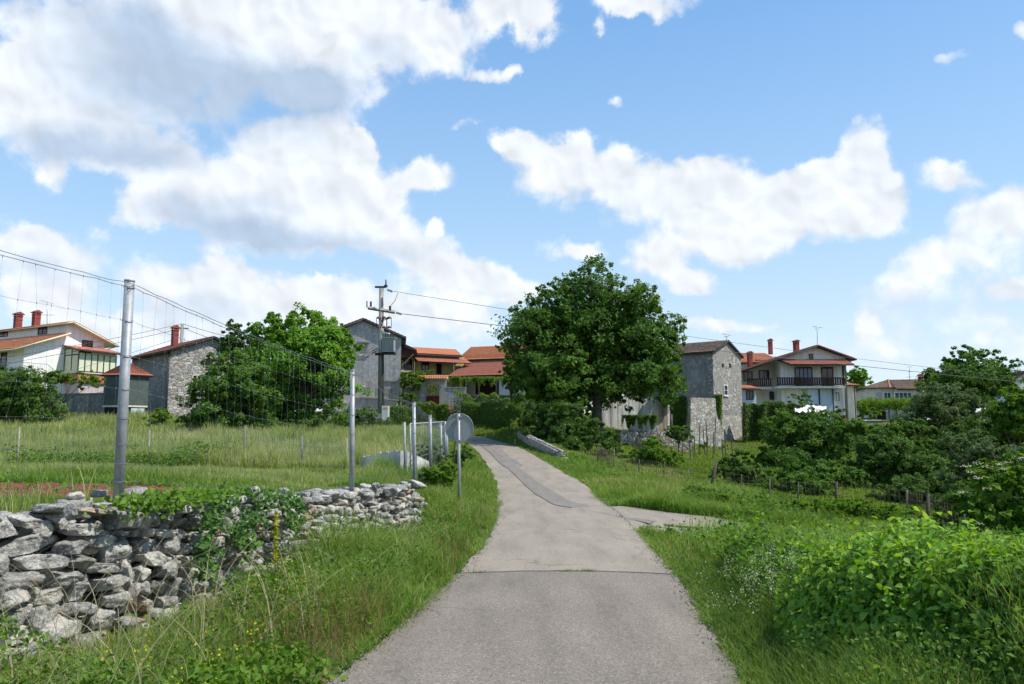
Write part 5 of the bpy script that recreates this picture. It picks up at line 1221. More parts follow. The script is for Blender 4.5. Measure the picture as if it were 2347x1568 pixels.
for i in range(4):
    a, b = ov[i], ov[(i + 1) % 4]; c0 = ctr + (a - ctr) * .02; c1 = ctr + (b - ctr) * .02
    roof('roof', (a[0], a[1], zt - .02), (b[0], b[1], zt - .02), (c0[0], c0[1], top), (c1[0], c1[1], top), 'tile3', sh2, .1)
g0 = 1.6; inn = [ctr + (q - ctr) * .9 for q in P4]; m = MB(); m.hexa([(q[0], q[1] , g0) for q in inn] + [(q[0], q[1], zb - .12) for q in inn]); m.build('garage_shade_block', M['dark'], sh2)  # solid block, its near-black colour stands in for the garage's shade
f5 = Face(inn[1], f4.d); m = MB(); f5.box(m, .25, Lr * .85, g0, zb - .2, .01, .06); m.build('garage_door', M['bluewhite'], sh2)
for q in (P4[1], P4[2]): m = MB(); m.box((q[0], q[1], (g0 + zb) / 2 - .06), (.16, .16, zb - .13 - g0 - .01)); m.build('pillar', M['soot'], sh2)

# ---- left stone house
C = PT(385.5, 900, 60); gd = (.72, .694); f = Face(C, gd); sh3 = thing('stone_house', 'old grey rubble stone house with red chimney on the left', 'house', (C[0], C[1], 2.2))
W = f.s_at(572, 850); sa, za = f.sz(479, 776); sa = W / 2; ze = f.sz(385.5, 803)[1]; za = ze + (za - f.sz(385.5, 801)[1]) * 1.0 + .1; fl = Face(C, (-.694, .72)); Ll = 8.2
za = f.pt(sa, 0)[1]; za = ZA(479, 775, f.pt(sa, 0)[1])
m = MB(); f.prism(m, [(0, 1.9), (W, 1.9), (W, ze), (sa, za), (0, ze)], -.35, 0); m.build('gable_wall', M['stoneA'], sh3)
m = MB(); f.prism(m, [(.003, 1.9), (W - .003, 1.9), (W - .003, ze - .003), (sa, za - .02), (.003, ze - .003)], -Ll, -.35); m.build('wall', M['stoneA2'], sh3)
k = (za - ze) / sa
for s_, e_ in ((-.45, sa), (W + .45, sa)):
    zz = ze - .45 * k + .08; a = f.pt(s_, zz, -Ll - .3); b = f.pt(s_, zz, .35); c = f.pt(sa, za + .1, -Ll - .3); d_ = f.pt(sa, za + .1, .35)
    roof('roof', a, b, c, d_, 'tileold' if s_ > 0 else 'tile3', sh3, .12)
chimney(sh3, 400, 745, 790, 16, 64, yaw=.9); window(sh3, f, 469, 488, 822, 838, frame='stoneA', pane='dark', bars=(0, 0), sill=False); window(sh3, f, 441, 470, 862, 884, frame='cream', pane='dark', bars=(2, 0), sill=False)
m = MB(); p = fl.pt(.0, 0); m.tube([(p[0] - .05, p[1] - .12, 2.2), (p[0] - .05, p[1] - .12, ze - .1)], .05, 8); m.build('drainpipe', M['soot'], sh3, True)

m = MB(); m.tube([f.pt(-.5, ze - .45 * k, -Ll - .3), f.pt(-.5, ze - .45 * k, .35)], .06, 8); m.build('gutter', M['soot'], sh3)
# ---- pole and wires behind the stone house
t = thing('utility_pole', 'thin pole with small insulators behind the stone house roof', 'pole', tuple(PT(416, 900, 84))); a = PT(418, 742, 84)
m = MB(); m.tube([tuple(a - [0, 0, 9]), tuple(a)], .16, 10); m.build('pole', M['poleconc'], t, True)
m = MB(); m.tube([tuple(a + [-.7, 0, -.5]), tuple(a + [.7, 0, -.5])], .05, 6); m.build('crossarm', M['soot'], t)
def wires(label, pairs, r, sag, n=40, group=None):
    m = MB()
    for p, q in pairs: p = np.array(p); q = np.array(q); tt = np.linspace(0, 1, n); P = p[None] * (1 - tt[:, None]) + q[None] * tt[:, None]; P[:, 2] -= sag * 4 * tt * (1 - tt); m.tube([tuple(x_) for x_ in P], r, 4)
    o = m.build('power_line', M['cable'], loc=tuple(pairs[0][0])); tag(o, label, 'power line', group)
wires('thin wires running left from the pole behind the stone house', [(a, PT(-150, 842, 70)), (a - [0, 0, .5], PT(-150, 858, 70)), (a - [0, 0, 1.4], PT(-150, 930, 66))], .022, .3)
wires('thin wires running right from the pole behind the stone house', [(a, PT(700, 800, 82)), (a - [0, 0, .4], PT(640, 812, 82))], .022, .4)

# ---- grey stucco house
f = Face(PT(739, 900, 74.), (1, .14)); gh = thing('grey_house', 'tall grey stucco house with plain gable behind the transformer pole', 'house', tuple(PT(829, 955, 74)))
W = f.s_at(918.5, 850); sa = W / 2; za = f.sz(829, 733)[1]; ze = f.sz(918.5, 771)[1]; zb = 2.2; Dp = 13.5
zm = f.sz(900, 874)[1]
m = MB(); f.prism(m, [(0, zm), (W, zm), (W, ze), (sa, za), (0, ze)], -Dp, 0); m.build('wall', M['stucco'], gh)
m = MB(); f.box(m, .003, W + .03, zb - .6, zm, -Dp - .01, .03); m.build('plinth_wall', M['stucco2'], gh)
k = (za - ze) / sa
for s_ in (-.6, W + .45):
    zz = ze - .5 * k + .1; roof('roof', f.pt(s_, zz, -Dp - .3), f.pt(s_, zz, .3), f.pt(sa, za + .12, -Dp - .3), f.pt(sa, za + .12, .3), 'tilebrown', gh, .22)
window(gh, f, 824, 843, 790, 812, frame='stucco2', pane='trafo', bars=(2, 3)); m = MB(); a, b, z0, z1 = f.px(820, 847, 783, 785.5); f.box(m, a, b, z0, z1, -.01, .2); m.build('lintel', M['stucco2'], gh)
m = MB(); a, b, z0, z1 = f.px(880, 921, 872, 874.5); f.box(m, a, b, z0, z1, .04, .14); m.build('pipe', M['metal'], gh)
m = MB(); a, b, z0, z1 = f.px(860, 900, 891, 907); f.box(m, a, b, z0, z1, .035, .05); a, b, z0, z1 = f.px(818, 850, 888, 897); f.box(m, a, b, z0, z1, .035, .05); m.build('exposed_masonry', M['stoneA2'], gh)
chimney(gh, 769, 734, 752, 12, 78, mat='tilebrown' if False else 'stucco2', capmat='red', yaw=.1); chimney(gh, 783, 741, 752, 9, 81, mat='stucco2', capmat='red', yaw=.1); chimney(gh, 926, 778, 795, 8, 83, mat='stucco2', capmat='red', yaw=.2)
fw = Face(PT(912, 850, 80.3), (1, .1)); m = MB(); P5 = [fw.sz(*q) for q in ((908, 779), (955, 801), (955, 806), (908, 789))]
fw.prism(m, P5, -4, 0); m.build('wing_roof', M['tilebrown'], gh)
m = MB(); fw.prism(m, [(P5[3][0], P5[3][1] - .02), (P5[2][0] - .1, P5[2][1] - .02), (P5[2][0] - .9, P5[2][1] - .55), (P5[3][0], P5[2][1] - .55)], -3.6, -.15); m.build('wing_eave', M['wood'], gh)
m = MB(); m.tube([fw.pt(*fw.sz(921, 838), -.1), fw.pt(*fw.sz(947, 813), .2)], .07, 6); m.build('eave_strut', M['woodl'], gh)
lean = thing('shed', 'low rough walled lean to with cement lid beside the transformer pole', 'shed', tuple(PT(860, 950, 73))); f6 = Face(PT(812, 900, 73.3), (1, 0)); a, b, z0, z1 = f6.px(812, 912, 880, 985); m = MB()
f6.prism(m, [(0, 1.6), (b, 1.6), (b, f6.sz(900, 918)[1]), (b * .55, f6.sz(870, 914)[1]), (0, f6.sz(812, 912)[1])], -1.4, 0); m.build('wall', M['stucco2'], lean)
m = MB(); f6.prism(m, [(-.1, f6.sz(812, 912)[1]), (b * .55, f6.sz(870, 914)[1]), (b + .1, f6.sz(900, 919)[1]), (b + .1, f6.sz(900, 919)[1] + .1), (b * .55, f6.sz(870, 914)[1] + .12), (-.1, f6.sz(812, 912)[1] + .12)], -1.5, .12); m.build('roof_slab', M['stucco2'], lean)

# ---- transformer pole
d = 62.; tp = thing('transformer_pole', 'concrete pole carrying a grey transformer, crossarm and insulators', 'utility pole', tuple(PT(873, 985, d)))
a = PT(874, 661, d); b = PT(873, 990, d); b[2] = float(zg(b[0], b[1])) - .3
m = MB(); m.tube([tuple(b), tuple(a)], [.28, .17], 16); m.build('pole', M['poleconc'], tp, True)
S_ = lambda px: px * d / F
m = MB(); c = PT(872, 658, d); m.box((c[0], c[1], c[2]), (S_(25), .25, S_(3.5)), 0); c2 = PT(884, 656, d); m.box((c2[0], c2[1], c2[2]), (S_(8), .16, S_(5)), 0); m.build('top_bracket', M['soot'], tp)
m = MB(); m.tube([tuple(PT(884.5, 656, d)), tuple(PT(884.5, 641, d))], [.06, .045], 8); m.build('post_insulator', M['cable'], tp, True)
m = MB(); p = PT(843, 706, d - .4); q = PT(905, 716, d + .2); m.tube([tuple(p), tuple(q)], .13, 4); m.build('crossarm', M['poleconc'], tp)
for (u, v0, v1, w_) in ((841, 705, 690, 1.6), (850, 703, 691, 2.8), (894, 712, 701, 3.2)):
    m = MB(); n_ = 8
    for i in range(n_): pass
    zz = np.linspace(0, 1, 13); P = [tuple(PT(u, v0 + (v1 - v0) * q_, d - .2)) for q_ in zz]; m.tube(P, [S_(w_) * (1 if i % 2 else .6) for i in range(13)], 10); m.build('insulator', M['cable'], tp, True)
for (u0, v0, u1, v1) in ((888, 663, 900, 667.5), (908, 715.5, 921, 719.5), (856, 704, 867, 710)):
    m = MB(); zz = np.linspace(0, 1, 13); P = [tuple(PT(u0 + (u1 - u0) * q_, v0 + (v1 - v0) * q_, d - .3)) for q_ in zz]; m.tube(P, [S_(4.4) * (1 if i % 2 else .55) for i in range(13)], 12); m.build('strain_insulator', M['glassins'], tp, True)
for u in (868, 881, 892):                    # fuse cutouts: caps above and below joined by thin rods
    for dv_ in (0, 22):
        m = MB(); c = PT(u, 728 + dv_ * 1., d - .5); m.tube([tuple(c - [0, 0, S_(2)]), tuple(c), tuple(c + [0, 0, S_(2.6)])], [S_(5.5), S_(5.2), S_(1.5)], 12); m.build('fuse_cap', M['porc'], tp, True)
    m = MB()
    for du in (-5, 5): m.tube([tuple(PT(u + du, 728, d - .5)), tuple(PT(u + du, 750, d - .5))], S_(.7), 6)
    m.tube([tuple(PT(u, 730, d - .5)), tuple(PT(873, 736, d))], S_(1), 6); m.build('fuse_rod', M['cable'], tp, True)
c = PT(891, 791, d - .55); m = MB(); m.box(tuple(c), (S_(27), .75, S_(29))); 
for k_ in range(9): m.box((c[0] - S_(12) + S_(3) * k_, c[1] - .4, c[2] - S_(1)), (S_(.9), .08, S_(24)))
tb = m.build('transformer', M['trafo'], tp)
m = MB(); m.box((c[0], c[1], c[2] + S_(15.5)), (S_(31), .9, S_(2.2))); m.box((c[0], c[1], c[2] - S_(15.5)), (S_(29), .85, S_(2))); m.build('transformer_lid', M['trafo'], tb)
for k_ in range(4): m = MB(); q = c + [S_(-8 + 6 * k_), 0, S_(16.5)]; zz = np.linspace(0, 1, 9); m.tube([tuple(q + [0, 0, S_(10) * z_]) for z_ in zz], [S_(1.9) * (1 if i % 2 else .6) for i in range(9)], 8); m.build('bushing', M['cable'], tb, True)
m = MB(); c3 = PT(884, 811, d - .5); m.box(tuple(c3), (S_(46), .6, S_(3.4))); m.box(tuple(PT(866, 812, d - .3)), (S_(12), .3, S_(5))); m.build('support_bracket', M['soot'], tp)
m = MB(); m.tube([tuple(PT(876, 762, d - .3)), tuple(PT(894, 766, d - .5))], S_(2.2), 8); m.build('surge_arm', M['whitem'], tp)
m = MB()
for du in (3.5, 6): m.tube([tuple(PT(873 + du, 810, d - .35)), tuple(PT(874 + du, 870, d - .35)), tuple(PT(874 + du, 935, d - .35))], S_(.9), 5)
m.build('cable', M['cable'], tp)
m = MB(); c4 = PT(883.5, 949, d - .5); m.box(tuple(c4), (S_(15), .5, S_(37))); cb_ = m.build('cabinet', M['whitem'], tp)
m = MB(); c5 = PT(884, 936, d - .5); m.box((c5[0], c5[1] - .256, c5[2]), (S_(8), .01, S_(4))); m.build('warning_plate', M['yellowp'], cb_)
m = MB(); c6 = PT(871, 957, d - .5); m.box(tuple(c6), (S_(7), .4, S_(18))); m.build('meter_box', M['whitem'], tp)
wires('upper bare wire running from the transformer pole to the right', [(PT(901, 667.5, d - .3), PT(2800, 905, 88))], .016, .9)
wires('lower bare wire running from the transformer pole to the right', [(PT(922, 719.5, d - .3), PT(2800, 918, 86))], .024, .35)
wires('pair of drooping black cables from the transformer pole towards the walnut tree', [(PT(866, 798, d - .3), PT(760, 830, 58)), (PT(866, 803, d - .3), PT(760, 833, 58))], .045, .25)
m = MB(); m.tube([tuple(PT(912, 672, d - .3)), tuple(PT(905, 690, d - .3)), tuple(PT(896, 700, d - .3))], .02, 4); m.build('jumper_wire', M['cable'], tp)
# ---- yellow house with red roofs
d0 = 82.; f = Face(PT(912, 850, 84.5), (1, .5)); yh = thing('house', 'yellow farmhouse with an orange tile roof and brown shutters', 'house', tuple(PT(980, 900, 84)))
W = f.s_at(1064, 850); zt = f.sz(985, 823)[1]; m = MB(); f.box(m, 0, W, 2.5, zt + .4, -6, 0); m.build('wall', M['yellow'], yh)
e0 = f.sz(949, 812, .7); e1 = f.sz(1053, 825.5, .7); r0 = f.sz(943, 795, -2.6); r1 = f.sz(1043, 806, -2.6)
roof('roof', f.pt(e0[0] - 2, zt + .45, .7), f.pt(e1[0] + .3, zt + .45, .7), f.pt(r0[0] - 2, r0[1], -3), f.pt(r1[0] + .2, r0[1], -3), 'tile2', yh, .12)
roof('roof', f.pt(e0[0] - 2, zt + .35, -6.6), f.pt(e1[0] + .6, zt + .35, -6.6), f.pt(r0[0] - 2, r0[1] - .01, -3), f.pt(r1[0] + .2, r0[1] - .01, -3), 'tile2', yh, .12)
roof('porch_roof', f.pt(e0[0] + .1, zt - .5, 1.9), f.pt(e1[0] + .9, zt - .5, 1.9), f.pt(e0[0] + .1, zt + .1, .3), f.pt(e1[0] + .9, zt + .1, .3), 'tile3', yh, .05)
window(yh, f, 967, 982, 829, 851, pane='glass', bars=(1, 0), frame='wood'); window(yh, f, 1001, 1011, 835, 857, pane='dark', bars=(0, 0), frame='wood'); window(yh, f, 928, 943, 826, 846, pane='rglass', bars=(3, 0), frame='wood', name='shutter_pair')
m = MB()
for u in (950, 1040): q = f.s_at(u, 850, 1.8); f.box(m, q - .06, q + .06, 2.6, zt - .55, 1.7, 1.82)
m.build('porch_post', M['woodl'], yh)
m = MB(); m.tube([f.pt(e0[0] - 2, zt + .33, .78), f.pt(e1[0] + .3, zt + .33, .78)], .07, 6); m.build('gutter', M['soot'], yh)
m = MB(); m.tube([f.pt(f.s_at(951), 2.6, .08), f.pt(f.s_at(951), zt + .3, .08)], .05, 6); m.build('drainpipe', M['soot'], yh)
# big roofed barn
g1 = Face(PT(1053, 850, 89), (1, -.36)); bn = thing('barn', 'long farm building with wide terracotta roof and dark open porch', 'barn', tuple(PT(1120, 900, 84)))
q1 = g1.s_at(1330, 850); zt = g1.sz(1060, 826)[1]; m = MB(); g1.box(m, .2, q1, 2.6, zt, -7, 0); m.build('wall', M['white2'], bn)
zr = g1.sz(1056, 797, -4.)[1]
roof('roof', g1.pt(-.2, zt - .02, .5), g1.pt(q1 + .5, zt - .02, .5), g1.pt(-.2, zr, -3.8), g1.pt(q1 + .5, zr, -3.8), 'tile4', bn, .14)
roof('roof', g1.pt(-.2, zt - .02, -8), g1.pt(q1 + .5, zt - .02, -8), g1.pt(-.2, zr - .01, -3.8), g1.pt(q1 + .5, zr - .01, -3.8), 'tile4', bn, .14)
po = 5.6; a0 = g1.sz(1024, 863, po); b0 = g1.sz(1330, 850, po); a1 = g1.sz(1072, 829, .3)
roof('porch_roof', g1.pt(a0[0], a0[1], po), g1.pt(b0[0] - 1, a0[1], po), g1.pt(a1[0], zt - .35, .3), g1.pt(b0[0] - 1, zt - .35, .3), 'tile3', bn, .08)
zpor = a0[1]
m = MB(); g1.box(m, a0[0] + 1, b0[0] - 1.2, 3.0, zpor - .1, .03, .1); m.build('porch_shade_wall', M['wood'], bn)  # dark sheet, its colour stands in for the shade under the porch
for u in (1069, 1098, 1138, 1180, 1230): q = g1.s_at(u, 880, po - .3); m = MB(); g1.box(m, q - .07, q + .07, 2.6, zpor + .02, po - .38, po - .24); m.build('porch_post', M['woodl'], bn)
q0_, q1_ = g1.s_at(1142, 880, po - .6), g1.s_at(1200, 880, po - .6); m = MB(); g1.box(m, q0_, q1_, 2.6, zpor - .45, po - 1.2, po - .8); m.build('white_side_wall', M['white'], bn)
hb = thing('house', 'distant rooftop peeping above the barn roof beside the big tree', 'house', tuple(PT(1155, 800, 100))); f8 = Face(PT(1140, 850, 100), (1, 0)); za = f8.sz(1156, 785)[1]; m = MB(); f8.box(m, 0, 5, 3, za - 1.2, -7, 0); m.build('wall', M['cream'], hb)
roof('roof', f8.pt(-.6, za - 1.3, .4), f8.pt(-.6, za - 1.3, -7.4), f8.pt(1., za, .4), f8.pt(1., za, -7.4), 'tile2', hb, .12); roof('roof', f8.pt(6, za - 1.6, .4), f8.pt(6, za - 1.6, -7.4), f8.pt(1., za, .4), f8.pt(1., za, -7.4), 'tile2', hb, .12)
# courtyard wall with tiled arch gateway
f = Face(PT(920, 900, 75.5), (1, .0)); cw_ = thing('courtyard_wall', 'patchy grey courtyard wall with tile capped arched gateway', 'wall', tuple(PT(990, 940, 75.5)))
def PX(u, v, o=0.): return f.sz(u, v, o)
m = MB(); a, zt_ = PX(962, 889); f.box(m, .02, a, 2.2, zt_, -.35, 0); f.box(m, 0, a, zt_, zt_ + .08, -.42, .06); m.build('wall', M['stucco2'], cw_)
gl, gr = PX(977, 900)[0], PX(1007, 900)[0]; zT = PX(990, 868)[1]; zA = PX(992, 877)[1]; e1 = PX(1022, 880)[0]; zspr = PX(977, 882)[1]
m = MB(); f.box(m, a + .003, gl, 2.2, zT, -.4, .03); f.box(m, gr, e1, 2.2, zT, -.4, .03)
n_ = 10; prof = [(gl, zT), (gl, zspr)] + [(gl + (gr - gl) * i / n_, zspr + (zA - zspr) * math.sin(math.pi * i / n_)) for i in range(1, n_)] + [(gr, zspr), (gr, zT)]
for i in range(n_):
    x0 = gl + (gr - gl) * i / n_; x1 = gl + (gr - gl) * (i + 1) / n_; h0_ = zspr + (zA - zspr) * math.sin(math.pi * i / n_); h1_ = zspr + (zA - zspr) * math.sin(math.pi * (i + 1) / n_); f.prism(m, [(x0, h0_), (x1, h1_), (x1, zT), (x0, zT)], -.4, .03)
m.build('gateway', M['stucco2'], cw_)
roof('tile_cap', f.pt(a - .25, zT - .02, .4), f.pt(e1 + .2, zT - .02, .4), f.pt(a - .25, zT + .3, -.2), f.pt(e1 + .2, zT + .3, -.2), 'tile', cw_, .06)
m = MB(); f.box(m, gl + .01, gr - .01, PX(990, 928)[1] - .6, PX(990, 907.5)[1], -.12, -.06)
for i in range(6): x_ = gl + .05 + (gr - gl - .1) * i / 5; f.box(m, x_ - .025, x_ + .025, PX(990, 930)[1], PX(990, 908)[1], -.058, -.04)
m.build('gate', M['rwood'], cw_)
m = MB(); b = PX(1068, 889)[0]; f.box(m, e1 + .003, b, 2.2, PX(1040, 889)[1], -.36, 0); f.box(m, e1 + .003, b, PX(1040, 889)[1], PX(1040, 889)[1] + .07, -.42, .06); m.build('wall', M['stucco'], cw_)
m = MB(); c = PX(1330, 907)[0]; f.box(m, b + .003, c, 2.2, PX(1100, 907)[1], -.34, -.02); f.box(m, b + .003, c, PX(1100, 907)[1], PX(1100, 907)[1] + .07, -.4, .05); m.build('wall', M['concrete'], cw_)
sm = thing('shed', 'small pale roofed lean to beside the grey house eave', 'shed', tuple(PT(930, 880, 79))); f9 = Face(PT(917, 880, 78.5), (1, 0)); m = MB(); z_ = f9.sz(930, 860)[1]; f9.box(m, 0, 1.6, 2.6, z_, -1.5, 0); m.build('wall', M['stucco2'], sm); m = MB(); f9.prism(m, [(-.1, z_ + .35), (1.0, z_ + .3), (1.9, z_ - .2), (1.9, z_ - .08), (1., z_ + .42), (-.1, z_ + .47)], -1.6, .15); m.build('roof', M['white2'], sm)

# ---- stone tower
C = PT(1636, 900, 70); f = Face(C, (.62, .785)); tw = thing('stone_tower', 'tall narrow stone tower house with battered foot and tiled gable roof', 'house', (C[0], C[1], .5)); fl = Face(C, (-.83, .557))
fl = Face(np.array(f.pt(0, 0)[:2]) + np.array([-.785, .62]) * 9, (.785, -.62))
W = f.s_at(1698, 830); ze = f.sz(1634, 806)[1]; sa = f.s_at(1663, 790); za = f.sz(1663, 783)[1]; sa = W * .5 if abs(sa - W / 2) < .6 else sa; zer = f.sz(1698, 824)[1]; zer = ze
m = MB(); f.prism(m, [(0, 3.6), (W, 3.6), (W, ze), (sa, za), (0, ze)], -.45, 0); m.build('gable_wall', M['stoneT'], tw)
m = MB(); f.prism(m, [(.004, 3.6), (W - .004, 3.6), (W - .004, ze - .01), (sa, za - .02), (.004, ze - .01)], -9, -.45); m.build('side_wall', M['plaster3'], tw)
zb = -.3; zm = 3.598; m = MB(); bt = .75
m.hexa([f.pt(-bt * .5, zb, bt), f.pt(W + bt, zb, bt), f.pt(W + bt, zb, -9), f.pt(-bt * .5, zb, -9), f.pt(0, zm, 0), f.pt(W, zm, 0), f.pt(W, zm, -9), f.pt(0, zm, -9)]); m.build('battered_foot', M['stoneT'], tw)
k = (za - ze) / sa
for s_ in (-.3, W + .3):
    zz = ze - .3 * k + .1; roof('roof', f.pt(s_, zz, -9.2), f.pt(s_, zz, .22), f.pt(sa, za + .13, -9.2), f.pt(sa, za + .13, .22), 'tileold', tw, .12)
window(tw, f, 1659.5, 1666.5, 884, 905, frame='white2', pane='dark', bars=(0, 1)); 
m = MB(); rs = np.random.RandomState(4)
for u, v in ((1656, 838), (1673, 838)): a, b, z0, z1 = f.px(u - 2, u + 2.5, v - 4, v + 4); f.box(m, a, b, z0, z1, -.1, .012)
m.build('putlog_hole', M['dark'], tw)
antenna('small television antenna on the stone tower roof', 1665, 766, 785, 74, [(767, 9, .08), (772, 4, 0)])

def wall_obj(name, label, fc, prof, th, mat, cat='wall', capm=None):
    m = MB(); fc.prism(m, prof, -th, 0); c = fc.pt(prof[0][0], prof[0][1], 0); t = m.build(name, M[mat], loc=c); tag(t, label, cat); return t
f = Face(PT(1581, 1000, 65), (1, .5)); a, z0 = f.sz(1641, 1031); s_ = lambda u, v: f.sz(u, v)
wall_obj('stone_pier_wall', 'pale rubble garden wall with sloping right side left of the tower', f, [(0, -.3), (s_(1656, 1031)[0], -.3), (s_(1652, 985)[0], s_(1650, 985)[1]), (s_(1641, 940)[0], s_(1641, 940)[1]), (s_(1640, 913)[0], s_(1640, 913)[1]), (s_(1583, 911)[0], s_(1582, 911)[1])], .35, 'stoneP')
f = Face(PT(1440, 960, 68), (1, .3)); a, b, z0, z1 = f.px(1400, 1522, 908, 985)
t = thing('garden_wall', 'white wall streaked with black stains and a rusty right end', 'wall', tuple(PT(1470, 980, 69))); m = MB(); f.box(m, f.s_at(1380), f.s_at(1508), 1.0, z1, -.3, 0); m.build('stained_wall', M['stain'], t); m = MB(); f.box(m, f.s_at(1508) + .002, f.s_at(1528), 1.0, z1, -.3, 0.01); m.build('rusty_end', M['rustwall'], t)
m = MB(); f.box(m, f.s_at(1528) + .004, f.s_at(1534), 1.0, z1 + .05, -3, .04); m.build('end_pillar', M['white2'], t)
f = Face(PT(1530, 960, 72), (1, 0)); o = wall_obj('ivy_wall', 'dark recessed wall grown over with ivy between two garden walls', f, [(0, .8), (f.s_at(1582), .8), (f.s_at(1582), f.sz(1560, 912)[1]), (0, f.sz(1560, 911)[1])], .6, 'concrete')
rs = np.random.RandomState(9); n = 9000; uu = rs.uniform(1532, 1583, n); vv = rs.uniform(909, 985, n); P = np.array([PT(a_, b_, 71.7) for a_, b_ in zip(uu, vv)]) + rs.randn(n, 3) * .08; o2 = leaf_mesh('ivy', P, .13, M['darkleaf'], None, np.tile([0., -1., .5], (n, 1)), rs, loc=tuple(P.mean(0))); tag(o2, 'dark ivy curtain filling the recess left of the pale rubble wall', 'ivy')
f = Face(PT(1448, 1010, 60), (1, .25)); z1 = f.sz(1500, 989)[1]
wall_obj('terrace_wall', 'low rubble terrace wall behind the vegetable garden', f, [(f.s_at(1420), -.5), (f.s_at(1584), -.5), (f.s_at(1584), z1 - .3), (f.s_at(1560), z1), (f.s_at(1420), z1 + .1)], .9, 'stoneW')
m = MB(); c = PT(1459, 994, 59.5); V_ = [];
m.tube([tuple(c + [0, .04, 0]), tuple(c + [0, 0, 0]), tuple(c - [0, .05, 0])], [.12, .11, .05], 12); o = m.build('satellite_dish', M['whitem'], loc=tuple(c)); tag(o, 'tiny white dish shape on the left end of the terrace wall', 'dish')
t = thing('picket_fence', 'short dark picket fence at the foot of the terrace wall', 'fence', tuple(PT(1465, 1030, 57)))
for i in range(9):
    p = PT(1452 + i * 3.3, 1012 + (i % 2), 57); q = PT(1452 + i * 3.3, 1035, 57); m = MB(); m.box(((p[0] + q[0]) / 2, p[1], (p[2] + q[2]) / 2), (.05, .03, p[2] - q[2])); m.build('picket', M['bark'], t)
m = MB(); p = PT(1450, 1020, 57.05); q = PT(1481, 1020, 57.05); m.tube([tuple(p), tuple(q)], .03, 5); m.build('rail', M['bark'], t)

# ---- white house on the right
f = Face(PT(1698, 900, 86), (1, 0)); wr_ = thing('house', 'white house on the right with dark balcony and low wide gable', 'house', tuple(PT(1860, 975, 84)))
W = f.s_at(1938, 850, 2.); sm_ = f.s_at(1789, 850, 2.); rec = 2.4; sa = f.s_at(1869, 800, 2.); za = f.sz(1869, 796, 2.)[1]; zr = f.sz(1938, 820, 2.)[1]; k = (za - zr) / (W - sa); zl = za - k * .93 * sa; zbt = 1.6
m = MB(); f.prism(m, [(sm_, zbt), (W, zbt), (W, zr), (sa, za), (sm_, za - k * .93 * (sa - sm_))], -11, 2.); m.build('wall', M['white2'], wr_)
m = MB(); f.prism(m, [(0, zbt), (sm_ - .003, zbt), (sm_ - .003, za - k * .93 * (sa - sm_) - .01), (0, zl)], -11, 2. - rec); m.build('wall', M['cream'], wr_)
f2 = Face(f.pt(0, 0, 2.), (1, 0)); f3 = Face(f.pt(0, 0, 2. - rec), (1, 0))
fo = 2.8
roof('roof', f.pt(-.9, zl - .9 * k * .93 + .14, -11.5), f.pt(-.9, zl - .9 * k * .93 + .14, fo), f.pt(sa, za + .16, -11.5), f.pt(sa, za + .16, fo), 'tile4', wr_, .16)
roof('roof', f.pt(W + .8, zr - .8 * k + .14, -11.5), f.pt(W + .8, zr - .8 * k + .14, fo), f.pt(sa, za + .16, -11.5), f.pt(sa, za + .16, fo), 'tile4', wr_, .16)
window(wr_, f2, 1855, 1862, 812, 827, bars=(0, 0), pane='rglass', sill=False); window(wr_, f2, 1824, 1860, 843, 884, bars=(3, 0), pane='bglass', sill=False, name='balcony_door', sub='door_glass'); window(wr_, f2, 1885, 1908, 843, 884, bars=(1, 0), pane='rglass', sill=False, name='balcony_door', sub='door_glass')
window(wr_, f3, 1706, 1723, 853, 873, bars=(1, 0), pane='rglass', sill=False); window(wr_, f3, 1741, 1761, 850, 868, bars=(1, 0)); window(wr_, f3, 1765, 1784, 899, 915, bars=(1, 0)); window(wr_, f2, 1912, 1922, 901, 919, bars=(1, 0), frame='woodl', pane='awn')
zc = f2.sz(1860, 835)[1]
a, b = f2.s_at(1802), f2.s_at(1940) + .2
roof('canopy', f2.pt(a, zc - .2, 2.0), f2.pt(b, zc - .2, 2.0), f2.pt(a - .8, zc + .5, .02), f2.pt(b - .3, zc + .5, .02), 'tile3', wr_, .12)
m = MB(); zf = f2.sz(1860, 885, 1.3)[1]; zr2 = f2.sz(1860, 865, 1.3)[1]; a = f2.s_at(1782, 880, 1.3); b = f2.s_at(1936, 880, 1.3); 
f2.box(m, a, b, zf - .22, zf, .003, 1.3); f3.box(m, f3.s_at(1715, 880, 1.2), a - .003, zf - .22, zf - .003, .003, 2.); m.build('balcony', M['cream'], wr_)
m = MB(); f2.box(m, a, b, zr2 - .1, zr2, 1.2, 1.3); f2.box(m, a, b, zf + .12, zf + .2, 1.21, 1.29)
for q in np.arange(a, b, .24): f2.box(m, q, q + .15, zf + .2, zr2 - .1, 1.22, 1.27)
for q in (a, a + (b - a) * .3, b - .1): f2.box(m, q, q + .12, zf + .003, zr2 + .06, 1.16, 1.305)
a3 = f3.s_at(1713, 880, 2.1); f3.box(m, a3, a, zr2 - .1, zr2, 2., 2.1); f3.box(m, a3, a, zf + .12, zf + .2, 2.01, 2.09)
for q in np.arange(a3, a - .1, .22): f3.box(m, q, q + .13, zf + .2, zr2 - .1, 2.02, 2.07)
m.build('railing', M['wood'], wr_)
m = MB()
for q in (b - .15,): f2.box(m, q, q + .15, zr2 + .1, zc - .2, 1.14, 1.28)
m.build('canopy_post', M['wood'], wr_)
m = MB(); a, b, z0, z1 = f2.px(1875, 1884, 886, 975); f2.box(m, f2.s_at(1846), f2.s_at(1879), zbt, zf - .25, .003, .6); m.build('side_panel', M['bluewhite'], wr_)
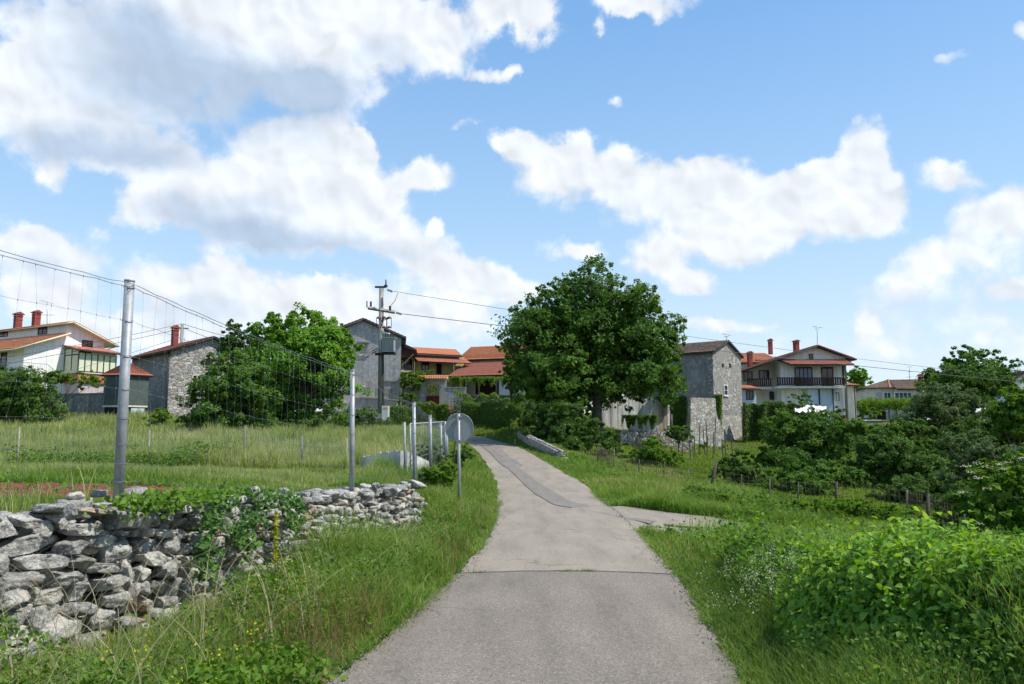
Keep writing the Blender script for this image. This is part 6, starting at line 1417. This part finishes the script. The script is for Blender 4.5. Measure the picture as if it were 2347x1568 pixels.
m = MB(); f2.box(m, f2.s_at(1880) + .01, f2.s_at(1909), zbt, zf - .25, .003, .5); m.build('side_panel', M['bluewhite'], wr_)
for u in (1878, 1909): m = MB(); q = f2.s_at(u, 900, .7); m.tube([f2.pt(q, zbt, .7), f2.pt(q, zf - .22, .7)], .07, 8); m.build('drainpipe', M['soot'], wr_, True)
m = MB(); q = f2.s_at(1938) ; m.tube([f2.pt(q + .6, zr - .35, .5), f2.pt(q + .05, zr - .9, .15), f2.pt(q + .05, zbt, .15)], .08, 8); m.build('drainpipe', M['trafo'], wr_, True)
m = MB(); m.tube([f2.pt(q - .2, zbt, .4), f2.pt(q - .2, zf, .4)], .07, 8); m.build('drainpipe', M['soot'], wr_, True)
chimney(wr_, 1825, 779, 800, 14, 88, yaw=.3); chimney(wr_, 1719, 805, 832, 13, 89, yaw=.3)
m = MB(); m.tube([f.pt(W + .86, zr - .8 * k + .02, -11.5), f.pt(W + .86, zr - .8 * k + .02, fo)], .08, 8); m.build('gutter', M['soot'], wr_)
m = MB(); m.tube([f.pt(-.96, zl - .9 * k * .93 + .02, -11.5), f.pt(-.96, zl - .9 * k * .93 + .02, fo)], .08, 8); m.build('gutter', M['soot'], wr_)
antenna('tall television antenna on the ridge of the right white house', 1873, 748, 790, 87, [(750, 10, .06), (754, 4, 0)])
m = MB(); f2.box(m, f2.s_at(1918), f2.s_at(1928), f2.sz(1920, 962)[1], f2.sz(1920, 960)[1], .0, .5); 
roof('door_canopy', f2.pt(f2.s_at(1912), f2.sz(1920, 964)[1], .7), f2.pt(f2.s_at(1936) , f2.sz(1920, 964)[1], .7), f2.pt(f2.s_at(1912), f2.sz(1920, 960)[1], .02), f2.pt(f2.s_at(1936), f2.sz(1920, 960)[1], .02), 'tile3', wr_, .06)
# wing at its right, small lean to at its left, back house
t = thing('house', 'narrow cream wing with a small red roof behind the right white house', 'house', tuple(PT(1950, 960, 92))); f8 = Face(PT(1935, 900, 92), (1, 0)); zt = f8.sz(1950, 884)[1]; m = MB(); b = f8.s_at(1961); f8.box(m, 0, b, 2, zt, -4, 0); m.build('wall', M['cream'], t); roof('roof', f8.pt(-.2, zt, .5), f8.pt(b + .4, zt, .5), f8.pt(-.2, zt + .5, -2), f8.pt(b - .6, zt + .5, -2), 'tile2', t)
m = MB(); m.tube([f8.pt(b - .15, 2, .1), f8.pt(b - .15, zt, .1)], .06, 8); m.build('drainpipe', M['soot'], t)
t = thing('shed', 'little lean to with orange tiles between the tower and white house', 'shed', tuple(PT(1718, 930, 80))); f8 = Face(PT(1703, 900, 80), (1, .1)); zt = f8.sz(1718, 891)[1]; b = f8.s_at(1733); m = MB(); f8.box(m, 0, b, 1, zt, -3, 0); m.build('wall', M['bluewhite'], t); roof('roof', f8.pt(-.4, zt - .05, .5), f8.pt(b + .4, zt - .05, .5), f8.pt(-.4, zt + .45, -1.6), f8.pt(b, zt + .4, -1.6), 'tile2', t); window(t, f8, 1712, 1725, 897, 915, frame='soot', bars=(1, 0), sill=False)
t = thing('house', 'back house with orange roof and tall red chimney behind the tower', 'house', tuple(PT(1730, 850, 98))); f8 = Face(PT(1680, 850, 98), (1, 0)); b = f8.s_at(1783); ze = f8.sz(1730, 832)[1]; za = f8.sz(1730, 802)[1]; m = MB(); f8.prism(m, [(0, 3), (b, 3), (b, ze), (0, ze)], -8, 0); m.build('wall', M['white2'], t)
roof('roof', f8.pt(-.4, ze, .5), f8.pt(b + .4, ze, .5), f8.pt(-.4, za, -4), f8.pt(b - .2, za, -4), 'tile2', t); chimney(t, 1766, 776, 805, 11, 98, yaw=.1)
# crumpled white sheet over a garden frame
t = thing('white_sheet', 'crumpled white plastic sheet lying over a frame above the hedge', 'tarpaulin', tuple(PT(1858, 945, 70))); n_ = 26; P = []
for j in range(n_):
    for i in range(n_):
        u = 1822 + 72 * i / (n_ - 1); c = PT(u, 930 + 13 * j / (n_ - 1) + 5 * abs(i / (n_ - 1) - .3), 72 - 3.5 * j / (n_ - 1)); c[2] += .08 * math.sin(i * 1.3 + j) + .06 * math.sin(j * 1.9); P.append(c)
ii = np.arange(n_ * n_).reshape(n_, n_); np_mesh('sheet', P, np.stack([ii[:-1, :-1], ii[:-1, 1:], ii[1:, 1:], ii[1:, :-1]], -1).reshape(-1, 4), M['whitem'], t, smooth=True)
m = MB()
for u in (1826, 1858, 1890): c = PT(u, 938, 70.5); m.tube([(c[0], c[1], c[2] - 2), tuple(c - [0, 0, .1])], .04, 6)
m.build('frame_pole', M['metal'], t)

# ---- far right house with pergola
f = Face(PT(1984, 920, 116), (1, -.22)); fh = thing('house', 'low far house with hipped brown tile roof and blue windows', 'house', tuple(PT(2050, 960, 114)))
W = f.s_at(2108); ze = f.sz(1984, 890)[1]; zr = f.sz(2034, 871, -4)[1]; m = MB(); f.box(m, 0, W, 2.5, ze, -8, 0); m.build('wall', M['cream'], fh)
sb0 = f.s_at(2025); sb1 = f.s_at(2049)
m = MB(); f.box(m, sb1, W, 2.5, ze - .3, .003, 1.4); m.build('bay', M['cream'], fh); f2 = Face(f.pt(0, 0, 1.4), f.d)
window(fh, f2, 2052, 2089, 900, 919, frame='white', pane='bglass', bars=(3, 0), sill=False); window(fh, f, 2027, 2041, 900, 919, frame='white', pane='bglass', bars=(1, 0), sill=False); window(fh, f, 2010, 2020, 901, 918, frame='pink', pane='pink', bars=(0, 0), sill=False, name='shutter')
r0 = f.s_at(2036, 880, -4); r1 = f.s_at(2140, 880, -4)
roof('roof', f.pt(-.5, ze, .5), f.pt(sb1, ze, .5), f.pt(r0 - .05, zr, -4), f.pt(r0 + .3, zr, -4), 'tileold', fh); roof('roof', f.pt(sb1 - .1, ze - .3, 2.), f.pt(r1 + 4, ze - .3, 2.), f.pt(r0, zr, -4), f.pt(r1, zr, -4), 'tileold', fh)
roof('roof', f.pt(-.5, ze, -8.5), f.pt(-.5, ze, .5), f.pt(r0, zr - .01, -4), f.pt(r0 + .02, zr - .01, -3.9), 'tileold', fh)
m = MB(); m.tube([f.pt(sb1 - .7, ze - .05, .9), f.pt(r0, zr + .05, -4)], .13, 8); m.build('hip_ridge', M['orange'] if False else M['brick'], fh)
chimney(fh, 2110, 857, 886, 9, 112, yaw=.2); antenna('television antenna on the low far house with two booms', 2084.5, 839, 872, 113, [(841, 5, 0), (852, 2, 0), (864, 7, 0)])
m = MB(); f.box(m, f.s_at(1990), f.s_at(2018), 2.6, f.sz(2000, 941)[1], 2.2, 2.6); m.build('garage_opening', M['dark'], fh); m = MB(); f.prism(m, [(f.s_at(1988), f.sz(1990, 941)[1]), (f.s_at(2020), f.sz(2018, 945)[1]), (f.s_at(2020), f.sz(2018, 943)[1]), (f.s_at(1988), f.sz(1990, 938)[1])], 1.8, 3.4); m.build('garage_roof', M['white2'], fh)
pg = thing('pergola', 'vine covered pergola on posts in front of the low far house', 'pergola', tuple(PT(2030, 950, 105))); zp = ZA(2030, 931, 105); rs = np.random.RandomState(6)
for u in (1975, 2008, 2038, 2055, 2075): c = PT(u, 950, 105); m = MB(); m.tube([(c[0], 105, 2.6), (c[0], 105, zp)], .08, 6); m.build('post', M['woodl'], pg)
n = 11000; uu = rs.uniform(1964, 2102, n); P = np.array([PT(u_, 928, 105) for u_ in uu]); P[:, 2] = zp + .25 + .35 * np.sin(uu * .13) * rs.rand(n) + rs.randn(n) * .33; P[:, 1] += rs.uniform(-2, 2, n)
leaf_mesh('vine', P, .2, M['vineleaf'], pg, None, rs)
# cars half hidden behind the hedge
def car(label, u, v, d, wpx, body, yaw):
    c = PT(u, v, d); s = wpx * d / F; t = thing('parked_car', label, 'car', (c[0], c[1], c[2] - 1.5)); Lh = s / 2; w2 = .8
    m = MB(); ff = Face((c[0] - Lh, c[1] - w2), (1, 0)); z = c[2] - 1.5
    ff.prism(m, [(.0, z + .35), (s * 1.25, z + .35), (s * 1.28, z + .75), (s * 1.2, z + .95), (s, z + .98), (0, z + 1.0), (-.1, z + .7)], -1.6, 0); m.build('body', M[body], t)
    m = MB(); ff.prism(m, [(.12, z + 1.0), (s * .98, z + .985), (s * .82, z + 1.42), (s * .16, z + 1.42)], -1.5, -.1); m.build('windows', M['glass'], t)
    m = MB(); ff.prism(m, [(s * .12, z + 1.423), (s * .86, z + 1.423), (s * .8, z + 1.52), (s * .18, z + 1.52)], -1.52, -.08); m.build('roof', M[body], t)
    for q in (s * .2, s * 1.02):
        m = MB(); m.tube([ff.pt(q, z + .32, .02), ff.pt(q, z + .32, -.2)], .32, 16); m.build('wheel', M['cable'], t)
car('white car roof showing above the bushes by the far pergola', 1998, 963, 98, 48, 'whitem', 0)
c = PT(1972, 978, 92); m = MB(); m.tube([tuple(c - [0, 0, .45]), tuple(c - [0, 0, .38]), tuple(c + [0, 0, .4]), tuple(c + [0, 0, .46])], [.36, .4, .42, .36], 16); o = m.build('barrel', M['blue'], loc=tuple(c)); tag(o, 'blue plastic barrel beside the car behind the bushes', 'barrel')
t = thing('house', 'corner of a distant white gable at the right edge of the picture', 'house', tuple(PT(2345, 880, 130))); f8 = Face(PT(2322, 880, 130), (1, 0)); b = f8.s_at(2400); z0 = f8.sz(2322, 872)[1]; za = f8.sz(2360, 850)[1]; m = MB(); f8.prism(m, [(0, 2), (b, 2), (b, z0), (b / 2, za), (0, z0)], -8, 0); m.build('wall', M['white2'], t); roof('roof', f8.pt(-.6, z0 - .2, .4), f8.pt(-.6, z0 - .2, -8), f8.pt(b / 2, za + .1, .4), f8.pt(b / 2, za + .1, -8), 'tilebrown', t)

# ------------------------------------------------------------------ trees, shrubs, hedges
T_ = tree
T_('walnut_tree', 'huge dark walnut tree standing in the middle of the village', 'tree', [(1360,690,100,80),(1270,720,80,70),(1460,740,75,75),(1235,780,70,70),(1500,790,65,70),(1350,800,150,110),(1300,860,110,70),(1440,848,105,66),(1520,860,50,60),(1215,700,35,35),(1490,700,35,32),(1380,640,50,32),(1205,840,50,50),(1365,915,60,34),(1555,820,22,50),(1190,745,26,26),(1310,655,40,28),(1430,680,50,40),(1270,668,26,20),(1345,628,26,18),(1402,640,26,20),(1440,655,20,18),(1186,720,16,16),(1198,770,24,18),(1530,745,24,24),(1545,790,22,20),(1500,672,20,16),(1165,790,14,14),(1560,850,16,26),(1250,668,16,14),(1300,912,70,36),(1425,895,60,36),(1245,880,55,40),(1480,890,40,30),(1340,935,50,24)], 60, 115000, .25, M['walnut'], (PT(1372, 900, 60)[0], 60), .42, seed=3, crown='crown', clump=.2, depth=.9, per=38)
T_('walnut_tree', 'bright green broad walnut tree left of the grey house', 'tree', [(700,760,70,50),(640,790,70,60),(760,800,55,60),(690,830,110,80),(600,860,60,60),(770,880,60,60),(700,920,90,60),(795,850,28,45),(640,735,40,26),(740,735,35,28),(660,960,80,40),(585,800,30,40)], 55, 66000, .24, M['walnut2'], (PT(700, 900, 55)[0], 55), .3, seed=4, clump=.2, depth=.9)
T_('hazel_shrub', 'dense bushy dark green tree at the front left of the walnut', 'tree', [(530,880,60,60),(490,920,55,60),(580,930,55,55),(540,840,35,30),(530,970,90,40),(455,965,35,30),(610,975,35,32),(520,820,22,22)], 46, 50000, .17, M['midleaf'], None, .14, seed=5, clump=.2)
T_('elder_tree', 'small dark elder with pale blossom in front of the stone house roof', 'tree', [(535,765,32,26),(555,790,35,28),(525,790,22,22),(575,760,16,20),(545,820,40,25)], 57, 9000, .2, M['darkleaf'], (PT(548, 900, 57)[0], 57), .12, seed=6, clump=.22)
T_('bush', 'broad dark bush at the left edge below the white house', 'bush', [(40,900,70,50),(100,920,55,45),(-30,900,60,60),(130,950,35,28),(60,950,80,32),(10,865,40,25)], 52, 30000, .16, M['darkleaf'], None, .1, seed=7, clump=.22)
T_('grape_vine', 'light green vine sprawling over the bush before the white house', 'vine', [(110,870,28,14),(145,862,22,14),(170,870,22,12),(90,880,24,12),(200,875,20,20),(55,875,24,10),(225,880,14,18)], 54, 8000, .17, M['vineleaf'], None, .05, seed=8, clump=.3)
T_('sapling', 'little leafy sapling beside the corner of the stone house', 'bush', [(362,965,24,26),(385,985,24,18),(345,985,14,20)], 50, 5000, .14, M['freshleaf'], None, .05, seed=9, clump=.3)
T_('sapling', 'thin low sapling in the meadow right of the nearest tall post', 'bush', [(300,1045,26,28),(250,1048,30,8),(312,1070,20,20),(285,1068,20,16)], 25, 2600, .07, M['midleaf'], None, .025, seed=10, clump=.28)
T_('bush', 'low dark clipped bush left of the transformer pole', 'bush', [(840,965,45,26),(800,975,40,24),(875,975,26,22)], 58, 12000, .14, M['darkleaf'], None, .06, seed=12, clump=.2)
T_('bush', 'dark shrub patch at the foot of the walnut left of the pole', 'bush', [(700,985,80,20),(640,990,60,18),(760,980,50,22)], 52, 10000, .15, M['darkleaf'], None, .06, seed=13, clump=.2)
T_('tree', 'small bright tree hugging the left edge of the huge walnut', 'tree', [(1165,800,22,26),(1175,850,28,36),(1160,840,16,20),(1190,880,26,26)], 70, 9000, .22, M['midleaf'], None, .12, seed=14)
T_('cypress', 'dark conical evergreen between the huge walnut and the tower', 'tree', [(1535,880,22,40),(1525,905,26,24),(1550,860,16,30)], 68, 9000, .16, M['darkleaf'], None, .14, seed=15, clump=.2, inner=.4)
rs = np.random.RandomState(20)
def hedge(name, label, path, h, wd, n, size, mat, cat='hedge', rough=.18):
    P, nb = hedge_pts(path, h, wd, n, rs, rough); c = P.mean(0); o = leaf_mesh(name, P, size, M[mat], None, nb, rs, loc=(c[0], c[1], c[2])); tag(o, label, cat); return o
hx = lambda u, d: (PT(u, 950, d)[0], d)
def hh(u, v, d): return ZA(u, v, d) - float(zg(*hx(u, d)))
hedge('hedge', 'clipped hedge with roses before the arched gateway', [hx(892, 72.3), hx(960, 73), hx(1030, 73)], [hh(886, 932, 73), hh(960, 928, 73), hh(1030, 926, 73)], 1., 16000, .13, 'freshleaf')
hedge('hedge', 'clipped hedge continuing right of the round road sign', [hx(1066, 73), hx(1130, 71), hx(1205, 68)], [hh(1066, 930, 73), hh(1130, 928, 71), hh(1205, 935, 68)], 1.1, 16000, .13, 'midleaf')
hedge('grape_vine', 'row of light green vines trained along the concrete wall', [hx(1040, 74.5), hx(1130, 74.5), hx(1250, 74.5)], [hh(1040, 908, 74.5), hh(1130, 910, 74.5), hh(1250, 912, 74.5)], .5, 8000, .15, 'vineleaf', 'vine', .3)
T_('ivy_bank', 'dark ivy grown bank sloping down beside the stone parapet', 'hedge', [(1212,968,26,26,0),(1262,958,40,32,-1),(1305,968,40,34,-3),(1350,992,38,30,-6),(1392,1014,32,26,-9),(1424,1040,24,16,-11),(1240,985,34,24,-1),(1290,1000,40,24,-4),(1335,1020,40,20,-7),(1380,1040,36,18,-10),(1330,960,26,16,2)], 57, 52000, .15, M['darkleaf'], None, .08, seed=77, clump=.22, trunk='stem')
def vine_band(name, label, u0, u1, v, dv_, d, n, size, mat, hang=1.):
    uu = rs.uniform(u0, u1, n); cl_ = rs.uniform(u0, u1, 26); uu = np.where(rs.rand(n) < .75, cl_[rs.randint(0, 26, n)] + rs.randn(n) * 2.6, uu); vv = v + dv_ * (rs.rand(n) ** 1.3) * (.75 + .6 * np.sin(uu * .35) * np.sin(uu * .11 + 1)); P = np.array([PT(a, b, d + rs.uniform(-.5, .5)) for a, b in zip(uu, vv)]); c = P.mean(0)
    o = leaf_mesh(name, P, size, M[mat], None, None, rs, loc=tuple(c)); tag(o, label, 'vine'); return o
vine_band('grape_vine', 'hanging fringe of vine leaves under the barn porch eave', 1024, 1240, 864, 20, 77, 6500, .17, 'vineleaf')
T_('grape_vine', 'mass of vine leaves over the wall beside the grey house', 'vine', [(938,868,22,16),(928,882,16,12),(950,878,18,14),(958,862,12,8),(930,862,12,8)], 74.6, 7000, .17, M['vineleaf'], None, .05, seed=81, clump=.25, trunk='stem')
T_('grape_vine', 'low vine over the hedge left of the arched gateway', 'vine', [(918,915,16,9),(935,912,18,11),(950,916,12,8)], 74, 3200, .15, M['vineleaf'], None, .04, seed=82, clump=.25, trunk='stem')
T_('grape_vine', 'thin vine growth over the tile capped gateway', 'vine', [(962,856,12,5),(980,855,12,5),(994,858,8,3)], 77, 1300, .15, M['vineleaf'], None, .03, seed=83, clump=.25, trunk='stem')
vine_band('grape_vine', 'green espalier bushes in front of the stained white wall', 1424, 1503, 952, 26, 66, 5500, .15, 'midleaf')
vine_band('climbing_ivy', 'narrow strip of ivy climbing the left corner of the tower', 1640, 1653, 905, 80, 68.2, 3500, .15, 'midleaf')
T_('tree', 'little tree glimpsed through the arched gateway', 'tree', [(990,893,10,12),(986,903,9,8)], 80, 900, .16, M['midleaf'], None, .05, seed=24)
T_('rose_bush', 'loose rose bush with a few pink blooms near the gateway', 'bush', [(1028,945,16,18),(1036,930,12,14),(1020,965,12,14)], 71, 2200, .13, M['midleaf'], None, .04, seed=25)
P = np.array([PT(u_, v_, 70.3) for u_, v_ in ((1032, 936), (1034, 938), (1041, 948), (1029, 929), (1015, 928), (1070, 912), (1062, 926), (1033, 934), (985, 927))]); P = np.repeat(P, 12, 0) + rs.randn(108, 3) * .07
o = leaf_mesh('rose_blooms', P, .1, M['pink_fl'], None, None, rs); tag(o, 'scattered pink rose blooms on the hedges by the gateway', kind='stuff')
T_('bush', 'round bright bush in the garden left of the vegetable stakes', 'bush', [(1500,1048,44,30),(1475,1062,34,24),(1530,1070,30,26),(1505,1026,26,14),(1450,1075,26,14),(1500,1078,40,16)], 44, 24000, .11, M['freshleaf'], None, .05, seed=26)
T_('bush', 'rounded dark bush draped over the terrace wall', 'bush', [(1555,993,26,17),(1538,988,16,10),(1570,1000,16,14)], 58.5, 6500, .13, M['midleaf'], None, .05, seed=27)
T_('bush', 'tiny shrub with orange green foliage at the tower foot', 'bush', [(1660,1025,10,8),(1615,1022,10,8)], 60, 900, .12, M['olive'], None, .03, seed=28)
# ivy covered wall right of the tower
f = Face(PT(1706, 960, 71), (1, .02)); z1 = f.sz(1760, 926)[1]; wall_obj('ivy_wall', 'tall garden wall right of the tower hidden under ivy', f, [(0, .2), (f.s_at(1845), .2), (f.s_at(1845), z1 - .2), (0, z1 - .2)], .8, 'stoneW')
n = 24000; uu = rs.uniform(1704, 1850, n); vv = rs.uniform(919, 1025, n); top_ = 922 + 5 * np.sin(uu * .07) + 4 * np.sin(uu * .21); vv = np.maximum(vv, top_ + np.abs(rs.randn(n)) * 1.5); P = np.array([PT(a, b, 70.5) for a, b in zip(uu, vv)]); P[:, 1] += .3 * np.sin(uu * .15) + rs.randn(n) * .16 + .3
o = leaf_mesh('ivy', P, .15, M['darkleaf'], None, np.tile([.2, -1., .5], (n, 1)), rs, loc=tuple(P.mean(0))); tag(o, 'thick ivy blanket on the wall right of the stone tower', 'ivy')
T_('fruit_tree', 'small sparse fruit tree before the right white house', 'tree', [(1836,912,24,14),(1815,920,14,10),(1855,920,14,12),(1840,900,14,8)], 76, 1900, .17, M['midleaf'], None, .07, seed=29)
T_('tree', 'leafy mid green tree below the right white house', 'tree', [(1860,985,50,40),(1800,1010,55,45),(1900,1000,50,45),(1840,1050,75,50),(1780,1065,40,40),(1910,1060,45,40),(1930,960,30,22),(1830,955,40,20),(1875,935,25,14),(1760,1100,30,20)], 50, 62000, .16, M['midleaf'], None, .15, seed=30, clump=.2)
T_('shrub', 'compact dark shrub right of the leaning fence stake', 'bush', [(1685,1078,36,34),(1715,1090,30,26),(1660,1098,24,20),(1700,1060,20,18)], 36, 15000, .11, M['darkleaf'], None, .06, seed=31)
T_('shrub', 'big shadowy shrub on the slope in the right middle distance', 'bush', [(2010,1040,60,45),(2070,1090,60,55),(1985,1090,50,45),(2110,1130,45,40),(2040,1140,70,35),(1960,1030,30,30),(2130,1080,35,40),(2050,1010,45,26)], 40, 52000, .13, M['darkleaf'], None, .12, seed=32, clump=.2)
T_('tree', 'green hedge like trees behind the shadowy shrub', 'tree', [(2000,1000,50,30),(1960,1000,40,30),(2060,1000,40,35),(2100,1050,40,40),(2130,1110,36,45),(2090,1000,26,30)], 47, 32000, .15, M['midleaf'], None, .12, seed=33, clump=.2)
T_('round_tree', 'rounded dark olive tree right of the vine pergola', 'tree', [(2150,940,60,50),(2210,960,60,50),(2110,970,45,45),(2180,910,50,28),(2250,960,40,40),(2150,1010,80,35),(2225,1005,50,34)], 58, 46000, .17, M['olive'], None, .2, seed=34, clump=.2)
T_('tree', 'tall dome shaped tree on the skyline at the right', 'tree', [(2220,840,60,38),(2170,870,50,35),(2270,850,45,38),(2230,880,90,38),(2300,880,35,30),(2150,855,22,14),(2190,820,35,22),(2250,820,30,18)], 92, 40000, .3, M['walnut'], None, .3, seed=35, clump=.19)
T_('tree', 'pale yellowish tree at the far right edge', 'tree', [(2320,930,40,40),(2345,970,40,45),(2300,975,28,36),(2360,920,40,30),(2280,950,16,22)], 44, 26000, .14, M['freshleaf'], None, .12, seed=36, clump=.22)
T_('willow_shrub', 'grey green feathery shrub at the right behind the elder', 'bush', [(2230,1050,50,45),(2290,1060,50,50),(2210,1100,36,40),(2340,1070,40,50),(2270,1120,70,40),(2180,1030,22,24)], 30, 34000, .09, M['olive'], None, .08, seed=37, clump=.2)
T_('tree', 'round topped tree standing right of the white house wing', 'tree', [(1968,865,26,25),(1960,890,22,25),(1975,905,22,25),(1955,855,14,15)], 125, 9000, .35, M['walnut2'], None, .25, seed=38)
T_('bush', 'light bush beside the pergola and the white house wing', 'bush', [(1975,935,18,16),(1990,950,20,14),(1965,955,16,10)], 100, 5000, .22, M['freshleaf'], None, .1, seed=39)
T_('shrub', 'low dark shrub in front of the shadowy shrub by the fence post', 'bush', [(2080,1130,50,40),(2130,1150,40,34),(2030,1140,40,30),(2160,1130,30,40),(2000,1130,26,22)], 33, 24000, .1, M['darkleaf'], None, .06, seed=71, clump=.22)
T_('shrub', 'mid green bramble patch between two leaning fence stakes', 'bush', [(1790,1120,44,24),(1840,1118,40,26),(1740,1128,34,18),(1885,1125,34,22)], 34, 16000, .1, M['midleaf'], None, .05, seed=72, clump=.22)
T_('thicket', 'dense dark thicket filling the slope between the pergola and willow', 'bush', [(2160,1045,60,40),(2240,1015,60,40),(2300,1035,60,40),(2345,1005,50,40),(2115,1060,40,40),(2190,1000,50,30),(2080,985,40,24),(2270,985,60,30)], 46, 42000, .15, M['darkleaf'], None, .1, seed=76, clump=.22)
T_('shrub', 'rambling green shrubs along the garden slope before the white house trees', 'bush', [(1770,1095,44,26),(1830,1105,50,24),(1900,1105,50,26),(1950,1110,40,30),(1725,1110,30,18),(1860,1085,60,24)], 38, 30000, .12, M['midleaf'], None, .06, seed=78, clump=.22)
T_('bramble', 'bright bramble growth along the fence at the right', 'bush', [(1950,1165,50,16),(2020,1180,46,16),(1890,1165,40,14),(2090,1195,50,20),(2160,1200,46,26)], 24, 14000, .07, M['freshleaf'], None, .03, seed=73, clump=.25, trunk='stem')
T_('bramble', 'bramble tangle in the grass left of the leaning fence stake', 'bush', [(1620,1150,50,16),(1690,1160,50,16),(1750,1160,40,14),(1820,1165,40,12)], 22, 12000, .06, M['freshleaf'], None, .03, seed=74, clump=.25, trunk='stem')
T_('willow_shrub', 'dark grey green thicket filling the dip at the far right', 'bush', [(2200,1150,50,50),(2270,1150,60,50),(2340,1140,50,60),(2230,1200,50,30)], 24, 24000, .08, M['darkleaf'], None, .06, seed=75, clump=.22)
# elder with blossom close to the camera at the right
T_('elder_bush', 'elder bush with cream blossom clusters close to the right edge', 'bush', [(2250,1110,40,35),(2300,1090,50,35),(2340,1130,50,50),(2240,1170,40,36),(2300,1180,60,36),(2345,1060,40,30),(2200,1150,22,22),(2350,1200,60,30)], 9.5, 3600, .085, M['freshleaf'], (PT(2290, 1150, 9.5)[0], 9.5), .02, seed=40, clump=.3, aspect=.5, shape='heart', per=16, upb=.9)
P = [];
for u_, v_ in ((2215,1068),(2240,1062),(2262,1070),(2285,1064),(2300,1075),(2315,1085),(2340,1050),(2270,1090),(2240,1095),(2335,1110),(2225,1082),(2310,1060),(2345,1090),(2290,1108),(2205,1130),(2245,1200),(2330,1140),(2262,1120)):
    c = PT(u_, v_, 9.3 + rs.uniform(-.3, .3)); P.append(c[None] + rs.randn(34, 3) * [.032, .032, .009])
o = leaf_mesh('elder_blossom', np.concatenate(P), .013, M['flower'], None, None, rs, 'diamond', .9, None, upb=1.5); tag(o, 'flat cream blossom clusters on the elder bush', kind='stuff')
# left verge shrubs round the gate and the sign
T_('bush', 'bright green leafy bush at the foot of the round road sign', 'bush', [(1000,1085,34,24),(1025,1070,24,18),(975,1095,24,18),(1015,1105,30,18)], 19.5, 9000, .055, M['freshleaf'], None, .02, seed=41, clump=.25, shape='heart', aspect=.7)
T_('bush', 'dark leafy weeds inside the metal gate', 'bush', [(975,1040,22,26),(1000,1045,20,24),(965,1060,16,18),(1012,1055,14,20)], 25, 5000, .06, M['olive'], None, .02, seed=42, clump=.25)
T_('bush', 'small dark bush behind the round road sign', 'bush', [(1062,1040,20,18),(1045,1050,16,16),(1075,1030,12,12)], 28, 4000, .07, M['darkleaf'], None, .02, seed=43, clump=.25)
T_('bush', 'leafy clump covering the garden fence below the lane', 'bush', [(1610,1140,40,20),(1640,1150,36,20),(1590,1132,26,14),(1660,1165,36,16)], 26, 9000, .07, M['midleaf'], None, .03, seed=44, clump=.25)
T_('bush', 'pale feathery grass clump beyond the garden fence', 'bush', [(1810,1115,30,20),(1800,1130,26,14)], 29, 2600, .09, M['straw'], None, .02, seed=45, clump=.25, trunk=None) if False else None
# a bank of weeds along the meadow edge and tufts at the parapet
T_('bush', 'tuft of tall pale grass at the far end of the stone parapet', 'bush', [(1180,975,12,14)], 54, 700, .2, M['field'], None, .02, seed=46, aspect=.12, upb=-.5)
# distant tree line closing the gaps between the houses
rs2 = np.random.RandomState(50)
def far_tree(u, v0, w_, d, i, lab):
    L_ = [(u + rs2.uniform(-.3, .3) * w_, v0 + 16 + rs2.uniform(0, 12), w_ * .4, 18) for _ in range(4)] + [(u, v0 + 40, w_ * .5, 26)]
    T_('tree', lab, 'tree', L_, d, 5000, .45, M['walnut'] if i % 2 else M['midleaf'], None, .3, group='distant trees behind the village', seed=60 + i)
for i, (u, v0, w_, d, lab) in enumerate([(-60, 880, 120, 110, 'distant tree hidden behind the left white house'), (330, 890, 90, 120, 'distant tree behind the shed and stone house'), (600, 880, 90, 120, 'distant tree showing through the gap left of the walnut'), (1545, 860, 60, 110, 'distant tree behind the tower roof and huge walnut'), (2085, 905, 90, 150, 'distant tree behind the far pergola house'), (2200, 900, 120, 140, 'distant tree behind the dome shaped tree'), (2330, 890, 90, 150, 'distant tree below the gable at the right edge'), (1945, 900, 60, 150, 'distant tree between the white house wing and far house')]):
    far_tree(u, v0, w_, d, i, lab)
